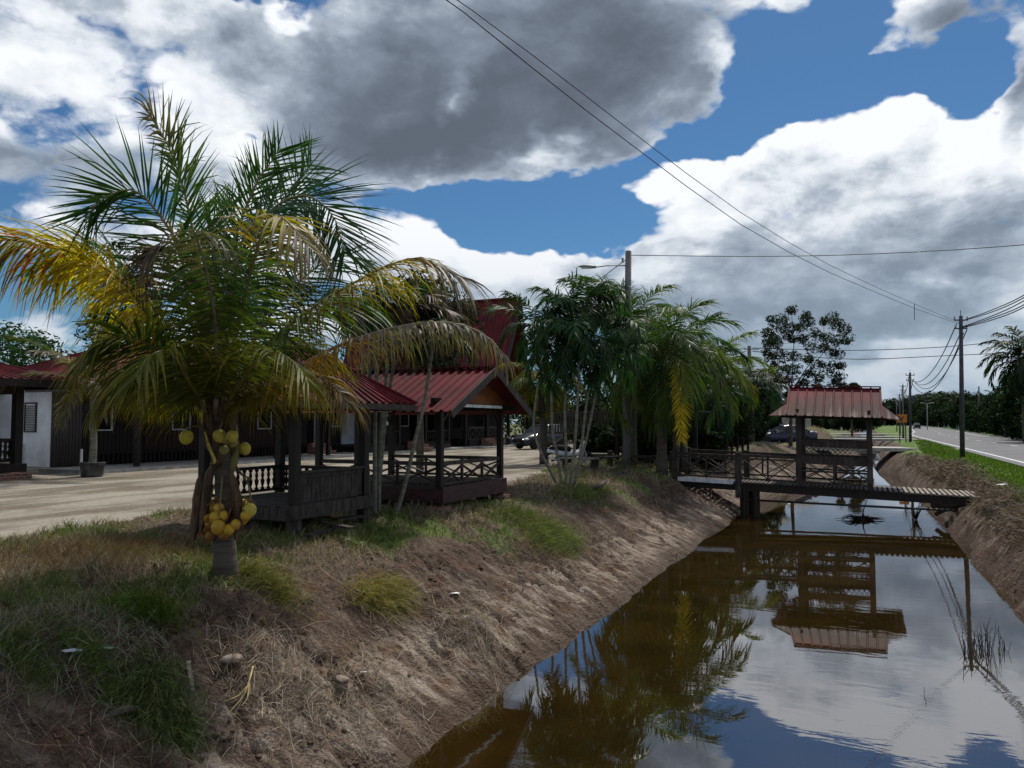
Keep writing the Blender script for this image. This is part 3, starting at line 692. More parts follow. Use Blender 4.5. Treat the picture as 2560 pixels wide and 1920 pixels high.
def gazebo_hip():
    ac, bc = 9.22, -8.05
    t = site('gazebo', 'small timber gazebo with hipped red roof and boarded side, right behind the coconut palm', 'gazebo', ac, bc)
    x0, x1, y0, y1, zd = -0.85, 0.85, -0.82, 0.80, 0.45
    m = MB(); slat_deck(m, x0 - .06, x1 + .06, y0 - .10, y1 + .06, zd, .13, .008, along='y'); m.build('deck', M['wood_grey'], t)
    m = MB()
    for y in (y0 - .10, y1 + .08): m.bb(x0 - .08, x1 + .10, y - .02, y + .02, zd - .20, zd - .032)
    m.beam((x1 + .10, y0 - .14, zd - .08), (x1 + .10, y1 + .14, zd - .08), .045, .19); m.bb(x0 - .12, x0 - .08, y0 - .1, y1 + .1, zd - .2, zd - .01)
    m.build('skirt_beam', M['wood_grey'], t)
    for (x, y) in ((x0, y0), (x1, y0), (x0, y1), (x1, y1)):
        z = Hs(ac + y, bc + x); m = MB(); m.bb(x - .06, x + .06, y - .06, y + .06, zd - .18, 1.92); m.build('post', M['wood_dark'], t)
        m = MB(); m.bb(x - .075, x + .075, y - .075, y + .075, z - .2, zd - .185); m.build('footing', M['wood_grey'], t)
    # boarded canal side
    m = MB(); m.bb(x1 - .03, x1 + .03, y0 + .06, y1 - .06, zd + .38, zd + .44); m.bb(x1 - .05, x1 + .07, y0 + .06, y1 - .06, zd + .443, zd + .475); m.bb(x1 - .02, x1 + .02, y0 + .06, y1 - .06, zd + .03, zd + .08)
    y = y0 + .08
    while y < y1 - .14: m.bb(x1 - .012, x1 + .012, y, y + .085, zd + .082, zd + .378); y += .093
    m.build('boarded_railing', M['wood_grey'], t)
    for (p, q) in (((x0, y1), (x1, y1)), ((x0, y0), (x0, y1))):
        m = MB(); m.beam((*p, zd + .43), (*q, zd + .43), .07, .05); m.beam((*p, zd + .06), (*q, zd + .06), .05, .04)
        for k in range(1, 12):
            f = k / 12; turned(m, (p[0] + (q[0] - p[0]) * f, p[1] + (q[1] - p[1]) * f, zd + .08), .33, .032)
        m.build('baluster_railing', M['wood_dark'], t)
    m = MB()
    for y in (y0, y1): m.bb(x0 - .2, x1 + .2, y - .045, y + .045, 1.82, 1.92)
    for x in (x0, x1): m.bb(x - .045, x + .045, y0 - .2, y1 + .2, 1.924, 1.99)
    m.build('roof_frame', M['wood_dark'], t)
    e, ze, zr = 1.44, 1.90, 2.72; r0, r1 = -.35, .35; ey = 1.42
    m = MB()
    slope_sheet(m, (-e, -ey, ze), (e, -ey, ze), (r1, 0, zr), (r0, 0, zr), .19)
    slope_sheet(m, (e, ey, ze), (-e, ey, ze), (r0, 0, zr), (r1, 0, zr), .19)
    slope_sheet(m, (e, -ey, ze), (e, ey, ze), (r1, 0, zr), (r1, 0, zr), .19)
    slope_sheet(m, (-e, ey, ze), (-e, -ey, ze), (r0, 0, zr), (r0, 0, zr), .19)
    r = m.build('roof', M['roof'], t)
    m = MB()
    for sx in (-1, 1):
        for sy in (-1, 1): m.beam((sx * e, sy * ey, ze + .03), (.35 * sx, 0, zr + .03), .09, .03)
    m.beam((r0, 0, zr + .04), (r1, 0, zr + .04), .12, .03); m.build('ridge_cap', M['roof'], r)
    m = MB()
    for (p, q) in (((-e, -ey), (e, -ey)), ((e, -ey), (e, ey)), ((e, ey), (-e, ey)), ((-e, ey), (-e, -ey))): m.beam((*p, ze - .05), (*q, ze - .05), .022, .09)
    m.build('fascia', M['wood_grey'], r)
gazebo_hip()

def footbridge():
    t = site('footbridge', 'narrow dark timber footbridge of spaced planks crossing the canal', 'footbridge', 25.0, 0.0)
    zd = lambda x: -.365 - .032 * x
    W = 2.0; rng = random.Random(3)
    m = MB(); mp = MB(); x = -5.6
    while x < 3.05:
        w = .085; z = zd(x); s = rng.uniform(-.01, .01); o = rng.uniform(-.05, .05)
        (mp if x > 1.0 else m).hexa([(x, o - .06, z - .03), (x + w, o - .06, z - .03), (x + w + s, W + o, z - .03), (x + s, W + o, z - .03),
                (x, o - .06, z), (x + w, o - .06, z), (x + w + s, W + o, z), (x + s, W + o, z)])
        x += w + (.055 if x > 0.3 else .04)
    m.build('deck', M['wood'], t); mp.build('bare_planks', M['plank_pale'], t)['label'] = 'pale bare planks at the roadside end'
    for y in (.08, W * .5, W - .08):
        m = MB(); m.beam((-5.7, y, zd(-5.7) - .16), (3.1, y, zd(3.1) - .16), .11, .24); m.build('beam', M['wood_dark'], t)
    for (x, y) in ((-3.45, .12), (-3.45, W - .12), (-3.1, .12), (2.6, .3), (2.6, W - .3)):
        m = MB(); m.tube([(x, y, -2.0), (x, y, zd(x) - .28)], .13 if x < 0 else .09, 10); m.build('pile', M['wood_dark'], t)
    for (x0, x1, y, h, nb) in ((-3.55, -1.86, 0, .84, 2), (-5.55, -3.65, 0, .80, 2), (-5.55, -1.86, W, .84, 3), (.2, .2, W, 0, 0)):
        if not nb: continue
        m = MB(); U = Vector((0, 0, 1)); p0, p1 = Vector((x0, y, zd(x0))), Vector((x1, y, zd(x1)))
        xr = MB(); xrail(m, p0, p1, 0.06, h, nb * 1, .055)
        if y == 0: m.beam(p0 + U * (h - .1), p1 + U * (h - .1), .04, .05)
        m.build('railing', M['wood'], t)
    for (x, y) in ((-3.6, 0), (-3.6, W), (-5.6, 0), (-5.6, W)):
        m = MB(); m.bb(x - .09, x + .09, y - .09, y + .09, zd(x) - .5, zd(x) + .93); m.build('railing_post', M['wood_grey'], t)
    m = MB(); m.beam((-5.5, -.12, zd(-5.5) - .02), (-3.75, -.12, zd(-3.75) - .02), .03, .13); m.build('white_kerb_board', M['white_trim'], t)
    # shelter standing on it: a thing of its own
    s = site('roofed_shelter', 'roofed lattice-sided shelter with weathered red roof standing on the footbridge', 'shelter', 25.0, 0.0)
    xl, xr_ = -1.79, .19
    for x in (xl, xr_):
        for y in (.05, W - .05):
            m = MB(); m.bb(x - .075, x + .075, y - .075, y + .075, zd(x) + .002, 1.86 - .03 * x); m.build('post', M['wood'], s)
    for y in (.05, W - .05):
        m = MB(); P = lambda x, z: Vector((x, y, z - .03 * x))
        m.beam(P(xl, .94), P(xr_, .94), .05, .22); m.beam(P(xl, .48), P(xr_, .48), .06, .16)
        nb = 2; a, b = P(xl, 0), P(xr_, 0)
        xrail(m, a, b, -.30, .36, nb, .06)
        m.build('front_railing', M['wood'], s)
        m = MB(); n = 15      # lattice infill
        for k in range(-3, n):
            for sgn in (1, -1):
                u0, u1 = (k * .14, k * .14 + .26) if sgn > 0 else (k * .14 + .26, k * .14)
                L_ = xr_ - xl - .15; z0, z1 = .57, .83
                pts = [(u0, z0), (u1, z1)]
                # clip to the panel
                (ua, za), (ub, zb) = pts
                def cl(ua, za, ub, zb, lim, keep_low):
                    if keep_low and ua > lim: f = (lim - ub) / (ua - ub) if ua != ub else 0; return lim, zb + (za - zb) * f
                    if not keep_low and ua < lim: f = (lim - ub) / (ua - ub); return lim, zb + (za - zb) * f
                    return ua, za
                if max(ua, ub) <= 0 or min(ua, ub) >= L_: continue
                ua2, za2 = cl(ua, za, ub, zb, 0, False); ub2, zb2 = cl(ub, zb, ua, za, 0, False)
                ua3, za3 = cl(ua2, za2, ub2, zb2, L_, True); ub3, zb3 = cl(ub2, zb2, ua2, za2, L_, True)
                if abs(ua3 - ub3) < .02: continue
                m.beam(P(xl + .075 + ua3, za3) + Vector((0, .006 * sgn, 0)), P(xl + .075 + ub3, zb3) + Vector((0, .006 * sgn, 0)), .012, .040, up=(0, 1, 0))
        m.build('lattice', M['wood_grey'], s)
    for y in (.32, W - .32):
        m = MB(); m.beam((xl, y, .08 + .05), (xr_, y, .08), .42, .04); m.build('bench_seat', M['wood'], s)
    m = MB()
    for y in (.05, W - .05): m.beam((xl - .5, y, 1.80 + .03), (xr_ + .5, y, 1.76 - .02), .08, .11)
    for x in (xl, xr_): m.bb(x - .04, x + .04, -.3, W + .3, 1.90 - .03 * x, 1.98 - .03 * x)
    m.build('roof_frame', M['wood_dark'], s)
    yf, yb, ym = -.5, W + .5, W / 2; T = -.036
    z = lambda x, h: h + T * (x + .8)
    ze, zr, zm = 1.80, 2.72, 2.20; ya = ym - (zr - zm) / (zr - ze) * (ym - yf); yc = 2 * ym - ya
    A0, A1, E0, E1 = -2.09, .53, -2.60, 1.02
    m = MB()
    for (ye,) in ((yf,), (yb,)):
        slope_sheet(m, (A0, ye, z(A0, ze)), (A1, ye, z(A1, ze)), (A1, ym, z(A1, zr)), (A0, ym, z(A0, zr)), .26, .03, .03)
    r = m.build('roof', M['roof_dirty'], s); 
    m = MB()
    for (xa, xe) in ((A0, E0), (A1, E1)):
        for (ye, yi) in ((yf, ya), (yb, yc)):
            m.add([(xa, ye, z(xa, ze) + .004), (xe, ye, z(xe, ze) - .03), (xa, yi, z(xa, zm)), (xa, ye, z(xa, ze) - .016), (xe, ye, z(xe, ze) - .05), (xa, yi, z(xa, zm) - .02)], [(0, 1, 2), (3, 5, 4), (0, 3, 4, 1)])
        slope_sheet(m, (xe, yf, z(xe, ze) - .03), (xe, yb, z(xe, ze) - .03), (xa, yc, z(xa, zm)), (xa, ya, z(xa, zm)), .2)
    m.build('roof_skirt', M['roof_dirty'], s)
    m = MB()
    for xa in (A0 + .02, A1 - .04): m.poly([(xa, ya, z(xa, zm) - .02), (xa, yc, z(xa, zm) - .02), (xa, ym, z(xa, zr) - .03)], (.02, 0, 0))
    m.build('gable_board', M['wood_dark'], s)
    m = MB(); m.beam((A0 - .02, ym, z(A0, zr) + .045), (A1 + .02, ym, z(A1, zr) + .045), .20, .03)
    for xa in (A0, A1):
        m.beam((xa, yf, z(xa, ze) + .02), (xa, ym, z(xa, zr) + .02), .05, .05); m.beam((xa, yb, z(xa, ze) + .02), (xa, ym, z(xa, zr) + .02), .05, .05)
    m.build('ridge_cap', M['roof'], r)
footbridge()
o = MB().tube([at(1862, 1249, 24.6), at(2100, 1262, 23.4), at(2336, 1274, 22.3), at(2400, 1277, 22.0)], .035, 8).build('water_pipe', M['steel_dark'], smooth=True)
tag(o, 'thin dark pipe spanning the canal just below the footbridge', 'pipe')

# ---------------------------------------------------------------- houses
def hip_roof(t, x0, x1, y0, y1, ze, zr, rx0, rx1, ry0, ry1, sp=.28, name='roof'):
    """eave rectangle x0..x1,y0..y1 at ze; ridge line from (rx0,ry0) to (rx1,ry1) at zr"""
    m = MB(); ridge_x = abs(rx1 - rx0) > abs(ry1 - ry0)
    a, b = (rx0, ry0, zr), (rx1, ry1, zr)
    if ridge_x:
        slope_sheet(m, (x0, y0, ze), (x1, y0, ze), b, a, sp); slope_sheet(m, (x1, y1, ze), (x0, y1, ze), a, b, sp)
        slope_sheet(m, (x1, y0, ze), (x1, y1, ze), b, b, sp); slope_sheet(m, (x0, y1, ze), (x0, y0, ze), a, a, sp)
    else:
        slope_sheet(m, (x1, y0, ze), (x1, y1, ze), b, a, sp); slope_sheet(m, (x0, y1, ze), (x0, y0, ze), a, b, sp)
        slope_sheet(m, (x0, y0, ze), (x1, y0, ze), a, a, sp); slope_sheet(m, (x1, y1, ze), (x0, y1, ze), b, b, sp)
    r = m.build(name, M['roof'], t)
    m = MB()
    for (p, q) in (((x0, y0), (x1, y0)), ((x1, y0), (x1, y1)), ((x1, y1), (x0, y1)), ((x0, y1), (x0, y0))): m.beam((*p, ze - .11), (*q, ze - .11), .03, .22)
    m.build('fascia', M['wood_dark'], r)
    m = MB(); m.beam(a, b, .2, .06); ends = [((x0, y0), a), ((x0, y1), a if ridge_x else b), ((x1, y0), b if ridge_x else a), ((x1, y1), b)]
    for p, q in ends: m.beam((*p, ze + .03), (q[0], q[1], q[2] + .03), .12, .05)
    m.build('ridge_cap', M['roof'], r); return r
def window(t, x, y, z, w, h, axis='x', louvre=False, frame='white_trim', d=.05):
    """axis = the way the wall faces: 'x' (toward the canal) or '-y' (toward the viewer)"""
    m = MB(); f = .05
    def B(u0, u1, z0, z1, d0, d1, mb):
        if axis == 'x': mb.bb(x + d0, x + d1, y + u0, y + u1, z + z0, z + z1)
        else: mb.bb(x + u0, x + u1, y - d1, y - d0, z + z0, z + z1)
    for (u0, u1, z0, z1) in ((-w / 2 - f, -w / 2, -h / 2 - f, h / 2 + f), (w / 2, w / 2 + f, -h / 2 - f, h / 2 + f), (-w / 2, w / 2, -h / 2 - f, -h / 2), (-w / 2, w / 2, h / 2, h / 2 + f)):
        B(u0, u1, z0, z1, .003, d, m)
    if louvre == 'none': pass
    wn = m.build('window', M[frame], t)
    m = MB()
    if louvre:
        k = -h / 2 + .02
        while k < h / 2 - .05: B(-w / 2, w / 2, k, k + .07, .006, .02, m); k += .085
        m.build('louvres', M['glass_dark'], wn)
    else:
        B(-w / 2, w / 2, -h / 2, h / 2, .004, .018, m); m.build('pane', M['glass_dark'], wn)
    return wn
def boards(mb, p0, p1, z0, z1, w=.14, out=(0, 0, 0)):
    p0, p1 = Vector(p0), Vector(p1); L_ = (p1 - p0).length; n = max(1, int(L_ / w)); o = Vector(out)
    for k in range(n):
        a, b = p0.lerp(p1, k / n), p0.lerp(p1, (k + .88) / n)
        mb.hexa([a + Vector((0, 0, z0)), b + Vector((0, 0, z0)), b + o + Vector((0, 0, z0)), a + o + Vector((0, 0, z0)), a + Vector((0, 0, z1)), b + Vector((0, 0, z1)), b + o + Vector((0, 0, z1)), a + o + Vector((0, 0, z1))])
def balustrade(t, p, q, z0, z1, n, name='balustrade', mt='wood_dark'):
    m = MB(); m.beam((*p, z1), (*q, z1), .08, .06); m.beam((*p, z0 + .08), (*q, z0 + .08), .06, .05)
    for k in range(1, n):
        f = k / n; turned(m, (p[0] + (q[0] - p[0]) * f, p[1] + (q[1] - p[1]) * f, z0 + .1), z1 - z0 - .12, .05, 6)
    return m.build(name, M[mt], t)
def steps(t, x, y, w, n=3, z=.0, dx=.3, name='brick_steps'):
    m = MB()
    for k in range(n): m.bb(x + k * dx, x + (k + 1) * dx - .003, y, y + w - k * .001, z, z + .17 * (n - k))
    return m.build(name, M['brick'], t)

def house_one():
    t = site('bungalow', 'white-walled bungalow with dark veranda, cut off by the left edge of the photo', 'house', 0, 0)
    m = MB(); m.bb(-34, -25, 6, 16, 0, 3.0); m.build('wall', M['white'], t)
    m = MB(); m.bb(-25, -22.3, 6, 14.4, 0, .42); m.build('veranda_floor', M['wood_dark'], t)
    for y in (14.2, 11.2, 8.2):
        m = MB(); m.bb(-22.6, -22.38, y - .11, y + .11, .42, 2.75); m.build('post', M['wood_dark'], t)
    for y0, y1 in ((11.3, 14.1), (8.3, 11.1)): balustrade(t, (-22.5, y0), (-22.5, y1), .42, 1.12, 14)
    balustrade(t, (-24.9, 14.2), (-22.6, 14.2), .42, 1.12, 11)
    hip_roof(t, -35, -21.6, 4.5, 15.4, 2.86, 4.75, -28.5, -28.5, 9, 11)
    m = MB(); m.bb(-22.5, -22.4, 8.2, 14.2, 2.45, 2.84); m.bb(-25, -22.4, 14.12, 14.22, 2.45, 2.84); m.build('eave_board', M['wood_dark'], t)
    m = MB(); m.bb(-22.28, -21.9, 12.9, 14.3, 0, .18); m.build('step', M['brick'], t)
house_one()
def house_two():
    t = site('timber_house', 'long dark timber house with white louvred end wall and red hipped roof', 'house', 0, 0)
    m = MB(); m.bb(-31, -26.75, 18.2, 19.5, 0, 3.0); m.build('end_wall', M['white'], t)
    w = window(t, -28.05, 18.2, 1.82, .62, 1.0, '-y', True, 'wood_dark')
    m = MB(); m.tube([(-28.4, 18.12, .05), (-28.4, 18.12, .85)], .045, 8); m.build('drain_pipe', M['pole_conc'], t)
    m = MB(); m.bb(-31, -25, 19.502, 30, 0, 3.0); m.bb(-26.745, -25, 18.1, 19.5, 0, 3.0)
    boards(m, (-25, 18.1, 0), (-25, 30, 0), .55, 2.95, .16, (.03, 0, 0)); boards(m, (-26.7, 18.1, 0), (-25, 18.1, 0), .1, 2.95, .16, (0, -.03, 0)); m.build('wall', M['wood_dark'], t)
    for ya, yb_ in ((20.6, 24.0), (25.2, 28.5)): m = MB(); boards(m, (-24.96, ya, 0), (-24.96, yb_, 0), .62, 1.55, .2, (.03, 0, 0)); m.build('red_panel', M['wood_red'], t)
    m = MB()
    y = 18.4
    while y < 30: m.bb(-24.95, -24.88, y, y + .07, 0.02, .5); y += .2
    m.build('underfloor_slats', M['wood_dark'], t)
    for y in (18.75, 22.3, 27.0): window(t, -24.965, y, 1.95, .8, 1.15, 'x')
    for y in (18.6, 22.0, 25.5, 29.0):
        m = MB(); m.bb(-22.95, -22.8, y - .08, y + .08, .1, 2.8); m.build('post', M['wood_dark'], t)
    hip_roof(t, -32, -22.0, 17.2, 31.0, 2.90, 4.75, -27.2, -27.2, 21.0, 27)
    m = MB(); m.bb(-22.9, -22.82, 18, 30, 2.5, 2.86); m.build('eave_board', M['wood_dark'], t)
    m = MB(); m.bb(-24.8, -22.0, 16.4, 31.5, -.02, .10); o = m.build('apron', M['concrete'], t)
    steps(t, -24.6, 29.6, 1.1, 3, .1)
house_two()
def house_three():
    t = site('timber_house', 'dark timber house with pale notice board on its veranda, behind the small gazebo', 'house', 0, 0)
    m = MB(); m.bb(-32, -26, 32.5, 41, 0, 3.1); boards(m, (-26, 32.5, 0), (-26, 41, 0), .55, 3.0, .16, (.03, 0, 0)); m.build('wall', M['wood_dark'], t)
    m = MB(); boards(m, (-25.96, 36.0, 0), (-25.96, 39.5, 0), .7, 2.0, .2, (.03, 0, 0)); m.build('red_panel', M['wood_red'], t)
    m = MB(); m.bb(-25.93, -23.0, 32.5, 41, 0, .40); m.build('veranda_floor', M['wood_dark'], t)
    for q in ((-26.1, -25.9, 31.9, 32.45, .4, 3.0), (-25.98, -25.90, 34.0, 35.2, .45, 2.6)): m = MB(); m.bb(*q); m.build('white_wall', M['white'], t)
    for y in (32.6, 35.4, 38.2, 40.9):
        m = MB(); m.bb(-23.2, -23.05, y - .08, y + .08, .4, 2.8); m.build('post', M['wood_dark'], t)
    balustrade(t, (-23.1, 32.7), (-23.1, 35.3), .4, 1.15, 12); balustrade(t, (-23.1, 38.3), (-23.1, 40.8), .4, 1.15, 12)
    for y in (33.4, 40.3): window(t, -25.965, y, 2.0, .9, 1.1, 'x')
    hip_roof(t, -33, -22.2, 31.5, 42, 2.95, 4.9, -27.6, -27.6, 35.5, 38.5)
    m = MB(); m.bb(-24.6, -22.2, 31.6, 43, -.02, .10); m.build('apron', M['concrete'], t)
    steps(t, -22.95, 36.0, 1.3, 3, .1)
house_three()
def house_four():
    t = site('stilt_house', 'tall traditional house with steep flared red gable roof and dark underside', 'house', 0, 0)
    ac = 48.9; hw = (1.75, 6.3)
    m = MB(); m.bb(-36, -26, 44, 54, .1, 3.2); boards(m, (-26, 44, 0), (-26, 54, 0), .5, 3.1, .17, (.03, 0, 0)); boards(m, (-32, 44, 0), (-26, 44, 0), .5, 3.1, .17, (0, -.03, 0)); m.build('wall', M['wood_dark'], t)
    prof = [(6.1, 2.55), (4.2, 3.5), (1.85, 5.5), (.9, 7.9), (0, 10.45)]
    xf, xb = -22.3, -36
    m = MB()
    for s in (-1, 1):
        for (d0, z0), (d1, z1) in zip(prof, prof[1:]):
            lean0, lean1 = (z0 - 2.5) * .06, (z1 - 2.5) * .06
            slope_sheet(m, (xb, ac + s * d0, z0), (xf + lean0, ac + s * d0, z0), (xf + lean1, ac + s * d1, z1), (xb, ac + s * d1, z1), .33, .04, .05)
    r = m.build('roof', M['roof'], t)
    m = MB()
    for s in (-1, 1):
        for (d0, z0), (d1, z1) in zip(prof, prof[1:]):
            l0, l1 = (z0 - 2.5) * .06, (z1 - 2.5) * .06
            m.beam((xf + l0 + .03, ac + s * d0, z0 - .12), (xf + l1 + .03, ac + s * d1, z1 - .12), .05, .34, up=(0, s, 1))
    m.build('barge_board', M['wood_dark'], r)
    m = MB(); m.beam((xb, ac, 10.5), (xf + .5, ac, 10.5), .3, .12); m.build('ridge_cap', M['roof'], r)
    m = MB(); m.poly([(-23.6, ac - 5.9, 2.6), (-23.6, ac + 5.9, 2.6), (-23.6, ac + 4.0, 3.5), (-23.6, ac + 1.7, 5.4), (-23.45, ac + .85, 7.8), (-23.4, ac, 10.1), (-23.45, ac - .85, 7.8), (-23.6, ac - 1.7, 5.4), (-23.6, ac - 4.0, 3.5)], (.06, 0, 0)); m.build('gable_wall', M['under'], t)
    for y in (43.4, 46.5, 50, 53.5, 54.6):
        m = MB(); m.bb(-23.4, -23.2, y - .1, y + .1, .1, 2.7); m.build('post', M['wood_dark'], t)
    m = MB(); m.bb(-25.9, -23.3, 44, 50.5, .1, .5); m.build('veranda_floor', M['wood_dark'], t)
    xr = MB(); xrail(xr, (-23.4, 44, 0), (-23.4, 49, 0), .5, 1.3, 5, .08); xr.build('railing', M['wood'], t)
    for y in (45.2, 47.2, 50.6): window(t, -25.96, y, 1.9, 1.0, 1.3, 'x', False, 'wood_grey')
    m = MB(); m.bb(-23.6, -23.5, 43, 55, 2.55, 2.85); m.build('eave_board', M['wood_dark'], t)
    m = MB(); m.bb(-24.3, -21.6, 42.9, 55, -.02, .09); m.build('apron', M['concrete'], t)
    steps(t, -23.25, 45.6, 1.5, 3, .09); 
    # lower side roof toward the viewer
    hip_roof(t, -34, -23.2, 39.5, 44.5, 2.9, 4.0, -31, -26, 44.2, 44.2, name='porch_roof')
    for (x, y) in ((-23.4, 40),):
        m = MB(); m.bb(x - .08, x + .08, y - .08, y + .08, .1, 2.9); m.build('post', M['wood_dark'], t)
house_four()
p = F(33.8, -23.05, 2.05)
nb = thing('notice_board', 'pale banner with faint blue lines hung on the dark veranda', 'banner', p, -TH)
MB().bb(.02, .05, -.35, .55, -.55, .6).build('panel', M['white_trim'], nb)
m = MB()
for k in range(6): m.bb(.051, .056, -.28, .48, -.4 + k * .16, -.37 + k * .16)
m.build('printed_lines', mat('blue print', (0.16, 0.22, 0.40)), nb)
# ---------------------------------------------------------------- palms
GREEN = np.array([0.026, 0.066, 0.014]); YELL = np.array([0.36, 0.26, 0.012]); OLIVE = np.array([0.070, 0.090, 0.013]); ORNG = np.array([0.36, 0.17, 0.02])
BROWN = np.array([0.13, 0.09, 0.065]); GREY = np.array([0.23, 0.20, 0.175]); DARKG = np.array([0.012, 0.036, 0.012]); PALEG = np.array([0.10, 0.15, 0.035])
def bez(pts, n):
    """smooth curve through the control points"""
    P = [Vector(p) for p in pts]; P = [P[0] * 2 - P[1]] + P + [P[-1] * 2 - P[-2]]; out = []
    segs = len(P) - 3
    for k in range(n + 1):
        t = k / n * segs; i = min(int(t), segs - 1); f = t - i
        a, b, c, d = P[i], P[i + 1], P[i + 2], P[i + 3]
        out.append(0.5 * ((2 * b) + (c - a) * f + (2 * a - 5 * b + 4 * c - d) * f * f + (3 * b - a - 3 * c + d) * f ** 3))
    return out
def frond(parent, pts, L=0.75, n=70, twist=0.0, droop=0.35, wid=0.032, cols=((0, OLIVE), (1, GREEN)), tipcol=None, seed=0, r0=0.03, ang=(58, 22),
          start=0.18, segs=4, stem='leafstem', name='frond', side_len=(1.0, 1.0), messy=0.10, stemless=False, rnd_fold=0.12):
    """pts: world points of the midrib, base to tip. twist turns the plane of the leaflets (degrees); droop bends them to the ground"""
    rng = np.random.RandomState(seed); N = 28
    C = bez(pts, N); Cn = np.array([tuple(c) for c in C])
    seg = np.linalg.norm(np.diff(Cn, axis=0), axis=1); s = np.concatenate([[0], np.cumsum(seg)]) / seg.sum()
    V = []; Fq = []; K = []
    T = np.gradient(Cn, axis=0); T /= np.linalg.norm(T, axis=1)[:, None]
    hd = Cn[-1] - Cn[0]; hd[2] = 0
    if np.linalg.norm(hd) < .05: hd = np.array([1., 0, 0])
    hd /= np.linalg.norm(hd); flat = np.array([-hd[1], hd[0], 0.0])
    # leaflets
    t = start + (1 - start) * (np.arange(n) + 0.5) / n
    cz = [c[0] for c in cols]; cc = np.array([c[1] for c in cols])
    for side in (-1, 1):
        tt = np.clip(t + rng.uniform(-.3, .3, n) / n, 0, 1)
        P = np.stack([np.interp(tt, s, Cn[:, k]) for k in range(3)], 1); Tt = np.stack([np.interp(tt, s, T[:, k]) for k in range(3)], 1)
        Tt /= np.linalg.norm(Tt, axis=1)[:, None]
        S = flat[None] - Tt * (Tt @ flat)[:, None]; S /= np.linalg.norm(S, axis=1)[:, None]
        Nn = np.cross(Tt, S); Nn = np.where((Nn[:, 2] < 0)[:, None], -Nn, Nn)
        tw = math.radians(twist)
        Sd = S * math.cos(tw) * side + Nn * math.sin(tw) * side
        Nd = np.cross(Tt, Sd)
        u = (tt - start) / (1 - start)
        al = np.radians(ang[0] + (ang[1] - ang[0]) * u + rng.normal(0, 4 + 30 * messy, n))
        vee = rng.normal(0.22 if twist == 0 else 0.0, messy, n)
        d = Tt * np.cos(al)[:, None] + Sd * np.sin(al)[:, None] + (Nn if twist == 0 else Nd) * vee[:, None]
        d /= np.linalg.norm(d, axis=1)[:, None]
        ln = L * side_len[(side + 1) // 2] * (0.45 + 0.55 * np.sin(np.pi * np.clip(0.12 + 0.80 * u, 0, 1)) ** 0.8) * rng.uniform(.85, 1.08, n)
        dr = droop * rng.uniform(.7, 1.3, n) + (rng.rand(n) < rnd_fold) * rng.uniform(.5, 1.5, n)
        col = np.stack([np.interp(u + rng.normal(0, .06, n), cz, cc[:, k]) for k in range(3)], 1) * rng.uniform(.7, 1.3, n)[:, None]
        p = P.copy(); rows = []
        wv = Tt - d * np.sum(Tt * d, 1)[:, None]; wv /= (np.linalg.norm(wv, axis=1)[:, None] + 1e-6)
        rot = rng.normal(0, .5, n)[:, None]
        bn = np.cross(d, wv); wv = wv * np.cos(rot) + bn * np.sin(rot)
        wp = [0.55, 1.0, 0.85, 0.5, 0.06] if segs == 4 else [0.6, 1.0, 0.1]
        cr = []
        for k in range(segs + 1):
            w = wid * wp[k] * 0.5
            rows.append(np.stack([p - wv * w, p + wv * w], 1))
            tip = k / segs
            c_ = col if tipcol is None else col * (1 - tip ** 1.5)  + tipcol[None] * tip ** 1.5
            cr.append(np.stack([c_, c_], 1))
            d = d + np.array([0, 0, -1.0])[None] * (dr / segs * (0.6 + 1.6 * tip))[:, None]
            d /= np.linalg.norm(d, axis=1)[:, None]
            p = p + d * (ln / segs)[:, None]
        A = np.stack(rows, 1).reshape(n, -1, 3)        # n, (segs+1)*2, 3
        CC = np.stack(cr, 1).reshape(n, -1, 3)
        base = sum(len(q) for q in V)
        V.append(A.reshape(-1, 3)); K.append(CC.reshape(-1, 3))
        m = (segs + 1) * 2; i0 = base + np.arange(n)[:, None] * m
        for k in range(segs):
            q = i0 + 2 * k; Fq.append(np.concatenate([q, q + 1, q + 3, q + 2], 1))
    V = np.concatenate(V); K = np.concatenate(K); Fq = np.concatenate(Fq)
    o = npmesh(name, V, Fq, M['frond'], parent, col=K)
    if not stemless:
        mb = MB(); q = C[::2]; rr = [max(.003, r0 * (1 - .9 * (k / (len(q) - 1)) ** .7)) for k in range(len(q))]
        mb.tube(q, rr, 6); mb.build('stalk', M[stem], o, smooth=True)
    return o

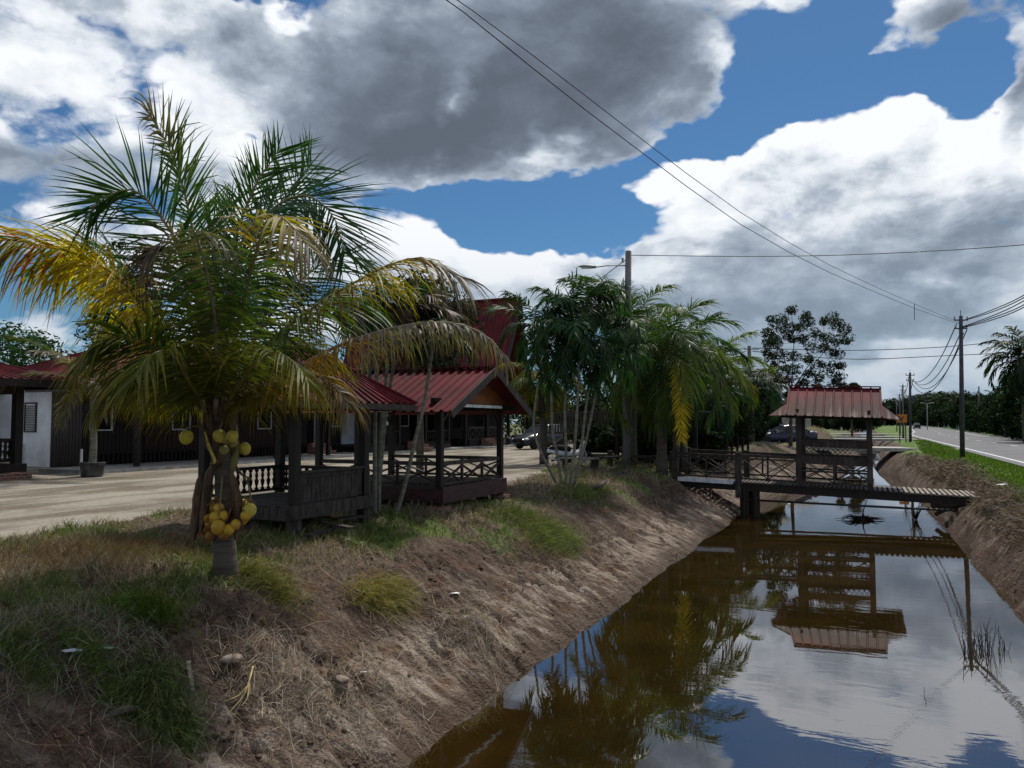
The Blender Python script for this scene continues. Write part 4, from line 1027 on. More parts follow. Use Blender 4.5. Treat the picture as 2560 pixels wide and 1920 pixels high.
# the coconut palm in front; fronds traced in the picture (x, y at 2212/1280 scale of the crop with its origin at 0,200), dy = depth from the trunk
PY = 8.15
def q7(X, Y, dy): return at(X / 1.728, 200 + Y / 1.728, PY + dy)
def coconut_palm():
    base = gnd(570, 1440, 0); base = Vector((base.x * PY / base.y, PY, 0))
    t = thing('coconut_palm', 'short coconut palm with wide arching green and yellow fronds and yellow coconuts', 'palm tree', base)
    off = -base
    def P(lst): return [q7(*p) + off for p in lst]
    FR = [  # points, L, n, twist, droop, colours, options
     ([(905, 1430, 0), (880, 1000, .1), (850, 760, .1), (795, 480, 0), (715, 260, -.1), (640, 150, -.1)], .44, 74, 80, .25, ((0, OLIVE), (.5, GREEN * 1.4), (1, BROWN)), dict(side_len=(.5, 1.15), start=.38, rnd_fold=.45, messy=.2, ang=(52, 26))),
     ([(900, 1430, 0), (850, 900, -.3), (760, 690, -.5), (600, 485, -.7), (460, 505, -.9), (370, 590, -1.0)], .62, 76, 58, .12, ((0, DARKG * 2), (.4, GREEN), (1, GREEN * 1.1)), dict(start=.25, ang=(72, 30))),
     ([(890, 1430, 0), (700, 1120, -.3), (560, 900, -.5), (380, 770, -.7), (180, 715, -.8), (-40, 680, -.9)], .80, 90, 18, .85, ((0, OLIVE), (.35, YELL), (.58, YELL * 1.4), (.74, YELL * 1.1), (.84, BROWN), (1, GREY * .5)), dict(wid=.036, start=.2)),
     ([(890, 1430, 0), (720, 1180, -.2), (600, 980, -.3), (480, 850, -.4), (360, 770, -.4), (240, 790, -.4)], .78, 84, 12, 1.0, ((0, OLIVE), (.2, YELL * 1.2), (.5, YELL * 1.5), (.85, YELL * 1.5), (1, OLIVE)), dict(wid=.036)),
     ([(890, 1430, 0), (760, 1180, .4), (640, 940, .6), (520, 790, .7), (400, 720, .8), (300, 790, .9)], .66, 70, 30, .5, ((0, OLIVE), (.5, GREEN * 1.2), (.8, GREEN), (1, OLIVE)), {}),
     ([(960, 1450, 0), (1120, 1330, -.3), (1260, 1275, -.5), (1400, 1290, -.6), (1500, 1390, -.7)], .50, 74, 10, 1.2, ((0, OLIVE), (.5, ORNG * .7), (1, BROWN)), dict(tipcol=YELL * .5)),
     ([(900, 1450, 0), (770, 1330, -.3), (640, 1265, -.5), (510, 1280, -.6), (420, 1380, -.7)], .52, 74, 10, 1.2, ((0, OLIVE), (.6, GREEN * 1.3), (1, OLIVE)), dict(tipcol=YELL * .5)),
     ([(900, 1450, .2), (820, 1340, .5), (730, 1300, .7), (640, 1360, .8)], .50, 60, 10, 1.2, ((0, OLIVE), (1, OLIVE)), dict(tipcol=YELL * .5)),
     ([(930, 1450, -.1), (935, 1250, -.6), (925, 1000, -1.0), (890, 820, -1.4), (850, 680, -1.6), (830, 640, -1.8)], .66, 90, 10, 2.3, ((0, OLIVE * 1.1), (.45, OLIVE * 1.2), (.7, GREEN), (1, GREY * .45)), dict(wid=.030, start=.15, stem='stem_dry', ang=(88, 62))),
     ([(930, 1450, 0), (850, 1150, -.4), (800, 900, -.7), (780, 740, -.9), (700, 700, -1.0), (620, 780, -1.1)], .62, 70, 15, 1.2, ((0, DARKG * 2), (.5, BROWN * .6), (1, BROWN * .7)), dict(wid=.028)),
     ([(930, 1430, 0), (950, 1000, .3), (1010, 700, .4), (1110, 440, .4), (1160, 370, .4), (1205, 300, .4)], .52, 72, 78, .08, ((0, OLIVE), (.4, GREEN * 1.3), (1, GREEN * .9)), dict(start=.3, ang=(66, 32), side_len=(1.2, .8))),
     ([(935, 1430, 0), (980, 1000, -.1), (1060, 700, -.2), (1200, 540, -.3), (1330, 500, -.4), (1440, 590, -.5), (1490, 750, -.6)], .68, 90, 55, .14, ((0, GREEN), (.5, DARKG * 1.8), (1, DARKG * 1.6)), dict(start=.22, ang=(74, 34))),
     ([(935, 1430, 0), (1000, 1050, .5), (1080, 800, .8), (1200, 560, 1.0), (1290, 440, 1.1), (1350, 370, 1.2)], .62, 60, 70, .2, ((0, GREEN), (1, DARKG * 2)), dict(start=.3)),
     ([(940, 1430, 0), (1020, 1100, -.5), (1090, 800, -.8), (1160, 600, -1.0), (1240, 610, -1.2), (1330, 720, -1.3)], .66, 72, 5, 1.3, ((0, OLIVE), (.45, GREEN * 1.2), (.62, YELL * .7), (.8, YELL), (1, GREY)), dict(tipcol=BROWN * 1.4, wid=.034)),
     ([(950, 1430, 0), (1150, 1150, -.2), (1330, 1000, -.3), (1540, 870, -.5), (1780, 770, -.6), (1990, 850, -.7)], .68, 90, 12, .9, ((0, DARKG * 2), (.35, OLIVE), (.55, YELL * .8), (.72, YELL * .6), (.82, BROWN), (1, GREY * .7)), dict(start=.2)),
     ([(960, 1460, 0), (1180, 1340, -.4), (1340, 1210, -.7), (1560, 1110, -.9), (1850, 1045, -1.1), (2060, 1080, -1.2), (2190, 1200, -1.3)], .36, 110, 5, 1.9, ((0, OLIVE), (.25, ORNG * .8), (.42, ORNG * .7), (.55, GREY * .8), (1, GREY * .55)), dict(tipcol=YELL * .4 + BROWN * .5, stem='stem_dry', wid=.030, start=.16, messy=.2)),
     ([(950, 1430, 0), (1080, 1150, .6), (1220, 950, 1.0), (1380, 800, 1.3), (1520, 760, 1.5), (1640, 850, 1.6)], .70, 74, 35, .3, ((0, GREEN), (1, DARKG * 2.4)), dict(start=.2)),
     ([(950, 1430, 0), (1100, 1220, .5), (1280, 1060, .8), (1460, 960, 1.0), (1600, 980, 1.2), (1720, 1080, 1.3)], .68, 72, 25, .6, ((0, OLIVE), (.6, GREEN), (1, GREEN)), {}),
     ([(900, 1440, 0), (780, 1260, -.5), (640, 1140, -.9), (500, 1110, -1.1), (380, 1180, -1.3)], .70, 76, 30, .75, ((0, OLIVE), (.5, GREEN * 1.5), (1, OLIVE * 1.2)), dict(tipcol=YELL * .45)),
     ([(900, 1440, 0), (810, 1290, -.9), (740, 1180, -1.3), (650, 1190, -1.6), (580, 1290, -1.8)], .58, 64, 30, .8, ((0, OLIVE), (1, OLIVE * 1.3)), dict(tipcol=YELL * .5)),
     ([(960, 1440, 0), (1050, 1290, -.8), (1130, 1200, -1.1), (1230, 1190, -1.4), (1330, 1290, -1.6)], .56, 64, -30, .8, ((0, OLIVE), (1, OLIVE * 1.2)), dict(tipcol=YELL * .6)),
     ([(960, 1440, 0), (1080, 1280, .2), (1200, 1170, .3), (1330, 1150, .4), (1440, 1240, .5)], .60, 64, -20, .8, ((0, GREEN), (1, OLIVE)), dict(tipcol=YELL * .5)),
     ([(920, 1430, 0), (900, 1050, .6), (880, 880, .9), (900, 720, 1.1), (960, 600, 1.2), (1010, 520, 1.2)], .56, 60, 60, .2, ((0, DARKG * 1.5), (1, DARKG * 2.0)), dict(start=.25)),
     ([(940, 1430, 0), (1000, 1100, .6), (1090, 950, .9), (1180, 880, 1.1), (1300, 860, 1.3)], .62, 60, 25, .4, ((0, GREEN), (1, DARKG * 2.4)), {}),
    ]
    for i, (pts, L_, n, tw, dr, cols, op) in enumerate(FR):
        wd = op.pop('wid', .030) * .74; op.setdefault('ang', (76, 38)); frond(t, P(pts), L_ * 1.32, int(n * 1.25), tw, dr * 1.15, wd, cols, seed=i * 13 + 5, **op)
    # trunk
    m = MB(); pts = [(566, 1475), (563, 1400), (560, 1330), (562, 1250), (560, 1180), (555, 1110), (550, 1050), (545, 985), (540, 930)]
    rad = [.150, .122, .108, .100, .096, .10, .125, .13, .09]
    C = [at(u, v, PY) + off for u, v in pts]; N = 110; CC = bez(C, N); rr = list(np.interp(np.arange(N + 1) / N, np.linspace(0, 1, len(rad)), rad))
    rr = [r * (1 + .045 * ((i % 5) / 4.0) + .02 * math.sin(i * .7)) for i, r in enumerate(rr)]
    m.tube(CC, rr, 16); m.build('trunk', M['palm_bark'], t, smooth=True)
    # crown shaft: old leaf bases
    rng = random.Random(5)
    for k in range(11):
        a = k * 2.4; m = MB(); v0 = 1190 - k * 14
        c = at(552, v0, PY) + off; d = Vector((math.cos(a), math.sin(a), 0))
        m.tube([c + d * .06, c + d * .12 + Vector((0, 0, .10)), c + d * .17 + Vector((0, 0, .30)), c + d * .15 + Vector((0, 0, .46))], [.055, .05, .032, .016], 7)
        m.build('leaf_base', M['sheath'] if k % 3 else M['leafstem'], t, smooth=True)
    # hanging dry sheaths and spathes
    m = None
    SH = [[(505, 1185), (500, 1210), (488, 1290), (482, 1352)], [(545, 1140), (520, 1190), (512, 1250), (500, 1330)], [(572, 1170), (586, 1220), (592, 1290), (588, 1350)], [(590, 1170), (606, 1188), (622, 1196), (612, 1215)],
          [(512, 1080), (524, 1120), (536, 1150), (534, 1160)], [(578, 1270), (565, 1300), (558, 1330), (562, 1345)], [(512, 1268), (480, 1290), (440, 1302), (405, 1330)]]
    for k, sh in enumerate(SH):
        pts = [at(u, v, PY - .12 - .02 * k) + off for u, v in sh]; q = bez(pts, 10); w = [.02, .05, .062, .055, .02][0:5]
        if k in (3, 4, 5, 6): w = [.012, .022, .02, .018, .006]
        if k == 6: w = [.006, .005, .004, .003, .002]
        m = MB(); ww = list(np.interp(np.arange(11) / 10, np.linspace(0, 1, 5), w)); vs = []
        for j, c in enumerate(q):
            r = ww[j] * rng.uniform(.85, 1.1); f = .35 * r
            vs += [c + Vector((-r, f, 0)), c + Vector((-r * .4, -f, 0)), c + Vector((r * .4, -f, 0)), c + Vector((r, f, 0)), c + Vector((r * .4, -f + .01, 0)), c + Vector((-r * .4, -f + .01, 0))]
        m.add(vs, [(j * 6 + a, j * 6 + (a + 1) % 6, (j + 1) * 6 + (a + 1) % 6, (j + 1) * 6 + a) for j in range(10) for a in range(6)])
        m.build('dry_sheath', M['sheath'] if k != 4 else M['coco'], t, smooth=True)
    # nuts
    NU = [(466, 1093, -.35, .062, 0), (549, 1090, -.28, .058, 0), (580, 1091, -.30, .062, 0), (612, 1122, .05, .055, 0), (582, 1108, -.2, .045, 2), (560, 1125, -.2, .04, 2),
          (515, 1294, -.10, .05, 1), (530, 1270, -.05, .05, 1), (545, 1318, -.28, .062, 1), (572, 1325, -.26, .06, 1), (598, 1281, -.05, .052, 1), (624, 1276, -.16, .062, 0), (605, 1298, -.02, .055, 1),
          (538, 1294, -.24, .055, 1), (588, 1312, -.24, .055, 1), (614, 1290, -.2, .05, 1), (500, 1302, -.05, .05, 1), (560, 1335, -.24, .052, 3), (547, 1272, -.2, .05, 1), (566, 1098, -.26, .05, 2),
          (556, 1290, -.22, .05, 1), (525, 1340, -.1, .05, 3), (508, 1322, -.05, .055, 3), (528, 1312, -.15, .045, 3), (608, 1262, .05, .05, 0), (520, 1265, .05, .045, 3), (590, 1300, -.1, .045, 3)]
    for (u, v, dy, r, k) in NU:
        c = at(u, v, PY + dy) + off; r *= rng.uniform(.92, 1.2); m = MB(); a = rng.uniform(0, 3)
        m.lathe([(0.001, -1.12 * r), (.42 * r, -1.0 * r), (.80 * r, -.62 * r), (.98 * r, -.1 * r), (.95 * r, .35 * r), (.72 * r, .8 * r), (.35 * r, 1.02 * r), (.001, 1.08 * r)], (0, 0, 0), 14)
        o = m.build('coconut', [M['coco'], M['coco_o'], M['coco_g'], M['coco_r']][k], t, smooth=True); o.location = c; o.rotation_euler = (rng.uniform(-.4, .4), rng.uniform(-.4, .4), a)
        m = MB(); m.tube([(0, 0, r * .98), (0.01, .01, r * 1.35)], [.22 * r, .10 * r], 6); m.build('nut_cap', M['sheath'], o)
    # fruit stalks
    for ST_ in ([(590, 1165, 0), (608, 1190, -.1), (622, 1215, -.14), (628, 1262, -.16)], [(545, 1100, 0), (500, 1068, -.2), (470, 1068, -.33), (466, 1075, -.35)], [(550, 1180, 0), (530, 1230, -.1), (525, 1262, -.1), (520, 1290, -.1)],
                [(556, 1190, -.1), (552, 1240, -.2), (548, 1290, -.28)], [(552, 1040, 0), (555, 1055, -.2), (549, 1072, -.28)], [(565, 1040, 0), (575, 1055, -.2), (580, 1072, -.3)], [(570, 1190, 0), (600, 1230, -.05), (600, 1262, -.05)]):
        m = MB(); m.tube(bez([at(u, v, PY + d) + off for u, v, d in ST_], 8), .009, 6); m.build('fruit_stalk', M['leafstem'], t, smooth=True)
    for (u, v, dy, w) in ((525, 1258, -.05, 34), (532, 1300, -.15, 30), (600, 1262, -.1, 30), (545, 1250, -.15, 30), (618, 1250, -.1, 22), (515, 1330, -.1, 26)):
        m = MB(); c = at(u, v, PY + dy) + off
        for k in range(14):
            e = c + Vector((rng.uniform(-1, 1), rng.uniform(-1, 1), rng.uniform(-1, .6))).normalized() * rng.uniform(.06, .15); mid = (c + e) / 2 + Vector((0, 0, .02))
            m.tube([c, mid, e], .0035, 4, cap=False)
        m.build('fruit_strands', M['coco_r'], t)
M['coco'] = mat('yellow nut husk', (0.52, 0.40, 0.055), (0.42, 0.34, 0.04), 5, 0.45, c3=(0.16, 0.11, 0.03), s3=16, lo3=.54, hi3=.66)
M['coco_o'] = mat('orange nut husk', (0.48, 0.30, 0.025), (0.38, 0.21, 0.02), 7, 0.5, c3=(0.12, 0.06, 0.02), s3=14, lo3=.6, hi3=.7)
M['coco_g'] = mat('unripe nut', (0.26, 0.26, 0.05), (0.20, 0.15, 0.04), 7, 0.5)
M['coco_r'] = mat('dried orange fruit stalk', (0.30, 0.14, 0.025), (0.18, 0.08, 0.02), 9, 0.7)
coconut_palm()

def arc_frond(azim, length, up, sag, base=(0, 0, 0), lean=0.0):
    """midrib that leaves the crown at elevation `up` degrees and falls over by `sag` degrees along its length"""
    p = Vector(base); pts = [p.copy()]; n = 6; e = math.radians(up)
    for k in range(n):
        e2 = e - math.radians(sag) * ((k + .5) / n) ** 1.15
        d = Vector((math.sin(azim) * math.cos(e2), math.cos(azim) * math.cos(e2), math.sin(e2)))
        p = p + d * (length / n); pts.append(p.copy())
    return pts
def palm(name, label, loc, trunk_pts, trad, crown, nf, L, leaf, cols, seed=0, group=None, cat='palm tree', up=(15, 80), sag=(60, 110), n=34, wid=.05, droop=.5, bark='palm_bark', twist=0, segs=4, tw_rnd=0, tint_rng=(.75, 1.25)):
    rng = random.Random(seed); t = thing(name, label, cat, loc, 0, group)
    m = MB(); C = bez(trunk_pts, 12); m.tube(C, list(np.interp(np.arange(13) / 12, np.linspace(0, 1, len(trad)), trad)), 9); m.build('trunk', M[bark], t, smooth=True)
    for k in range(nf):
        f = k / max(1, nf - 1); az = k * 2.399 + rng.uniform(-.25, .25)
        u = up[1] + (up[0] - up[1]) * f + rng.uniform(-8, 8); sg = sag[0] + (sag[1] - sag[0]) * f * rng.uniform(.8, 1.2)
        s = rng.uniform(*tint_rng); cs = cols[k % len(cols)] if isinstance(cols[0][0], tuple) or isinstance(cols[0][0], list) else cols
        cs = tuple((a, b * s) for a, b in cs)
        frond(t, arc_frond(az, L * rng.uniform(.85, 1.1), u, sg, crown), leaf, n, twist + rng.uniform(-tw_rnd, tw_rnd), droop * rng.uniform(.7, 1.4), wid, cs, seed=seed * 100 + k, r0=.018, segs=segs, start=.15, rnd_fold=.1, messy=.15)
    return t
CG = [((0, OLIVE), (.5, GREEN * 1.3), (1, GREEN)), ((0, GREEN), (1, PALEG * .8)), ((0, GREEN), (.6, OLIVE * 1.2), (1, OLIVE * 1.6))]
DK = [((0, DARKG * 1.1), (1, DARKG * 1.4)), ((0, DARKG), (1, GREEN * .7)), ((0, DARKG), (1, DARKG * 1.8))]

# slim clumping palms beside the gazebos: every stem is a palm of one clump, the clump moves as one plant
def clump(name, label, base, stems, crowns, seed, L=1.25, leaf=.5, cols=DK, nf=8, rad=.035):
    rng = random.Random(seed); t = thing(name, label, 'palm tree', base)
    for k, st in enumerate(stems):
        pts = [p - Vector(base) for p in st]; m = MB(); C = bez(pts, 16)
        rr = [rad * (1.15 - .4 * i / 16) * (1.10 if i % 2 else 1.0) for i in range(17)]; m.tube(C, rr, 8); m.build('stem', M['slim_bark'], t, smooth=True)
    for k, (c, nfr, up, ln) in enumerate(crowns):
        c = c - Vector(base)
        for j in range(nfr):
            az = j * 2.399 + k; u = up[0] + (up[1] - up[0]) * rng.random(); cs = cols[(j + k) % len(cols)]; s = rng.uniform(.7, 1.4)
            frond(t, arc_frond(az, ln * rng.uniform(.8, 1.15), u, rng.uniform(60, 140), c), leaf, 36, rng.uniform(-20, 20), rng.uniform(.4, 1.1), .036, tuple((a, b * s) for a, b in cs), seed=seed * 50 + k * 10 + j, r0=.012, segs=4, start=.22, messy=.2, ang=(62, 30))
    return t
def S(*uvY): return [at(*q) for q in uvY]
Y1 = 13.0
b1 = gnd(935, 1292, 0)
clump('clumping_palm', 'clump of slim pale palm stems between the two gazebos, one stem leaning right', b1,
      [S((912, 1295, 12.9), (905, 1200, 12.9), (905, 1080, 12.9), (908, 940, 12.9), (935, 800, 12.9)), S((925, 1300, 13), (920, 1200, 13), (915, 1080, 13.1), (922, 960, 13.1), (940, 800, 13.1)),
       S((936, 1298, 12.8), (937, 1180, 12.8), (938, 1050, 12.8), (941, 950, 12.8), (942, 800, 12.8)), S((948, 1300, 13), (947, 1200, 13), (953, 1080, 13), (964, 960, 13), (980, 790, 13)),
       S((944, 1296, 13.2), (947, 1230, 13.2), (958, 1100, 13.2), (972, 980, 13.2), (1010, 800, 13.2)), S((985, 1300, 12.7), (1010, 1220, 12.7), (1040, 1090, 12.7), (1062, 1000, 12.8), (1084, 850, 12.9))],
      [(at(938, 800, 13.1), 9, (10, 80), 1.0), (at(985, 790, 13.3), 9, (10, 80), 1.0), (at(1030, 790, 13.6), 9, (5, 80), .95), (at(1082, 845, 12.9), 6, (10, 70), .7), (at(970, 770, 14.2), 9, (10, 85), 1.1)], 3,
      cols=[((0, DARKG), (1, DARKG * 1.3)), ((0, BROWN * .4), (1, BROWN * .6)), ((0, DARKG), (1, GREEN * .7))])
b2 = gnd(1408, 1216, 0)
clump('clumping_palm', 'slim-stemmed palm clump with dense dark green crown beside the street lamp pole', b2,
      [S((1396, 1217, 19.3), (1372, 1170, 19.3), (1348, 1120, 19.3), (1334, 1060, 19.4), (1345, 960, 19.5)), S((1405, 1220, 19.5), (1396, 1150, 19.5), (1382, 1080, 19.5), (1378, 980, 19.5)), S((1415, 1220, 19.6), (1415, 1130, 19.6), (1412, 1020, 19.6), (1420, 920, 19.6)),
       S((1424, 1218, 19.2), (1436, 1120, 19.2), (1444, 1000, 19.2), (1448, 900, 19.2)), S((1434, 1216, 19.7), (1452, 1130, 19.7), (1462, 1040, 19.7), (1480, 900, 19.7)), S((1428, 1220, 20), (1444, 1180, 20.2), (1470, 1080, 20.6), (1500, 930, 21))],
      [(at(1350, 830, 19.6), 11, (0, 85), 1.45), (at(1420, 790, 19.7), 11, (10, 85), 1.35), (at(1470, 770, 19.9), 12, (5, 88), 1.45), (at(1450, 850, 19.3), 10, (-10, 70), 1.4), (at(1520, 800, 20.6), 11, (0, 80), 1.35), (at(1500, 880, 20.3), 10, (-20, 60), 1.35), (at(1400, 880, 20), 10, (-20, 50), 1.3)], 9,
      leaf=.56, cols=[((0, DARKG * 1.5), (1, DARKG * 2.0)), ((0, DARKG * 1.2), (1, GREEN * .9)), ((0, DARKG), (1, DARKG * 2))])

# coconut palms beyond the lamp pole
def cpalm(label, u, vb, Y, crown_uv, seed, nf=15, L=2.1, leaf=.75, cols=CG, up=(-18, 80), **k):
    b = at(u, vb, Y); b.z = 0; c = at(*crown_uv, Y) - b; tp = [Vector((0, 0, -.1)), Vector((c.x * .2, 0, c.z * .35)), Vector((c.x * .6, 0, c.z * .7)), c]
    return palm('coconut_palm', label, b, tp, [.20, .15, .12, .12], tuple(c), nf + 4, L, leaf * 1.15, cols, seed, n=60, wid=k.pop('wid', .045) * .85, up=up, droop=k.pop('droop', 1.1), sag=(70, 130), **k)
pB = cpalm('coconut palm with one bright orange-yellow dead frond hanging toward the bridge rail', 1655, 1180, 25, (1650, 900), 21, 24, 2.8, .9)
pt = [at(*q) - pB.location for q in ((1650, 890, 25), (1665, 880, 24.2), (1690, 920, 23.8), (1700, 1000, 23.6), (1702, 1100, 23.5))]
o = frond(pB, pt, .52, 60, 0, .10, .045, ((0, YELL * 1.7), (1, YELL * 1.7)), seed=77, start=.35, ang=(58, 30), rnd_fold=0.0, name='dead_frond'); o['label'] = 'bright yellow-orange hanging dead frond'
pt = [at(*q) - pB.location for q in ((1650, 890, 25), (1560, 860, 24.2), (1680, 905, 24), (1780, 950, 23.6), (1840, 1030, 23.5))]
frond(pB, [pt[0], pt[2] + Vector((0, 0, .5)), pt[3] + Vector((0, 0, .35)), pt[4]], .8, 56, 20, .9, .045, ((0, OLIVE), (1, OLIVE * 1.4)), seed=78)
cpalm('coconut palm partly hidden behind the street lamp pole', 1580, 1165, 27.5, (1585, 830), 31, 17, 2.7, .85, up=(-25, 85))
cpalm('low yellowish-green coconut palm nearest the far side of the footbridge', 1800, 1125, 38, (1790, 935), 41, 15, 2.9, .9, cols=[((0, OLIVE), (1, OLIVE * 1.6)), ((0, OLIVE), (1, PALEG)), ((0, YELL * .5), (1, OLIVE))], wid=.06)
cpalm('dark green coconut palm in the row behind the lamp pole', 1720, 1130, 34, (1715, 900), 51, 14, 2.7, .85, cols=DK + CG[:1], wid=.055)
cpalm('small palm with drooping yellow-green fronds left of the slim-stemmed clump', 1360, 1150, 30, (1352, 960), 61, 12, 1.7, .6, cols=[((0, OLIVE), (1, YELL * .6)), ((0, OLIVE), (1, OLIVE))])
cpalm('low young coconut palm in the gloom behind the left end of the footbridge rail', 1770, 1135, 33, (1765, 1010), 91, 12, 2.0, .75, cols=DK, wid=.05)
cpalm('low young coconut palm under the larger ones right of the lamp pole', 1610, 1150, 30, (1612, 985), 95, 12, 1.9, .7, cols=DK + CG[:1], wid=.045)
cpalm('dark coconut palm at the far right end of the palm row', 1880, 1115, 44, (1880, 975), 71, 13, 2.4, .8, cols=DK, wid=.06)

# potted palm in front of the long house
pb = gnd(230, 1192, 0)
t = palm('potted_palm', 'slim palm with brown drooping fronds growing in a black pot', pb, [Vector((0, 0, .3)), Vector((.02, 0, 1.0)), Vector((-.01, 0, 1.9)), Vector((.0, 0, 2.75))], [.115, .10, .085, .075], (0, 0, 2.75), 11, 2.6, .62,
         [((0, OLIVE * .7), (1, BROWN)), ((0, BROWN), (1, GREY * .7)), ((0, GREEN), (1, OLIVE))], 81, n=40, wid=.045, up=(2, 60), sag=(30, 80), droop=.7, bark='slim_bark')
m = MB(); m.lathe([(.24, 0), (.30, .03), (.33, .36), (.36, .38), (.36, .43), (.31, .44), (.30, .38)], (0, 0, 0), 22); m.build('pot', mat('black glazed pot', (0.02, 0.018, 0.017), (0.075, 0.07, 0.065), 5, 0.5, 0.004, 12), t, smooth=False)
m = MB(); m.lathe([(.30, .36), (.001, .39)], (0, 0, 0), 16); m.build('soil', mat('pot soil', (0.03, .02, .015)), t)
o = MB().tube([gnd(202, 1188) , gnd(202, 1188) + Vector((0, 0, .8))], .035, 8).build('standpipe', M['white_trim']); tag(o, 'white upright pipe beside the black palm pot', 'pipe')
# ---------------------------------------------------------------- trees
def leaf_cloud(name, parent, cs, rad, per, size, cols, seed, flat=0.85, mt='leaf', droop=0.0):
    rng = np.random.RandomState(seed); cs = np.array([tuple(c) for c in cs]); n = len(cs) * per
    rad = np.broadcast_to(np.array(rad, float), (len(cs),)); R_ = np.repeat(rad, per)
    d = rng.normal(size=(n, 3)); d /= np.linalg.norm(d, axis=1)[:, None]
    r = rng.uniform(.25, 1, n) ** .5
    P = np.repeat(cs, per, 0) + d * (R_ * r)[:, None] * np.array([1, 1, flat])
    nrm = d * .5 + rng.normal(size=(n, 3)) * .6 + np.array([0, 0, .35]); nrm /= np.linalg.norm(nrm, axis=1)[:, None]
    t = np.cross(nrm, rng.normal(size=(n, 3))); t /= np.linalg.norm(t, axis=1)[:, None]; t[:, 2] -= droop; b = np.cross(nrm, t)
    s = (size * rng.uniform(.6, 1.35, n))[:, None]
    V = np.stack([P - t * s, P + b * s * .42 - t * s * .1, P + t * s, P - b * s * .42 - t * s * .1], 1).reshape(-1, 3)
    Fc = np.arange(n * 4).reshape(n, 4)
    cc = np.array(cols); k = cc[rng.randint(0, len(cc), n)] * rng.uniform(.55, 1.5, n)[:, None]
    clump_tone = np.repeat(rng.uniform(.65, 1.45, len(cs)), per)[:, None]; k = k * clump_tone
    return npmesh(name, V, Fc, M[mt], parent, col=np.repeat(k, 4, 0))
LG = [(0.020, 0.042, 0.012), (0.032, 0.058, 0.014), (0.014, 0.028, 0.010)]
LD = [(0.010, 0.020, 0.009), (0.016, 0.030, 0.012), (0.022, 0.024, 0.014)]
def tree(name, label, base, trunk_h, crown_c, crown_r, nclump, clump_r, per, leaf, cols, seed, cat='tree', group=None, trad=.15, limbs=7):
    rng = random.Random(seed); t = thing(name, label, cat, base, 0, group); cc = Vector(crown_c); cr = Vector(crown_r)
    m = MB(); top = Vector((cc.x * .6, cc.y * .6, trunk_h)); m.tube([(0, 0, -.2), top * .5, top, cc], [trad * 1.2, trad, trad * .7, trad * .3], 8)
    cl = []
    for k in range(nclump):
        while True:
            d = Vector((rng.uniform(-1, 1), rng.uniform(-1, 1), rng.uniform(-1, 1)))
            if .25 < d.length < 1: break
        cl.append(Vector((cc.x + d.x * cr.x, cc.y + d.y * cr.y, cc.z + d.z * cr.z)))
    for k in range(limbs):
        e = cl[k * len(cl) // limbs]; mid = top.lerp(e, .5) + Vector((0, 0, -.1 * cr.z)); m.tube([top * rng.uniform(.7, 1), mid, e], [trad * .4, trad * .25, trad * .08], 5)
    m.build('trunk', M['bark'], t, smooth=True)
    leaf_cloud('crown', t, cl, [clump_r * rng.uniform(.7, 1.3) for _ in cl], per, leaf, cols, seed)
    return t

# broad-leaved tree with separate round leaf clumps, beyond the footbridge
TY = 50
tb = at(1975, 1060, TY); tb.z = 0
t = thing('broadleaf_tree', 'open tree of separate round dark leaf clumps rising behind the bridge shelter', 'tree', tb)
CP = [(1983, 782), (1955, 797), (1930, 803), (2010, 792), (2055, 806), (2080, 800), (2105, 822), (2118, 848), (1922, 830), (1950, 828), (1978, 815), (2000, 822), (2040, 832), (2068, 838), (2092, 850), (1918, 862), (1945, 862), (1975, 850),
      (2005, 852), (2032, 862), (2062, 872), (2088, 885), (2106, 908), (1925, 892), (1952, 890), (1985, 885), (2015, 892), (2045, 903), (2078, 915), (2098, 935), (1930, 918), (1958, 925), (1990, 922), (2022, 930), (2055, 940), (2085, 958), (1940, 948), (1970, 955), (2005, 960), (2040, 965), (2105, 965), (1975, 980), (1915, 880), (1935, 846), (2020, 808), (2090, 812)]
rng = random.Random(4); cl = []
for (u, v) in CP:
    for j in range(2): cl.append(at(u + rng.uniform(-8, 8), v + rng.uniform(-8, 8), TY + rng.uniform(-1.6, 1.6)) - tb)
m = MB(); top = at(1978, 990, TY) - tb; m.tube([(0, 0, -.2), top * .6, top], [.15, .11, .09], 8)
hubs = [at(u, v, TY + d) - tb for (u, v, d) in ((1945, 935, -.5), (1958, 880, .4), (1985, 855, -.3), (2030, 900, .3), (2060, 880, -.4), (2065, 935, .5), (2000, 945, .9))]
for h_ in hubs: m.tube([top, top.lerp(h_, .5) + Vector((0, 0, .15)), h_], [.05, .035, .022], 6)
for e in cl:
    h_ = min(hubs, key=lambda q: (q - e).length + .3 * max(0, q.z - e.z)); m.tube([h_, h_.lerp(e, .5) + Vector((0, 0, -.05)), e], [.018, .012, .006], 4, cap=False)
m.build('trunk', M['bark'], t, smooth=True)
leaf_cloud('crown', t, cl, [rng.uniform(.28, .55) for _ in cl], 130, .09, [(0.012, 0.022, 0.010), (0.020, 0.034, 0.014), (0.035, 0.045, 0.028)], 5)

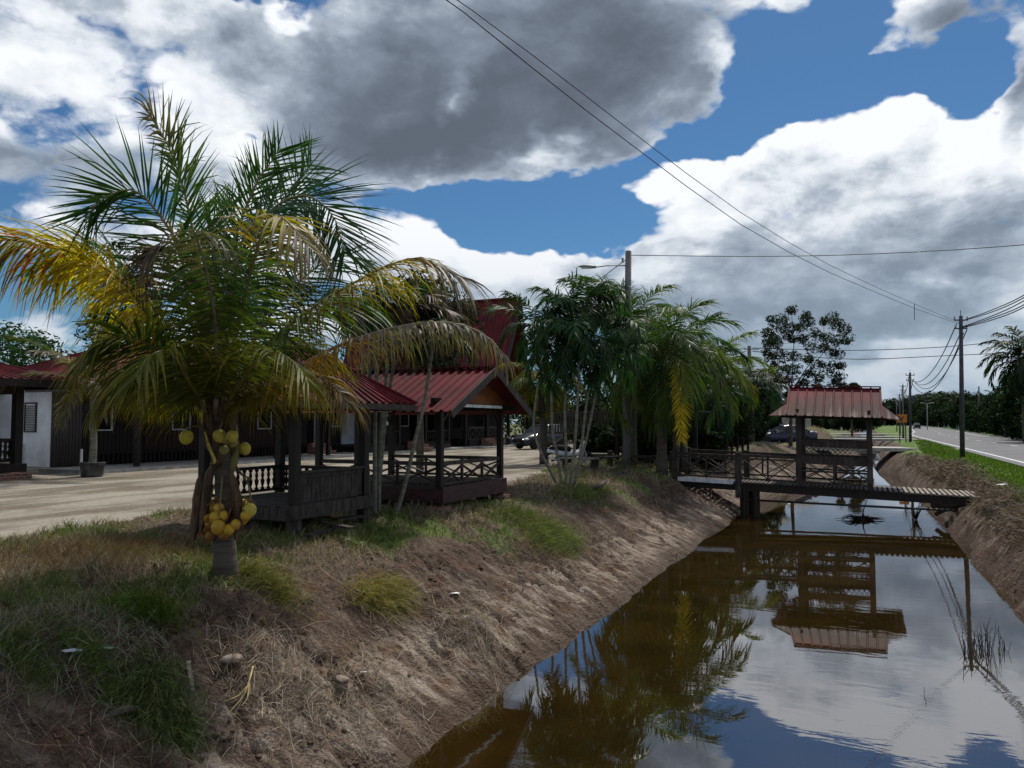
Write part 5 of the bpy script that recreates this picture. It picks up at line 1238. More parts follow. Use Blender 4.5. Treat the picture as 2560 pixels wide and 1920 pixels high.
def tpix(name, label, u, vtop, vbase, Y, wpx, seed, cols=LD, group=None, per=150, leaf=.16, nclump=26, ccl=None, cat='tree', zb=0.0, low=.25, **k):
    """a tree by its outline in the picture: centre column, top row, base row, distance and width"""
    p = at(u, vbase, Y); p.z = zb; h = at(u, vtop, Y).z - zb; w = wpx / FPX * Y / 2
    return tree(name, label, p, h * .4, (0, 0, h * (1 + low) / 2), (w, w, h * (1 - low) / 2), nclump, max(.3, w * .34), per, leaf, cols, seed, cat, group, trad=max(.08, h * .018), **k)
tpix('shade_tree', 'dark fine-leaved tree rising behind the gazebos in front of the steep red roof', 1050, 680, 1150, 24, 270, 11, cols=[(0.014, 0.022, 0.012), (0.030, 0.032, 0.024), (0.05, 0.045, 0.038)], nclump=60, per=150, leaf=.09, low=.35)
tpix('shade_tree', 'dark tree glimpsed through the left fronds of the coconut palm', 330, 610, 1120, 44, 210, 12, cols=LD, nclump=40, per=120, leaf=.16, low=.3)
tpix('green_tree', 'bright green tree at the left edge beyond the bungalow roof', 20, 800, 1100, 60, 260, 13, cols=[(0.02, 0.055, 0.02), (0.03, 0.075, 0.02)], nclump=44, per=150, leaf=.2, low=.15)
for i, (u, vt, Y, w, lab) in enumerate([(180, 880, 66, 260, 'dark green tree behind the long timber house, second from the left edge'), (520, 850, 62, 280, 'dark tree behind the houses seen beneath the coconut fronds'), (760, 840, 60, 300, 'dark tree behind the small gazebo roof'),
                                   (1330, 985, 80, 190, 'bushy green tree behind the dark parked car'), (1440, 960, 76, 230, 'dark tree behind the slim-stemmed palm clump'), (1590, 965, 72, 240, 'dark tree behind the lamp pole and palms'),
                                   (1830, 975, 66, 130, 'dark green tree left of the grey-roofed house'), (1900, 985, 62, 120, 'low dark tree just above the far saloon car')]):
    tpix('background_tree', lab, u, vt, 1100, Y, w, 30 + i, cols=LG if i in (3,) else LD, nclump=34, per=130, leaf=.2, low=.1)
tpix('background_tree', 'small dark bush poking above the red shelter roof', 2130, 965, 1090, 90, 90, 47, nclump=16, per=110, leaf=.25)
# shrubs in the gloom behind the bridge railing
for i, (u, vt, Y, w, lab) in enumerate([(1500, 1060, 33, 100, 'dark shrub beside the motorcycle'), (1620, 1040, 32, 120, 'dark shrub under the coconut palms left of the dead frond'), (1740, 1010, 36, 130, 'dark shrub right of the hanging dead frond'),
                                        (1815, 985, 42, 140, 'dark shrub behind the left end of the footbridge'), (1862, 1010, 47, 90, 'dark shrub in front of the far saloon bonnet'), (1690, 985, 40, 170, 'tall dark shrub mass behind the dead frond'), (1565, 1000, 38, 130, 'tall dark shrub behind the lamp pole'),
                                        (1475, 1000, 40, 130, 'tall dark shrub behind the slim palm stems'), (1640, 1075, 29.5, 120, 'low dark shrub at the foot of the coconut palms'), (1760, 1085, 31, 120, 'low dark shrub behind the footbridge railing'), (1395, 1010, 60, 110, 'dark shrub mass behind the black hatchback')]):
    tpix('shrub', lab, u, vt, 1130, Y, w, 60 + i, nclump=40, per=150, leaf=.12, low=.0, cat='shrub', cols=LD + [(0.02, 0.035, 0.012)])

# the wood across the road
proto = []
for i in range(3):
    proto.append(tree('roadside_tree', '', (0, -900 - 30 * i, -50), 2.0, (0, 0, 4.4), (3.9, 3.9, 4.3), 56, 1.5, 110, .32, [(0.010, 0.024, 0.008), (0.017, 0.034, 0.012), (0.007, 0.015, 0.007)], 90 + i, trad=.2))
rng = random.Random(12); first = [True] * 3
def foot(u): return float(np.interp(u, [2190, 2290, 2318, 2346, 2372, 2400, 2452, 2519, 2560, 2640, 2760], [1064.5, 1064.5, 1065.2, 1067.5, 1069.5, 1075, 1083, 1092, 1097, 1107, 1120]))
def skyl(u): return float(np.interp(u, [2190, 2215, 2260, 2290, 2330, 2360, 2400, 2450, 2500, 2530, 2560, 2700], [1030, 1008, 1000, 988, 984, 990, 986, 988, 984, 968, 940, 900]))
PLC = []
u = 2192
while u < 2700:
    Y = 3040 / (foot(u) - HORIZ); PLC.append((u, Y * 1.07, skyl(u) + rng.uniform(-6, 12), 0)); 
    if u > 2280: PLC.append((u + 9, Y * 1.22, skyl(u) + rng.uniform(-4, 8), 0))
    u += 13 if u < 2400 else 24
for k in range(16): PLC.append((1700 + k * 32 + rng.uniform(-8, 8), 150 + rng.uniform(0, 60), 1022 + rng.uniform(-8, 10), 1))
for i, (u, Y, vt, kind) in enumerate(PLC):
    k = i % 3
    if first[k]: o = proto[k]; first[k] = False
    else: o = copy_tree(proto[k])
    p = at(u, 1058, Y); h = at(u, vt, Y).z; p.z = -.2
    o.location = p; o.rotation_euler = (0, 0, rng.uniform(0, 6)); s_ = h / 8.9; w_ = max(s_ * rng.uniform(.8, 1.1), Y / 190); w_ = min(w_, s_ * 1.35); o.scale = (w_, w_, s_)
    o['category'] = 'tree'
    if kind == 0:
        wh = ('left of the verge poles, where the road vanishes' if u < 2285 else 'above the bend of the road, behind the white posts' if u < 2400 else 'between the nearest verge pole and the taller pale pole' if u < 2452 else 'between the two pale poles across the road' if u < 2522 else 'by the large oil palm at the right edge')
        o['label'] = 'dark broadleaved tree beyond the road, ' + wh; o['group'] = 'dark broadleaved trees beyond the road'
    else: o['label'] = 'low distant tree on the horizon, ' + ('hidden behind the palm row' if u < 1960 else 'seen under the shelter roof'); o['group'] = 'distant trees on the horizon left of the road'

# oil palms
def opalm(label, loc, s, seed, group=None, h=5.0, nf=22):
    b = Vector(loc)
    t = palm('oil_palm', label, b, [Vector((0, 0, -.1)), Vector((0, 0, h * .5)), Vector((0, 0, h * .8)), Vector((0, 0, h))], [.34, .30, .30, .2], (0, 0, h), nf, 3.6, 1.0,
             [((0, DARKG * .7), (1, DARKG * 1.0)), ((0, DARKG * .6), (1, GREEN * .4))], seed, group, n=30, wid=.11, up=(-15, 85), sag=(70, 130), droop=.9, segs=2)
    t.scale = (s, s, s); return t
p = at(2568, 1085, 64); p.z = 0
o0 = opalm('large oil palm with drooping fronds cut by the right edge of the photo', p, 1.05, 5, h=6.6, nf=34)
OP = [(2348, 330, 978, 'oil palm standing highest above the trees at the bend of the road'), (2332, 420, 982, 'oil palm left of the highest one at the bend of the road'), (2362, 300, 982, 'oil palm right of the highest one at the bend of the road'), (2392, 205, 980, 'oil palm above the trees just left of the nearest verge pole'),
      (2432, 160, 982, 'oil palm above the trees just right of the nearest verge pole'), (2492, 120, 972, 'oil palm between the two pale poles across the road'), (2212, 470, 1008, 'small distant oil palm left of the verge poles')]
op = None
for (u, Y, vt, lab) in OP:
    p = at(u, 1060, Y); p.z = 0; h = at(u, vt, Y).z; s = h / 9.0
    if op is None: op = opalm(lab, p, s, 9, 'oil palms beyond the road', h=6.4, nf=20); c = op
    else: c = copy_tree(op)
    c.location = p; c.scale = (s, s, s); c.rotation_euler = (0, 0, u); c['label'] = lab

# ---------------------------------------------------------------- poles and cables
def pole(name, label, base, top, r0, r1, m_, cat='pole', group=None, arms=True):
    t = thing(name, label, cat, base, 0, group); d = Vector(top) - Vector(base)
    m = MB(); m.tube([(0, 0, -.3), d * .5, d, d * 1.002], [r0, (r0 + r1) / 2, r1, r1 * .6], 10); m.build('mast', M[m_], t, smooth=True)
    return t, d
lb = at(1565, 1182, 25.6); lb.z = 0; lt = at(1571, 628, 25.6)
t, d = pole('street_lamp', 'tall dark concrete pole with a single lamp arm reaching left', lb, lt, .135, .105, 'pole_conc', 'street lamp')
m = MB(); m.tube([at(1563, 664, 25.6) - lb, at(1520, 664, 25.6) - lb, at(1482, 669, 25.6) - lb], [.022, .02, .02], 8); m.build('arm', M['lamp_grey'], t, smooth=True)
m = MB(); c0 = at(1490, 668, 25.6) - lb; c1 = at(1446, 666, 25.6) - lb; ax = (c1 - c0)
vs = []; fs = []
for k in range(9):
    f = k / 8; w = .11 * (math.sin(math.pi * min(1, .18 + f * .75)) ** .7); h = .075 * (math.sin(math.pi * min(1, .2 + f * .72)) ** .7)
    c = c0 + ax * f
    for j in range(10):
        an = 2 * math.pi * j / 10; vs.append(c + Vector((0, w * math.cos(an), h * math.sin(an) * (1.0 if math.sin(an) > 0 else .7))))
fs = [(k * 10 + j, k * 10 + (j + 1) % 10, (k + 1) * 10 + (j + 1) % 10, (k + 1) * 10 + j) for k in range(8) for j in range(10)] + [tuple(range(10)), tuple(reversed(range(80, 90)))]
m.add(vs, fs); h = m.build('lamp_head', M['lamp_grey'], t, smooth=True)
m = MB(); m.box(c0 + ax * .55 + Vector((0, 0, -.045)), (.34, .15, .02)); m.build('lens', mat('lamp lens', (.45, .47, .45), rough=.2), h)
m = MB(); m.bb(.0, .20, -.24, -.13, 1.25, 1.72); m.build('meter_box', M['steel_dark'], t)
m = MB(); m.bb(.02, .14, -.20, -.12, 1.9, 2.35); m.build('junction_box', M['steel_dark'], t)
m = MB(); q = at(1567, 652, 25.6) - lb; m.lathe([(.03, -.08), (.05, -.05), (.03, 0), (.05, .05), (.03, .08)], tuple(q + Vector((-.14, 0, .02))), 8); m.build('insulator', M['lamp_grey'], t)
def cable(label, pts, r=.012, group='overhead cables', sagn=14, name='cable'):
    C = bez(pts, sagn); m = MB(); m.tube(C, r, 5); o = m.build(name, M['wire'], smooth=True); return tag(o, label, 'cable', group)
def sagc(p, q, s, n=8):
    p, q = Vector(p), Vector(q); return [p.lerp(q, k / n) - Vector((0, 0, 4 * s * (k / n) * (1 - k / n))) for k in range(n + 1)]
ins = at(1573, 638, 25.6)
cable('long nearly level cable running from the lamp pole top to the right edge', [ins, at(1900, 641, 24.5), at(2200, 634, 23), at(2560, 612, 21), at(3100, 560, 19)], .013)
cable('short cable sloping down left from the lamp pole into the palms', [at(1566, 648, 25.6), at(1510, 690, 28), at(1440, 740, 31), at(1330, 860, 36)], .014)

P = [((2405, 1150), (2402, 793), 33.0), ]
ab = at(2406, 1152, 33); ab.z = Hs(*AB(ab)); atop = at(2402, 790, 33)
t, d = pole('utility_pole', 'nearest dark utility pole on the grass verge between canal and road', ab, atop, .105, .075, 'steel_dark', 'utility pole', 'utility poles along the road verge')
def hardware(t, d, s=1.0):
    m = MB()
    for dz, w in ((-.18, .30), (-.55, .26)): m.beam(d + Vector((-w, 0, dz)) * s, d + Vector((w, 0, dz)) * s, .05, .05)
    m.build('cross_arm', M['steel_dark'], t)
    for dz, w in ((-.18, .28), (-.18, -.28), (-.55, .24), (-.55, -.24)):
        m = MB(); m.lathe([(.02, 0), (.045, .03), (.02, .06), (.045, .09), (.015, .13)], tuple(d + Vector((w, 0, dz + .03)) * s), 7); m.build('insulator', M['lamp_grey'], t)
    m = MB(); m.tube([d, d + Vector((0, 0, .25))], .015, 5); m.build('finial', M['steel_dark'], t)
hardware(t, d)
PL = [(atop, 1.0)]
for i, (u, vb, vt, Y, lab) in enumerate([(2276, 1112, 932, 58, 'second utility pole on the verge, carrying a small grey box'), (2258, 1090, 962, 82, 'third utility pole along the verge, leaning slightly'), (2250, 1078, 985, 108, 'fourth utility pole along the verge'), (2242, 1072, 1000, 150, 'farthest utility pole on the verge')]):
    b = at(u, vb, Y); b.z = 0; tp = at(u - 1, vt, Y)
    t, d = pole('utility_pole', lab, b, tp, .11, .08, 'pole_conc' if i else 'steel_dark', 'utility pole', 'utility poles along the road verge')
    hardware(t, d, 1.1); PL.append((tp, 1.0))
    if i == 0: m = MB(); m.box((.14, -.1, d.z * .62), (.32, .3, .55)); m.build('transformer_box', M['steel_dark'], t)
LB = 'one strand of the sagging cable bundle between the verge poles'
for k, (dx, dz, s) in enumerate([(-.2, -.35, 1.5), (0.1, -.45, 1.65), (.25, -.6, 1.8), (.1, -.75, 2.0)]):
    LB = ['highest', 'second highest', 'second lowest', 'lowest'][k] + ' strand of the sagging bundle between nearest and second verge poles'
    cable(LB, sagc(PL[0][0] + Vector((dx, 0, dz)), PL[1][0] + Vector((dx, 0, dz)), s * .8), .022, 'cable strands between the verge poles')
for i in (1, 2, 3):
    for k in (0, 1): cable(['upper', 'lower'][k] + ' cable between the ' + ['', 'second and third', 'third and fourth', 'fourth and farthest'][i] + ' verge poles', sagc(PL[i][0] + Vector((k * .3 - .1, 0, -.3 - k * .3)), PL[i + 1][0] + Vector((k * .3 - .1, 0, -.3 - k * .3)), .9), .025, 'cable strands between the verge poles')
for k, (v0, v1, v2) in enumerate([(801, 775, 738), (802, 780, 744), (816, 790, 752), (818, 795, 762), (819, 800, 768)]):
    cable(['highest', 'second highest', 'middle', 'second lowest', 'lowest'][k] + ' strand of the cable bundle rising right from the nearest verge pole', [atop * 1 + Vector((.1, 0, at(2402, v0, 33).z - atop.z)), at(2480, v1, 29), at(2560, v2, 25), at(2700, v2 - 90, 20)], .019, 'cable strands rising to the upper right')
cable('upper of two long cables crossing the sky to the nearest verge pole', [at(900, -160, 7.5), at(1145, 0, 8.8), at(1400, 190, 10.3), at(1610, 352, 12.6), at(1850, 530, 16.0), at(2050, 650, 20.5), at(2200, 722, 25), at(2310, 770, 29.5), at(2400, 807, 33)], .0068, 'two long cables crossing the sky')
cable('lower of two long cables crossing the sky to the nearest verge pole', [at(900, -140, 7.4), at(1120, 0, 8.6), at(1400, 225, 10.3), at(1610, 385, 12.6), at(1850, 560, 16.0), at(2050, 670, 20.5), at(2200, 735, 25), at(2310, 780, 29.5), at(2400, 810, 33)], .0076, 'two long cables crossing the sky')
o = cable('short vertical spacer hanging between the two long sky cables', [at(2286, 760, 28.6), at(2286, 775, 28.6), at(2286, 800, 28.6)], .012, None, name='cable_spacer')
b = at(1875, 1085, 70); b.z = 0
t, d = pole('telegraph_pole', 'dark pole rising behind the palms left of the clumped tree', b, at(1873, 865, 70), .22, .17, 'pole_conc', 'utility pole')
m = MB(); m.beam(d + Vector((-.5, 0, -.3)), d + Vector((.9, 0, -.3)), .07, .07); m.build('cross_arm', M['steel_dark'], t)
pt = at(1873, 870, 70)
for k, (v1, v2, vl) in enumerate([(876, 850, 890), (898, 880, 905)]):
    cable(['upper', 'lower'][k] + ' thin cable from the far pole across the clumped tree to the right', [pt + Vector((.3, 0, -.3 * k)), at(2120, v1, 75), at(2350, v1 - 8, 80), at(2545, v2, 84), at(2700, v2 - 14, 88)], .04, 'thin far cables')
    cable(['upper', 'lower'][k] + ' thin cable sloping left from the far pole into the palms', [pt + Vector((-.3, 0, -.3 * k)), at(1800, vl - 8, 66), at(1740, vl + 6, 60)], .035, 'thin far cables')
for (u, vb, vt, Y, lab) in [(2448, 1082, 966, 128, 'pale pole standing before the trees across the road'), (2521, 1092, 975, 90, 'pale pole near the right edge before the trees across the road')]:
    b = at(u, vb, Y); b.z = 0; pole('roadside_pole', lab, b, at(u - 1, vt, Y), .15, .11, 'lamp_grey' if u > 2500 else 'pole_conc', 'pole')
for (u, Y, lab) in [(2318, 190, 'far double street lamp beyond the distant vehicle'),]:
    b = at(u, 1064, Y); b.z = 0; tp = at(u, 1010, Y); t, d = pole('street_lamp', lab, b, tp, .12, .09, 'lamp_grey', 'street lamp')
    for s in (-1, 1): m = MB(); m.tube([d, d + Vector((s * .8, 0, .25)), d + Vector((s * 1.7, 0, .25))], [.06, .06, .10], 6); m.build('arm', M['lamp_grey'], t)
# white-painted marker posts along the far verge
G_ = 'white marker posts on the far verge'
mk = None
for i, (u, Y) in enumerate([(2317, 400), (2338, 340), (2346, 300), (2360, 270), (2371, 250), (2374, 246), (2391, 190), (2396, 182), (2402, 175)]):
    p = at(u, 1066, Y); p.z = 0
    if mk is None:
        mk = thing('marker_post', 'leftmost white post beneath the trees across the road', 'marker post', p, 0, G_); m = MB(); m.tube([(0, 0, 0), (0, 0, 2.6)], .16, 8); m.build('shaft', M['white_trim'], mk)
        m = MB(); m.lathe([(.22, 1.7), (.22, 2.4)], (0, 0, 0), 8); m.build('collar', M['white_trim'], mk)
    else:
        c = copy_tree(mk); c['label'] = ['', 'second', 'third', 'fourth', 'fifth', 'sixth', 'seventh', 'eighth', 'ninth'][i] + ' white post from the left beneath the trees across the road'; c.location = p; c.scale = (Y / 300, Y / 300, Y / 300 * random.uniform(.9, 1.3))
# orange road sign
p = at(2257, 1106, 62); p.z = 0
t = thing('road_sign', 'orange rectangular road sign on two legs past the shelter roof', 'road sign', p, -TH)
pz = at(2257, 1046, 62).z
m = MB(); m.bb(-.36, .36, -.02, .02, pz - .33, pz + .33); m.build('board', mat('orange sign', (.55, .20, .02), (.40, .13, .02), 3, .5), t)
m = MB(); m.poly([(-.16, -.024, pz - .2), (-.04, -.024, pz - .2), (.16, -.024, pz + .18), (.04, -.024, pz + .18)], (0, -.006, 0)); m.build('stroke', M['steel_dark'], t)
for x in (-.22, .22): m = MB(); m.bb(x - .03, x + .05, .02, .1, 0, pz + .3); m.build('leg', M['steel_dark'], t)

# distant grey house
p = at(1925, 1085, 85); p.z = 0
t = thing('grey_house', 'distant house with dark roof and pale walls behind the palms', 'house', p, -.15)
m = MB(); m.bb(-3.0, 1.4, 0, 6, 0, 6.2); m.bb(1.405, 4.5, 0.5, 6, 0, 4.2); m.build('wall', M['concrete'], t)
m = MB(); slope_sheet(m, (-3.8, -.8, 6.2), (2.2, -.8, 6.2), (1.0, 3, 7.9), (-2.6, 3, 7.9), .5); slope_sheet(m, (2.2, 6.8, 6.2), (-3.8, 6.8, 6.2), (-2.6, 3, 7.9), (1.0, 3, 7.9), .5); slope_sheet(m, (2.2, -.8, 6.2), (2.2, 6.8, 6.2), (1, 3, 7.9), (1, 3, 7.9), .5); slope_sheet(m, (-3.8, 6.8, 6.2), (-3.8, -.8, 6.2), (-2.6, 3, 7.9), (-2.6, 3, 7.9), .5)
m.build('roof', mat('grey roof tiles', (.05, .055, .055), (.085, .09, .085), 2, .7), t)
m = MB(); slope_sheet(m, (1.45, -.3, 4.3), (5.0, -.3, 4.3), (5.0, 3, 5.2), (1.45, 3, 5.2), .5); m.build('side_roof', mat('grey side roof', (.045, .05, .05), (.08, .085, .08), 2, .7), t)
for x in (-1.8, .2): window(t, x, 0, 4.6, 1.0, 1.1, '-y')
window(t, 3.0, .5, 2.9, 1.2, 1.0, '-y')

# ---------------------------------------------------------------- vehicles
def wheel(parent, x, y, r, w, name='wheel'):
    m = MB(); m.lathe([(r * .62, -w / 2), (r * .93, -w / 2), (r, -w * .3), (r, w * .3), (r * .93, w / 2), (r * .62, w / 2)], (x, y, r), 22, 'y'); o = m.build(name, M['rubber'], parent, smooth=False)
    m = MB(); s = 1 if y > 0 else -1
    m.lathe([(r * .60, -w * .36), (r * .62, 0), (r * .60, w * .36)], (x, y, r), 18, 'y')
    for k in range(5):
        a = k * 2 * math.pi / 5; m.beam((x, y + s * w * .38, r), (x + math.cos(a) * r * .58, y + s * w * .40, r + math.sin(a) * r * .58), .05, .02, up=(0, 1, 0))
    m.build('rim', M['chrome'], o)
def car(name, label, loc, rz, L, W, Ht, prof, roof, paint, group=None):
    """prof: body line (x from nose, z); roof: greenhouse (x, z) list. nose toward +x"""
    t = thing(name, label, 'car', loc, rz, group); zb = .20
    xs = np.linspace(0, L, 34); bz = np.interp(xs, [p[0] for p in prof], [p[1] for p in prof]); vs = []
    wf = W / 2 * np.interp(xs / L, [0, .04, .12, .3, .8, .93, 1], [.70, .86, .96, 1, 1, .95, .80])
    WX = (L * .19, L * .79); rw = .31
    for x, z, w in zip(xs, bz, wf):
        arch = max([rw * 1.17 - abs(x - wx) for wx in WX])
        lo = zb if arch <= 0 else zb + math.sqrt(max(0, (rw * 1.17) ** 2 - (rw * 1.17 - arch) ** 2)) * .95
        lo = min(lo, z - .15); X = L / 2 - x
        nose = np.interp(x / L, [0, .03, .97, 1], [.12, 0, 0, .1])
        ring = [(w * .80, lo + .0 + nose), (w * .985, lo + .06 + nose), (w, lo + (z - lo) * .5), (w * .975, z - .12), (w * .90, z - .03), (w * .55, z + .02), (0, z + .035)]
        pr = [(X, -a, b) for a, b in ring] + [(X, a, b) for a, b in reversed(ring[:-1])]
        vs += pr
    k = 13; n = len(xs); m = MB(); m.add(vs, [(i * k + j, i * k + j + 1, (i + 1) * k + j + 1, (i + 1) * k + j) for i in range(n - 1) for j in range(k - 1)] + [tuple(range(k)), tuple(reversed(range((n - 1) * k, n * k)))] +
                     [(i * k + k - 1, i * k, (i + 1) * k, (i + 1) * k + k - 1) for i in range(n - 1)])
    m.build('body', paint, t, smooth=True)
    # greenhouse
    rx = [p[0] for p in roof]; X = np.linspace(rx[0], rx[-1], 15); zt = np.interp(X, rx, [p[1] for p in roof]); base = np.interp(X, [p[0] for p in prof], [p[1] for p in prof]) - .02
    wv = np.interp(X, xs, wf); vs = []; vr = []
    for x, z, b, w in zip(X, zt, base, wv):
        f = (z - b) / (Ht - b + 1e-6); wt = w * (.90 - .17 * f)
        vs += [(L / 2 - x, -w * .90, b), (L / 2 - x, -wt, z - .02), (L / 2 - x, wt, z - .02), (L / 2 - x, w * .90, b)]
        vr += [(L / 2 - x, -wt - .01, z - .05), (L / 2 - x, -wt * .93, z + .005), (L / 2 - x, 0, z + .03), (L / 2 - x, wt * .93, z + .005), (L / 2 - x, wt + .01, z - .05)]
    m = MB(); m.add(vs, [(i * 4 + j, i * 4 + j + 1, (i + 1) * 4 + j + 1, (i + 1) * 4 + j) for i in range(14) for j in range(3)] + [(0, 1, 2, 3), (59, 58, 57, 56)]); m.build('windows', M['car_glass'], t)
    hi = [i for i, z in enumerate(zt) if z > Ht - .10]; i0, i1 = hi[0], hi[-1]
    m = MB(); m.add(vr[i0 * 5:(i1 + 1) * 5], [(i * 5 + j, i * 5 + j + 1, (i + 1) * 5 + j + 1, (i + 1) * 5 + j) for i in range(i1 - i0) for j in range(4)]); m.build('roof', paint, t, smooth=True)
    # pillars
    for s in (-1, 1):
        m = MB()
        def gp(i, top): p = vs[i * 4 + (1 if top else 0)] if s < 0 else vs[i * 4 + (2 if top else 3)]; return Vector((p[0], p[1] + s * .006, p[2]))
        m.beam(gp(0, False), gp(i0, True), .05, .06); m.beam(gp(14, False), gp(i1, True), .05, .09)
        for q in (.45, .75):
            i = int(14 * q); m.beam(gp(i, False), gp(i, True), .035, .05)
        m.build('pillars', paint, t)
        m = MB(); x = L / 2 - rx[0] - .35; m.ball((x, s * (W / 2 + .04), roof[0][1] + .12), (.07, .10, .07), 8, 6); m.build('mirror', paint, t, smooth=True)
        m = MB(); m.ball((L / 2 - .22, s * W * .36, prof[1][1] - .10), (.20, .15, .085), 10, 6); m.build('headlight', M['headlight'], t, smooth=True)
        m = MB(); m.ball((-L / 2 + .13, s * W * .37, prof[-1][1] - .14), (.10, .13, .09), 8, 6); m.build('tail_light', M['tail'], t, smooth=True)
        m = MB()
        for z_ in (.72,): m.bb(-.25, -.10, s * (W / 2 + .004) - .012, s * (W / 2 + .004) + .012, z_, z_ + .03); m.bb(-1.15, -1.0, s * (W / 2 + .004) - .012, s * (W / 2 + .004) + .012, z_, z_ + .03)
        m.build('door_handles', M['chrome'], t)
        for wx in WX: wheel(t, L / 2 - wx, s * (W / 2 - .12), rw, .20)
    m = MB(); m.bb(L / 2 - .06, L / 2 + .0, -.42, .42, .50, .66); m.build('grille', M['steel_dark'], t)
    m = MB(); m.bb(L / 2 - .0, L / 2 + .012, -.26, .26, .34, .45); m.build('number_plate', M['steel_dark'], t)
    return t
M['car_glass'] = mat('tinted car glass', (.03, .04, .05), rough=.08, spec=.7, coat=.4)
M['headlight'] = mat('headlight glass', (.72, .76, .82), rough=.1, spec=.8, coat=1)
M['tail'] = mat('tail light', (.35, .02, .02), rough=.2)
M['paint_black'] = mat('black car paint', (.016, .019, .026), rough=.35, spec=.4, coat=.35)
M['paint_navy'] = mat('dark blue car paint', (.010, .010, .045), rough=.35, spec=.4, coat=.35)
hatch_p = [(0, .62), (.12, .72), (.55, .86), (1.0, .95), (1.4, .98), (3.3, 1.0), (3.65, .98)]
hatch_r = [(.98, .95), (1.55, 1.40), (2.1, 1.52), (3.0, 1.50), (3.4, 1.38), (3.62, 1.0)]
p = gnd(1352, 1121, 0); p.x = at(1352, 1121, 47.5).x; p.y = 47.5; p.z = .01
car('parked_car', 'black hatchback parked facing the gravel, seen beneath the steep red roof', p, R(180 + 38), 3.65, 1.65, 1.54, hatch_p, hatch_r, M['paint_black'])
sed_p = [(0, .60), (.12, .70), (.5, .80), (1.25, .93), (3.6, .98), (4.2, 1.02), (4.42, .98)]
sed_r = [(1.15, .92), (1.95, 1.36), (2.5, 1.45), (3.0, 1.42), (3.9, 1.02)]
p = at(1958, 1112, 55); p.z = .02
car('parked_car', 'dark blue saloon in side view parked behind the footbridge', p, R(180 - 4), 4.42, 1.72, 1.46, sed_p, sed_r, M['paint_navy'])
p = at(2292, 1066, 215); p.z = .02
car('moving_car', 'distant dark car on the far stretch of the road', p, R(90 - 24), 4.4, 1.75, 1.6, [(0, .7), (.12, .8), (.6, .95), (1.2, 1.05), (4.0, 1.1), (4.4, 1.05)], [(1.1, 1.0), (1.8, 1.5), (2.4, 1.6), (3.8, 1.58), (4.3, 1.1)], M['paint_black'])

def motorbike(label, loc, rz, shield):
    t = thing('motorcycle', label, 'motorcycle', loc, rz)
    for x, nm in ((-.62, 'rear_wheel'), (.62, 'front_wheel')):
        m = MB(); vs = []; r, rr = .26, .042
        for i in range(20):
            a = 2 * math.pi * i / 20
            for j in range(6):
                b = 2 * math.pi * j / 6; q = r + rr * math.cos(b); vs.append((x + q * math.cos(a), rr * math.sin(b), .30 + q * math.sin(a)))
        m.add(vs, [(i * 6 + j, i * 6 + (j + 1) % 6, ((i + 1) % 20) * 6 + (j + 1) % 6, ((i + 1) % 20) * 6 + j) for i in range(20) for j in range(6)]); w = m.build(nm, M['rubber'], t, smooth=True)
        m = MB()
        for k in range(8): a = k * math.pi / 4; m.beam((x, 0, .30), (x + .23 * math.cos(a), 0, .30 + .23 * math.sin(a)), .02, .012, up=(0, 1, 0))
        m.build('spokes', M['chrome'], w)
    m = MB(); m.tube([(-.62, 0, .32), (-.2, 0, .42), (.1, 0, .40), (.38, 0, .62), (.46, 0, .88)], [.05, .09, .09, .06, .04], 8); m.ball((-.02, 0, .34), (.20, .10, .13), 10, 7); m.build('engine_frame', M['steel_dark'], t, smooth=True)
    m = MB(); m.tube([(-.72, 0, .72), (-.4, 0, .74), (-.05, 0, .70), (.05, 0, .68)], [.06, .11, .12, .07], 9); m.build('seat', M['rubber'], t, smooth=True)
    m = MB(); m.tube([(-.80, 0, .64), (-.45, 0, .58), (-.1, 0, .52), (.2, 0, .5), (.42, 0, .62)], [.05, .10, .11, .08, .12], 9); m.ball((.46, 0, .72), (.09, .17, .20), 9, 7); m.build('fairing', shield, t, smooth=True)
    for s in (-1, 1): m = MB(); m.tube([(.62, s * .07, .30), (.50, s * .07, .75), (.46, s * .05, .92)], .02, 6); m.build('fork', M['chrome'], t)
    m = MB(); m.tube([(.36, -.34, 1.0), (.44, -.12, .98), (.46, 0, .95), (.44, .12, .98), (.36, .34, 1.0)], .015, 6); m.build('handlebar', M['steel_dark'], t)
    m = MB(); m.ball((.56, 0, .90), (.08, .10, .08), 8, 6); m.build('headlight', M['headlight'], t, smooth=True)
    for s in (-1, 1): m = MB(); m.tube([(.42, s * .22, 1.0), (.42, s * .26, 1.14)], .008, 5); m.ball((.41, s * .27, 1.17), (.02, .06, .035), 7, 5); m.build('mirror', M['steel_dark'], t)
    m = MB(); m.tube([(-.1, -.13, .28), (-.45, -.15, .30), (-.78, -.15, .40)], [.025, .04, .04], 7); m.build('exhaust', M['chrome'], t, smooth=True)
    return t
M['paint_white'] = mat('white plastic', (.55, .57, .6), rough=.35); M['paint_red'] = mat('red plastic', (.22, .02, .02), rough=.35)
p = at(1424, 1180, 26.5); p.z = 0.01
motorbike('motorcycle with white leg shield parked among the slim palm stems', p, R(12), M['paint_white'])
p = at(1560, 1150, 36); p.z = 0.01
motorbike('second motorcycle half hidden behind the lamp pole', p, R(-20), M['paint_red'])
p = at(1281, 1114, 52); p.z = 0.01
motorbike('motorcycle parked beside the black hatchback', p, R(200), M['steel_dark'])

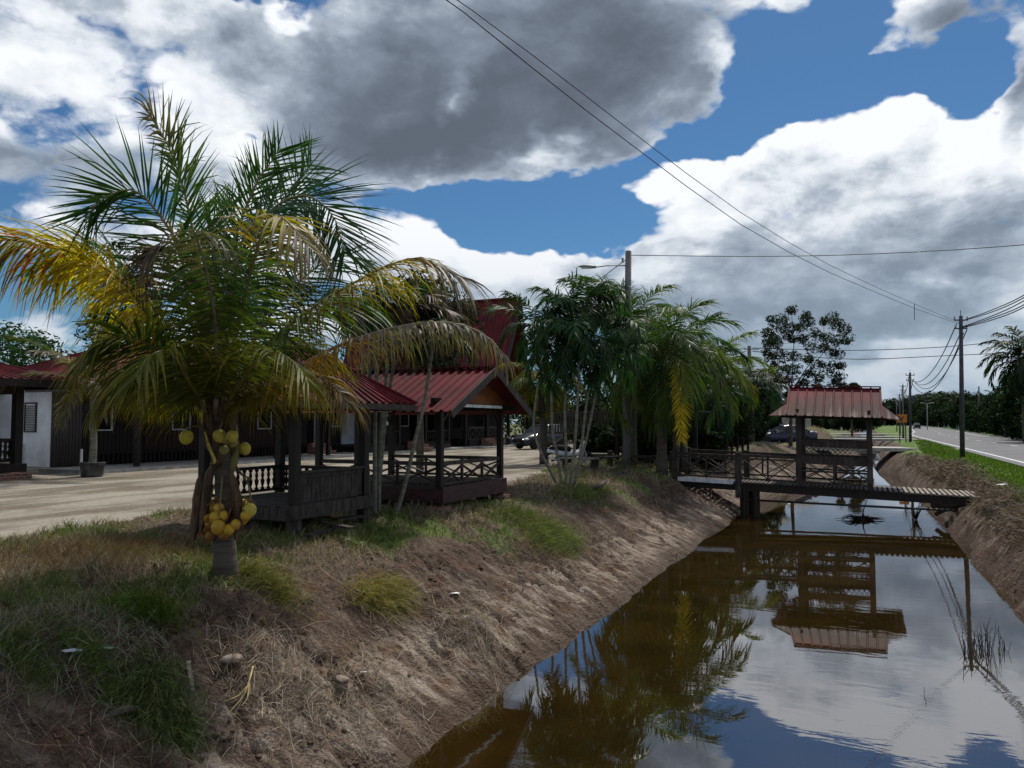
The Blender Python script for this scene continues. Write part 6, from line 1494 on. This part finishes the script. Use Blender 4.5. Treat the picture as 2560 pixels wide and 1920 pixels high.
# ---------------------------------------------------------------- rails, benches and lumber in front of the palms
def loc_of(u, v, Y=None, z=0.0):
    p = gnd(u, v, z) if Y is None else at(u, v, Y); return p
p = F(26.2, -6.6, 0)
t = thing('low_railing', 'low crossed timber railing at the foot of the lamp pole', 'railing', p, -TH)
m = MB(); xrail(m, (-1.6, .0, 0), (.55, 0, 0), .0, .42, 3, .06); m.build('rails', M['wood'], t)
for x in (-1.6, .62): m = MB(); m.bb(x - .08, x + .08, -.08, .08, -.1, .62); m.build('post', M['wood_grey'], t)
for (a, b, hh, rr, lab) in [(26.3, -5.85, 1.35, .11, 'grey weathered stump post left of the footbridge'), (26.5, -5.65, 1.0, .14, 'short fibrous stump beside the stump post')]:
    p = F(a, b, 0); o = MB().tube([(0, 0, -.1), (0.01, 0, hh * .5), (0, 0.02, hh)], [rr * 1.15, rr, rr * .9], 9).build('stump', M['bark'], smooth=True); o.location = p; tag(o, lab, 'stump')
# dark timber hut and seat in the shade
p = F(33.0, -13.5, 0)
t = thing('timber_hut', 'dark open timber hut with slatted upper wall under the palm row', 'hut', p, -TH)
for x in (0, 3.2):
    for y in (0, 2.6): m = MB(); m.bb(x - .06, x + .06, y - .06, y + .06, 0, 2.3); m.build('post', M['wood_dark'], t)
m = MB()
for k in range(22): m.bb(.08 + k * .14, .16 + k * .14, -.02, .02, 1.15, 2.1)
m.bb(0, 3.2, -.05, -.022, 1.1, 1.2); m.bb(0, 3.2, -.05, -.022, 2.05, 2.15); m.build('slatted_wall', M['wood_grey'], t)
m = MB(); m.bb(.2, 3.0, .5, 1.0, .40, .45); 
for x in (.4, 2.8): m.bb(x - .04, x + .04, .55, .95, 0, .398)
m.build('bench', M['wood'], t)
G_ = 'pale table and bench pieces under the palms'
for i, (u, v, Y, lab) in enumerate([(1448, 1150, 25.3, 'low pale-topped bench beside the motorcycle'), (1492, 1140, 29, 'dark bench with pale edge under the palms'), (1600, 1132, 31, 'bench in the shade right of the lamp pole'), (1530, 1168, 26.4, 'short grey bench at the foot of the lamp pole')]):
    p = at(u, v, Y); p.z = 0
    t = thing('bench', lab, 'bench', p, -TH + .1 * i, G_)
    m = MB(); m.bb(-.65, .65, -.18, .18, .42, .46); m.build('seat', M['plank_pale'] if i in (0, 1) else M['wood_grey'], t)
    for x in (-.5, .5): m = MB(); m.bb(x - .04, x + .04, -.15, .15, -.05, .418); m.build('leg', M['wood_dark'], t)
# picket screen in the distance behind the rail
p = F(36.0, -12.2, 0); t = thing('picket_fence', 'dark picket fence in the shade behind the palms', 'fence', p, -TH - .25)
m = MB()
for k in range(34): m.bb(k * .24, k * .24 + .10, -.015, .015, 0, 1.05 + .06 * math.sin(k * 1.7))
m.build('pickets', M['wood_dark'], t)
for z in (.3, .85): m = MB(); m.bb(-.05, 8.1, .017, .05, z, z + .07); m.build('rail', M['wood_dark'], t)
p = F(27.6, -7.4, 0)
t = thing('canteen_stall', 'dark timber stall with blue water tub and pale counter in the shade of the palms', 'stall', p, -TH)
for x in (-1.5, 1.6):
    for y in (1.8, 4.0): m = MB(); m.bb(x - .07, x + .07, y - .07, y + .07, 0, 2.0); m.build('post', M['wood_dark'], t)
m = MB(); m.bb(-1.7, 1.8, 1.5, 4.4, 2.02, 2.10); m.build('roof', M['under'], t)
m = MB(); m.bb(-1.4, .2, 3.8, 4.05, 0, .85); m.build('counter', M['wood_dark'], t)
m = MB(); m.bb(-1.45, .25, 3.7, 4.1, .852, .90); m.build('counter_top', M['white_trim'], t)
o = MB().lathe([(.24, 0), (.30, .3), (.31, .34), (.27, .35), (.26, .30)], F(31.4, -8.35, .905), 14).build('tub', mat('blue plastic', (.05, .22, .50), rough=.4)); tag(o, 'blue plastic tub on the shaded counter', 'tub')

def plank(label, p, q, w, h, m_='wood_grey', name='plank', group=None):
    o = MB().beam(p, q, w, h).build(name, M[m_]); return tag(o, label, 'plank', group)
plank('grey plank leaning from the ground up to the lamp pole', gnd(1488, 1220, .03), at(1556, 1180, 24.6), .10, .05)
for i, (p, q, w, l) in enumerate([((745, 1325), (810, 1300), .16, 'grey board lying under the small gazebo'), ((760, 1318), (870, 1290), .12, 'long board on the lumber pile under the small gazebo'), ((770, 1340), (835, 1318), .14, 'lower grey board of the lumber pile'), ((840, 1300), (905, 1290), .12, 'board end sticking out right of the small gazebo'), ((800, 1305), (880, 1320), .10, 'crosswise board on the lumber pile')]):
    plank(l, gnd(*p, .05 + .03 * i), gnd(*q, .07 + .03 * i), w, .03, group='boards of the lumber pile')
o = MB().box((0, 0, 0), (.20, .09, .065)).build('brick', M['brick'], bevel=.006); p = gnd(812, 1312, .0); o.location = p + Vector((0, 0, .10)); o.rotation_euler = (.1, 0, .5); tag(o, 'loose red brick by the small gazebo lumber', 'brick')

# ---------------------------------------------------------------- grass, straw and litter
def blades(name, label, a, b, h, w, lean, cols, seed, tilt=None, kind='stuff', cat='grass', z0=0.0, jitter=.2, droopy=.0):
    """a, b: where; h: length; lean 0 upright .. 1 flat"""
    rng = np.random.RandomState(seed); n = len(a); a = np.asarray(a); b = np.asarray(b)
    h = np.broadcast_to(h, (n,)) * rng.uniform(.6, 1.35, n); az = rng.uniform(0, 2 * np.pi, n) if tilt is None else tilt + rng.normal(0, .5, n)
    ln = np.clip(np.broadcast_to(lean, (n,)) + rng.normal(0, jitter, n), 0, 1.02)
    z = H(a, b) + z0 * rng.uniform(0, 1, n)
    P = np.stack([a * ST + b * CT, a * CT - b * ST, z], 1)
    # direction in the canal frame: az 0 = along, pi/2 = toward the water
    da, db = np.cos(az), np.sin(az); hx = da * ST + db * CT; hy = da * CT - db * ST
    th0 = ln * np.pi / 2; th1 = np.clip(ln + .25 + droopy, 0, 1.15) * np.pi / 2
    d0 = np.stack([hx * np.sin(th0), hy * np.sin(th0), np.cos(th0)], 1); d1 = np.stack([hx * np.sin(th1), hy * np.sin(th1), np.cos(th1)], 1)
    rz = rng.uniform(0, np.pi, n); s = np.stack([np.cos(rz), np.sin(rz), rng.uniform(-.5, .5, n)], 1) * (np.broadcast_to(w, (n,)) / 2)[:, None]
    M1 = P + d0 * (h * .5)[:, None]; E = M1 + d1 * (h * .5)[:, None]
    # flat-lying pieces follow the slope
    ab = lambda Q: (Q[:, 0] * ST + Q[:, 1] * CT, Q[:, 0] * CT - Q[:, 1] * ST)
    for Q in (M1, E):
        aa, bb_ = ab(Q); zz = H(aa, bb_) + .004; Q[:, 2] = np.maximum(Q[:, 2], zz)
    fl = ln > .8
    M1[fl, 2] = H(*ab(M1[fl])) + .012 + .02 * rng.rand(fl.sum()); E[fl, 2] = H(*ab(E[fl])) + .01 + .04 * rng.rand(fl.sum()) ** 2
    V = np.stack([P - s, P + s, M1 + s * .8, M1 - s * .8, E + s * .12, E - s * .12], 1).reshape(-1, 3); i = np.arange(n)[:, None] * 6
    Fc = np.concatenate([np.concatenate([i, i + 1, i + 2, i + 3], 1), np.concatenate([i + 3, i + 2, i + 4, i + 5], 1)], 0)
    cc = np.array(cols); k = cc[rng.randint(0, len(cc), n)] * rng.uniform(.6, 1.4, n)[:, None]
    o = npmesh(name, V, Fc, M['grass'], col=np.repeat(k, 6, 0)); return tag(o, label, cat, kind=kind)
def strew(n, a0, a1, b0, b1, dens, seed, power=1.6):
    rng = np.random.RandomState(seed); u = rng.rand(n * 3); e = 1 - power
    a = (a0 ** e + u * (a1 ** e - a0 ** e)) ** (1 / e); b = rng.uniform(b0, b1, n * 3); k = rng.rand(n * 3) < dens(a, b); return a[k][:n], b[k][:n]
def gden(a, b): return sst(fbm(a * 1.1, b * 1.1, 4, 81) + .2 * fbm(a * 3.1, b * 3.1, 3, 82), .56, .72)
off_yard = lambda a, b: 1 - sst(yard_mask(a, b), .15, .6)
STR = [(0.27, 0.21, 0.145), (0.19, 0.14, 0.095), (0.34, 0.28, 0.20), (0.12, 0.08, 0.055), (0.24, 0.215, 0.19)]
GRN = [(0.085, 0.14, 0.022), (0.12, 0.18, 0.03), (0.060, 0.10, 0.022), (0.16, 0.17, 0.05)]
plateau = lambda a, b: sst(bL(a) - b + .9 * (fbm(a * 1.1, b * 1.1, 4, 81) - .5), 1.6, 2.5) * off_yard(a, b)
a, b = strew(32000, 3.0, 34, -12.5, -5.0, lambda a, b: plateau(a, b) * (1 - .7 * gden(a, b)) * sst(fbm(a * .7 + 4, b * .7, 3, 83), .30, .52), 1)
blades('dry_grass', 'thin dry brown grass covering the strip between gravel and bank', a, b, .11 + .004 * a, .0035 + .0006 * a, .35, STR, 1)
a, b = strew(30000, 3.0, 34, -12.5, -4.8, lambda a, b: plateau(a, b) * gden(a, b), 2)
blades('green_grass', 'patches of short green grass on the strip above the bank', a, b, .10 + .004 * a, .004 + .0006 * a, .4, GRN, 2)
a, b = strew(5500, 2.6, 30, -9.5, -4.6, lambda a, b: sst(bL(a) - b, .7, 1.4) * off_yard(a, b) * (.15 + .85 * sst(fbm(a * 1.3, b * 1.3 + 7, 4, 84), .42, .60)), 3)
blades('straw_litter', 'cut straw and root litter strewn over the top of the bank', a, b, .16, .0032 + .0004 * a, .93, STR, 3, jitter=.08, cat='straw')
for i, (u, v, ra, rb, h) in enumerate(HEAPS):
    p = gnd(u, v, 0.05); ca, cb = AB(p); rng = np.random.RandomState(70 + i); n = [1500, 1000, 500, 600, 500][i]
    a = ca + rng.normal(0, ra * .75, n); b = cb + rng.normal(0, rb * .75, n)
    cols = [(.26, .21, .18), (.33, .27, .22), (.16, .12, .10), (.40, .34, .28)] if i < 3 else [(.20, .21, .15), (.27, .27, .20), (.13, .15, .10)]
    o = blades('straw_heap', ['grey-brown heap of raked dead grass right of the palm trunk', 'brown matted grass clump hanging over the bank near the slim palm stems', 'matted dead grass spread on the crest between heap and bank', 'dull grey-green tangle of grass left of the bright tuft', 'low grey grass tangle at the left edge'][i],
               a, b, .22, .0045, .78, cols, 71 + i, z0=.12, jitter=.2, cat='straw')
# strong tufts: (label, centre u, v, radius along, radius across, n, length, lean, direction, colours)
YG = [(0.20, 0.19, 0.045), (0.26, 0.21, 0.06), (0.14, 0.15, 0.03), (0.30, 0.24, 0.09)]
TU = [('bright green grass tuft just left of the palm base', 375, 1530, .20, .28, 1700, .26, .55, 2.6, [(.095, .16, .018), (.14, .21, .03), (.06, .10, .015)]),
      ('long green grass mat spilling down the near left bank', 380, 1690, .22, .20, 1500, .30, .8, 2.2, [(.070, .115, .025), (.105, .15, .04), (.045, .07, .02), (.18, .19, .08)]),
      ('lower end of the green grass mat with stringy stems', 430, 1780, .16, .14, 900, .26, .8, 2.0, [(.075, .125, .025), (.12, .16, .045), (.22, .23, .10), (.045, .07, .02)]),
      ('green grass around the plastic bags at lower left', 200, 1630, .12, .40, 1200, .16, .5, 1.0, GRN),
      ('green grass at the left edge near the plastic bags', 40, 1640, .15, .3, 900, .15, .4, 1.0, GRN),
      ('yellow-green long grass flopping over the bank crest', 945, 1480, .42, .20, 1500, .34, .72, 1.7, YG),
      ('yellowish grass at the foot of the coconut palm', 640, 1445, .25, .45, 1800, .22, .6, 1.5, YG + GRN),
      ('green grass patch on the bank below the small gazebo', 1375, 1345, .9, .35, 3200, .22, .6, 1.2, GRN + YG[:1]),
      ('sparse green grass patch farther up the bank', 1300, 1290, .9, .6, 2400, .16, .4, 1.2, GRN),
      ('green grass patch in front of the slim palm clump', 1450, 1235, 1.2, .5, 2200, .18, .4, 1.2, GRN),
      ('reddish dry standing grass near the gravel edge', 200, 1400, .7, 1.3, 2600, .20, .25, 1.0, [(.17, .10, .06), (.22, .15, .09), (.12, .075, .045)]),
      ('reddish dry grass between palm trunk and gravel', 420, 1370, .6, .9, 1500, .18, .25, 1.0, [(.17, .10, .06), (.22, .15, .09), (.12, .075, .045)])]
for i, (lab, u, v, ra, rb, n, ln, le, az, cols) in enumerate(TU):
    p = gxy(u, v); ca, cb = AB(p); rng = np.random.RandomState(200 + i)
    blades('grass_tuft', lab, ca + rng.normal(0, ra * .6, n), cb + rng.normal(0, rb * .6, n), ln, .0045 + .0003 * ca, le, cols, 200 + i, tilt=az, jitter=.15, droopy=.15)
a, b = strew(30000, 11, 62, 3.1, 5.35, lambda a, b: sst(b - bR(a) + .5 * (fbm(a, b, 3, 86) - .5), 1.05, 1.6), 5, 1.3)
blades('verge_grass', 'bright green mown grass on the verge beside the road', a, b, .05 + .0012 * a, .006 + .0009 * a, .3, [(.090, .17, .012), (.12, .21, .018), (.065, .12, .012)], 5)
a, b = strew(20000, 9, 50, 2.3, 4.8, lambda a, b: sst(b - bR(a), .3, .7) * (1 - sst(b - bR(a), 1.2, 1.8)), 6, 1.3)
blades('bank_roots', 'brown roots and dead grass on the roadside bank', a, b, .20, .004 + .0006 * a, .85, [(.10, .07, .05), (.06, .04, .028), (.16, .12, .08), (.045, .035, .02)], 6, jitter=.15, tilt=-1.4, cat='straw')
a, b = strew(9000, 50, 75, -12, -2, lambda a, b: blob(a, b, 66, -7, 6, 4), 7, 1.2)
blades('heap_grass', 'rough dry grass on the soil heap behind the saloon', a, b, .25, .02, .5, STR + GRN[:1], 7)
a, b = strew(200, 2.8, 14, -7.0, -3.9, lambda a, b: sst(bL(a) - b, .2, .6), 8)
blades('long_stems', 'scattered long pale stems lying on the mud bank', a, b, .42, .0075, .86, [(.36, .29, .19), (.28, .22, .15), (.20, .15, .10)], 8, jitter=.14, cat='straw')

a, b = strew(1800, 5, 22, -11.5, -6.0, lambda a, b: .3 + .7 * sst(fbm(a * .9, b * .9, 3, 88), .45, .6), 9, 1.6)
blades('fallen_leaflets', 'fallen dry palm leaflets scattered between the palm, gazebos and gravel', a, b, .26, .016, .95, [(.20, .15, .10), (.13, .09, .06), (.28, .22, .15)], 9, jitter=.05, cat='leaf litter')
# mud clods on the bank
def clods():
    rng = np.random.RandomState(31); base = MB(); base.ball((0, 0, 0), 1.0, 9, 6); bv = np.array(base.v); bf = base.f
    a, b = strew(1500, 2.6, 22, -6.6, -3.65, lambda a, b: .25 + .75 * sst(fbm(a * 1.4, b * 1.4, 3, 87), .45, .6), 32, 2.0)
    a2, b2 = strew(500, 10, 34, 2.3, 4.2, lambda a, b: np.ones_like(a) * .8, 33, 1.5)
    V = []; Fq = []; off = 0; Ft = []
    for aa, bb_ in list(zip(a, b)) + list(zip(a2, b2)):
        s = .006 + .024 * rng.rand() ** 4 * (1 if bb_ < 0 else 1.8); z = Hs(aa, bb_); j = 1 + .8 * (fbm(bv[:, 0] * 1.7 + aa * 9, bv[:, 1] * 1.7 + bv[:, 2] * 1.3, 2, 5) - .5) * 2
        q = bv * j[:, None] * s * np.array([rng.uniform(.8, 1.8), rng.uniform(.7, 1.3), rng.uniform(.35, .7)]); w = rng.uniform(0, 6); c, sn = math.cos(w), math.sin(w)
        q = np.stack([q[:, 0] * c - q[:, 1] * sn, q[:, 0] * sn + q[:, 1] * c, q[:, 2]], 1); P = F(aa, bb_, z + s * .2)
        V.append(q + np.array(tuple(P))); Fq.append(np.array(bf) + off); off += len(bv)
    o = npmesh('mud_clods', np.concatenate(V), np.concatenate(Fq), mat('clod soil', (.10, .062, .042), (.050, .030, .020), 9, .9, .006, 60, c3=(.22, .165, .13), s3=3, lo3=.55, hi3=.68))
    tag(o, 'crumbled lumps of mud strewn over both banks', 'mud', kind='stuff')
clods()
def lump(name, label, u, v, r, m_, seed, cat='stone', rz=0.0, flat=.5, sink=.2):
    p = gxy(u, v); rng = random.Random(seed); mb = MB(); mb.ball((0, 0, 0), (r[0], r[1], r[2]), 16, 10)
    mb.v = [tuple(np.array(q) * (1 + 1.0 * (float(fbm(q[0] / r[0] * 1.3 + seed, q[1] / r[1] * 1.3 + q[2] / r[2], 3, seed)) - .5))) for q in mb.v]
    o = mb.build(name, m_, smooth=True); o.location = p + Vector((0, 0, r[2] * .5)); o.rotation_euler = (rng.uniform(-.3, .3), rng.uniform(-.3, .3), rz); return tag(o, label, cat)
clay = mat('pale dried clay', (.36, .29, .24), (.20, .15, .12), 14, .9, .006, 40, (1, 4, 1)); dstone = mat('dark wet clod', (.045, .038, .034), (.09, .07, .06), 9, .8, .01, 20)
lump('clay_lump', 'pale grooved clay lump on the dark soil right of the green grass mat', 578, 1652, (.10, .06, .035), clay, 3, 'clay lump', .6)
lump('stone', 'dark rounded clod beside the lower end of the green grass mat', 300, 1785, (.09, .07, .035), dstone, 4, 'stone')
lump('clay_lump', 'small pale clay lump left of the pair on the mid bank', 813, 1712, (.05, .04, .02), clay, 5, 'clay lump')
lump('clay_lump', 'pale clay lump right of the smaller one on the mid bank', 855, 1700, (.06, .045, .022), clay, 6, 'clay lump')
def bag(label, u, v, s, col, seed):
    rng = np.random.RandomState(seed); p = gxy(u, v); n = 22; g_ = np.linspace(-1, 1, n); X, Y = np.meshgrid(g_, g_, indexing='ij'); r = np.sqrt(X * X + Y * Y)
    Z = .35 * np.clip(1 - r, 0, 1) ** .5 + .40 * (fbm(X * 2.6 + seed, Y * 2.6, 4, seed) - .45) * np.clip(1.2 - r, 0, 1)
    V = np.stack([X * s * (1 + .3 * fbm(Y * 2, Y * 0 + seed, 2, 3)) * 1.5, Y * s * .8, Z * s * .8], -1).reshape(-1, 3); i, j = np.meshgrid(np.arange(n - 1), np.arange(n - 1), indexing='ij')
    keep = (r[:-1, :-1] < .95 + .2 * (vnoise(X[:-1, :-1] * 3, Y[:-1, :-1] * 3, seed) - .5)).ravel(); q = (i * n + j).ravel()[keep]
    m = mat('plastic film ' + str(seed), col, tuple(c * .7 for c in col), 6, .3, .01, 20, spec=.5)
    o = npmesh('plastic_bag', V, np.stack([q, q + 1, q + n + 1, q + n], 1), m, smooth=True); o.location = p + Vector((0, 0, .015)); o.rotation_euler = (0, 0, .2); tag(o, label, 'plastic bag')
bag('crumpled white plastic bag lying in the grass at lower left', 180, 1632, .050, (.62, .64, .70), 2)
bag('pale green crumpled plastic wrapper right of the white bag', 260, 1626, .040, (.42, .62, .54), 3)
bag('white plastic scrap on the crest of the bank', 1137, 1486, .040, (.66, .62, .60), 4)
bag('white litter scrap at the grass edge of the roadside bank', 2511, 1214, .16, (.75, .75, .74), 5)
bag('tiny white scrap on the mid bank', 908, 1684, .02, (.6, .6, .6), 6)
p0, p1 = gxy(470, 1668), gxy(482, 1735)
plank('short pale wooden slat standing in the soil', p0 + Vector((0, 0, .05)), p1 + Vector((0, 0, .02)), .032, .010, 'plank_pale', 'slat')
def sticks(label, name, L_, r=.006, m_='stem_dry'):
    m = MB()
    for pts in L_: m.tube(bez(pts, 6), [r * (1 - .12 * k) for k in range(7)], 5)
    o = m.build(name, M[m_], smooth=True); return tag(o, label, 'stick')
M['pale_stick'] = mat('pale yellow stalk', (.50, .40, .18), (.38, .28, .14), 8, .6)
c = gxy(610, 1750); E = lambda u, v, z=.0: gxy(u, v) + Vector((0, 0, z))
sticks('broken yellow palm stalk with spread ends on the dark soil', 'palm_stalk', [[E(632, 1690, .08), E(618, 1735, .06), E(600, 1760, .03), E(562, 1798, .02)], [E(622, 1728, .07), E(625, 1745, .04), E(604, 1772, .02)], [E(618, 1735, .06), E(595, 1755, .05), E(560, 1756, .01)], [E(622, 1735, .08), E(618, 1760, .05), E(606, 1770, .02)]], .010, 'pale_stick')
sticks('forked pale twig sticking up from the lower bank', 'twig', [[E(920, 1895, .0), E(905, 1860, .06), E(893, 1790, .18)], [E(920, 1895, 0), E(935, 1865, .06), E(962, 1832, .12)], [E(920, 1895, 0), E(890, 1870, .06), E(850, 1850, .05)], [E(920, 1895, 0), E(948, 1885, .02), E(975, 1888, .02)]], .0045)
sticks('thin forked twig on the bank right of the clay lumps', 'twig', [[E(1012, 1765, .0), E(1030, 1750, .04), E(1055, 1725, .07)], [E(1012, 1765, 0), E(1022, 1740, .05), E(1028, 1722, .06)], [E(1012, 1765, 0), E(1045, 1790, .01), E(1058, 1798, .01)]], .0035)
sticks('long thin twig lying at lower left', 'twig', [[E(45, 1795, .03), E(65, 1830, .03), E(88, 1860, .02)]], .004)
sticks('bent pale twig at the bottom of the bank', 'twig', [[E(480, 1900, .01), E(500, 1860, .05), E(530, 1825, .08)], [E(500, 1860, .05), E(535, 1845, .04), E(560, 1850, .02)]], .0045)

# reeds and a drifting branch in the canal
W_ = -1.33
def wat(u, v, z=0.0): return gnd(u, v, W_) + Vector((0, 0, z))
m = MB(); rng = random.Random(8)
for k in range(52):
    u = rng.gauss(2448, 20) if k < 34 else rng.uniform(2400, 2530); p = wat(u, rng.uniform(1612, 1634), -.1); h = rng.uniform(.12, .42) * (1 if k < 34 else .5); d = Vector((rng.uniform(-.5, .5), rng.uniform(-.3, .3), 1)) * h
    m.tube([p, p + d * .6 + Vector((0, 0, .1)), p + d + Vector((rng.uniform(-.06, .06), 0, .08))], [.005, .004, .0015], 4)
tag(m.build('reeds', M['steel_dark']), 'thin dark reeds standing in the canal at lower right', 'reeds')
c = wat(2155, 1300)
m = MB(); rng = random.Random(5)
for k in range(26):
    d = Vector((rng.uniform(-1, 1) * .75, rng.uniform(-.4, .4), rng.uniform(0, .08))); m.tube([c + d * .1, c + d * .6 + Vector((0, 0, .12 * rng.random())), c + d], [.02, .014, .005], 5)
m.tube([c, c + Vector((.05, 0, .3)), c + Vector((.26, 0, .85))], [.03, .015, .005], 6); m.ball(tuple(c + Vector((0, 0, .02))), (.28, .15, .10), 10, 6, .3, rng)
tag(m.build('drift_branch', M['wood_dark'], smooth=True), 'dark drifted branch pile poking out of the canal under the footbridge', 'branch')
c = wat(2290, 1300)
m = MB()
for k in range(16):
    d = Vector((rng.uniform(-.35, .35), rng.uniform(-.3, .3), rng.uniform(.1, .9))); m.tube([c, c + d * .6, c + d + Vector((rng.uniform(-.1, .1), 0, 0))], [.014, .01, .004], 4)
tag(m.build('drift_twigs', M['wood_dark']), 'upright dead twigs in the canal near the right bank', 'branch')
for i, (p, q, r) in enumerate([((2330, 1262), (2445, 1275), .10), ((2350, 1275), (2470, 1265), .08), ((2340, 1285), (2420, 1255), .07)]):
    a_, b_ = at(*p, 22.8), at(*q, 21.8); o = MB().tube([a_, (a_ + b_) / 2 + Vector((0, 0, .05)), b_], [r, r * .9, r * .8], 8).build('log', M['bark'], smooth=True); tag(o, ['upper', 'middle', 'lower'][i] + ' dark log under the roadside end of the footbridge', 'log', 'logs under the bridge end')
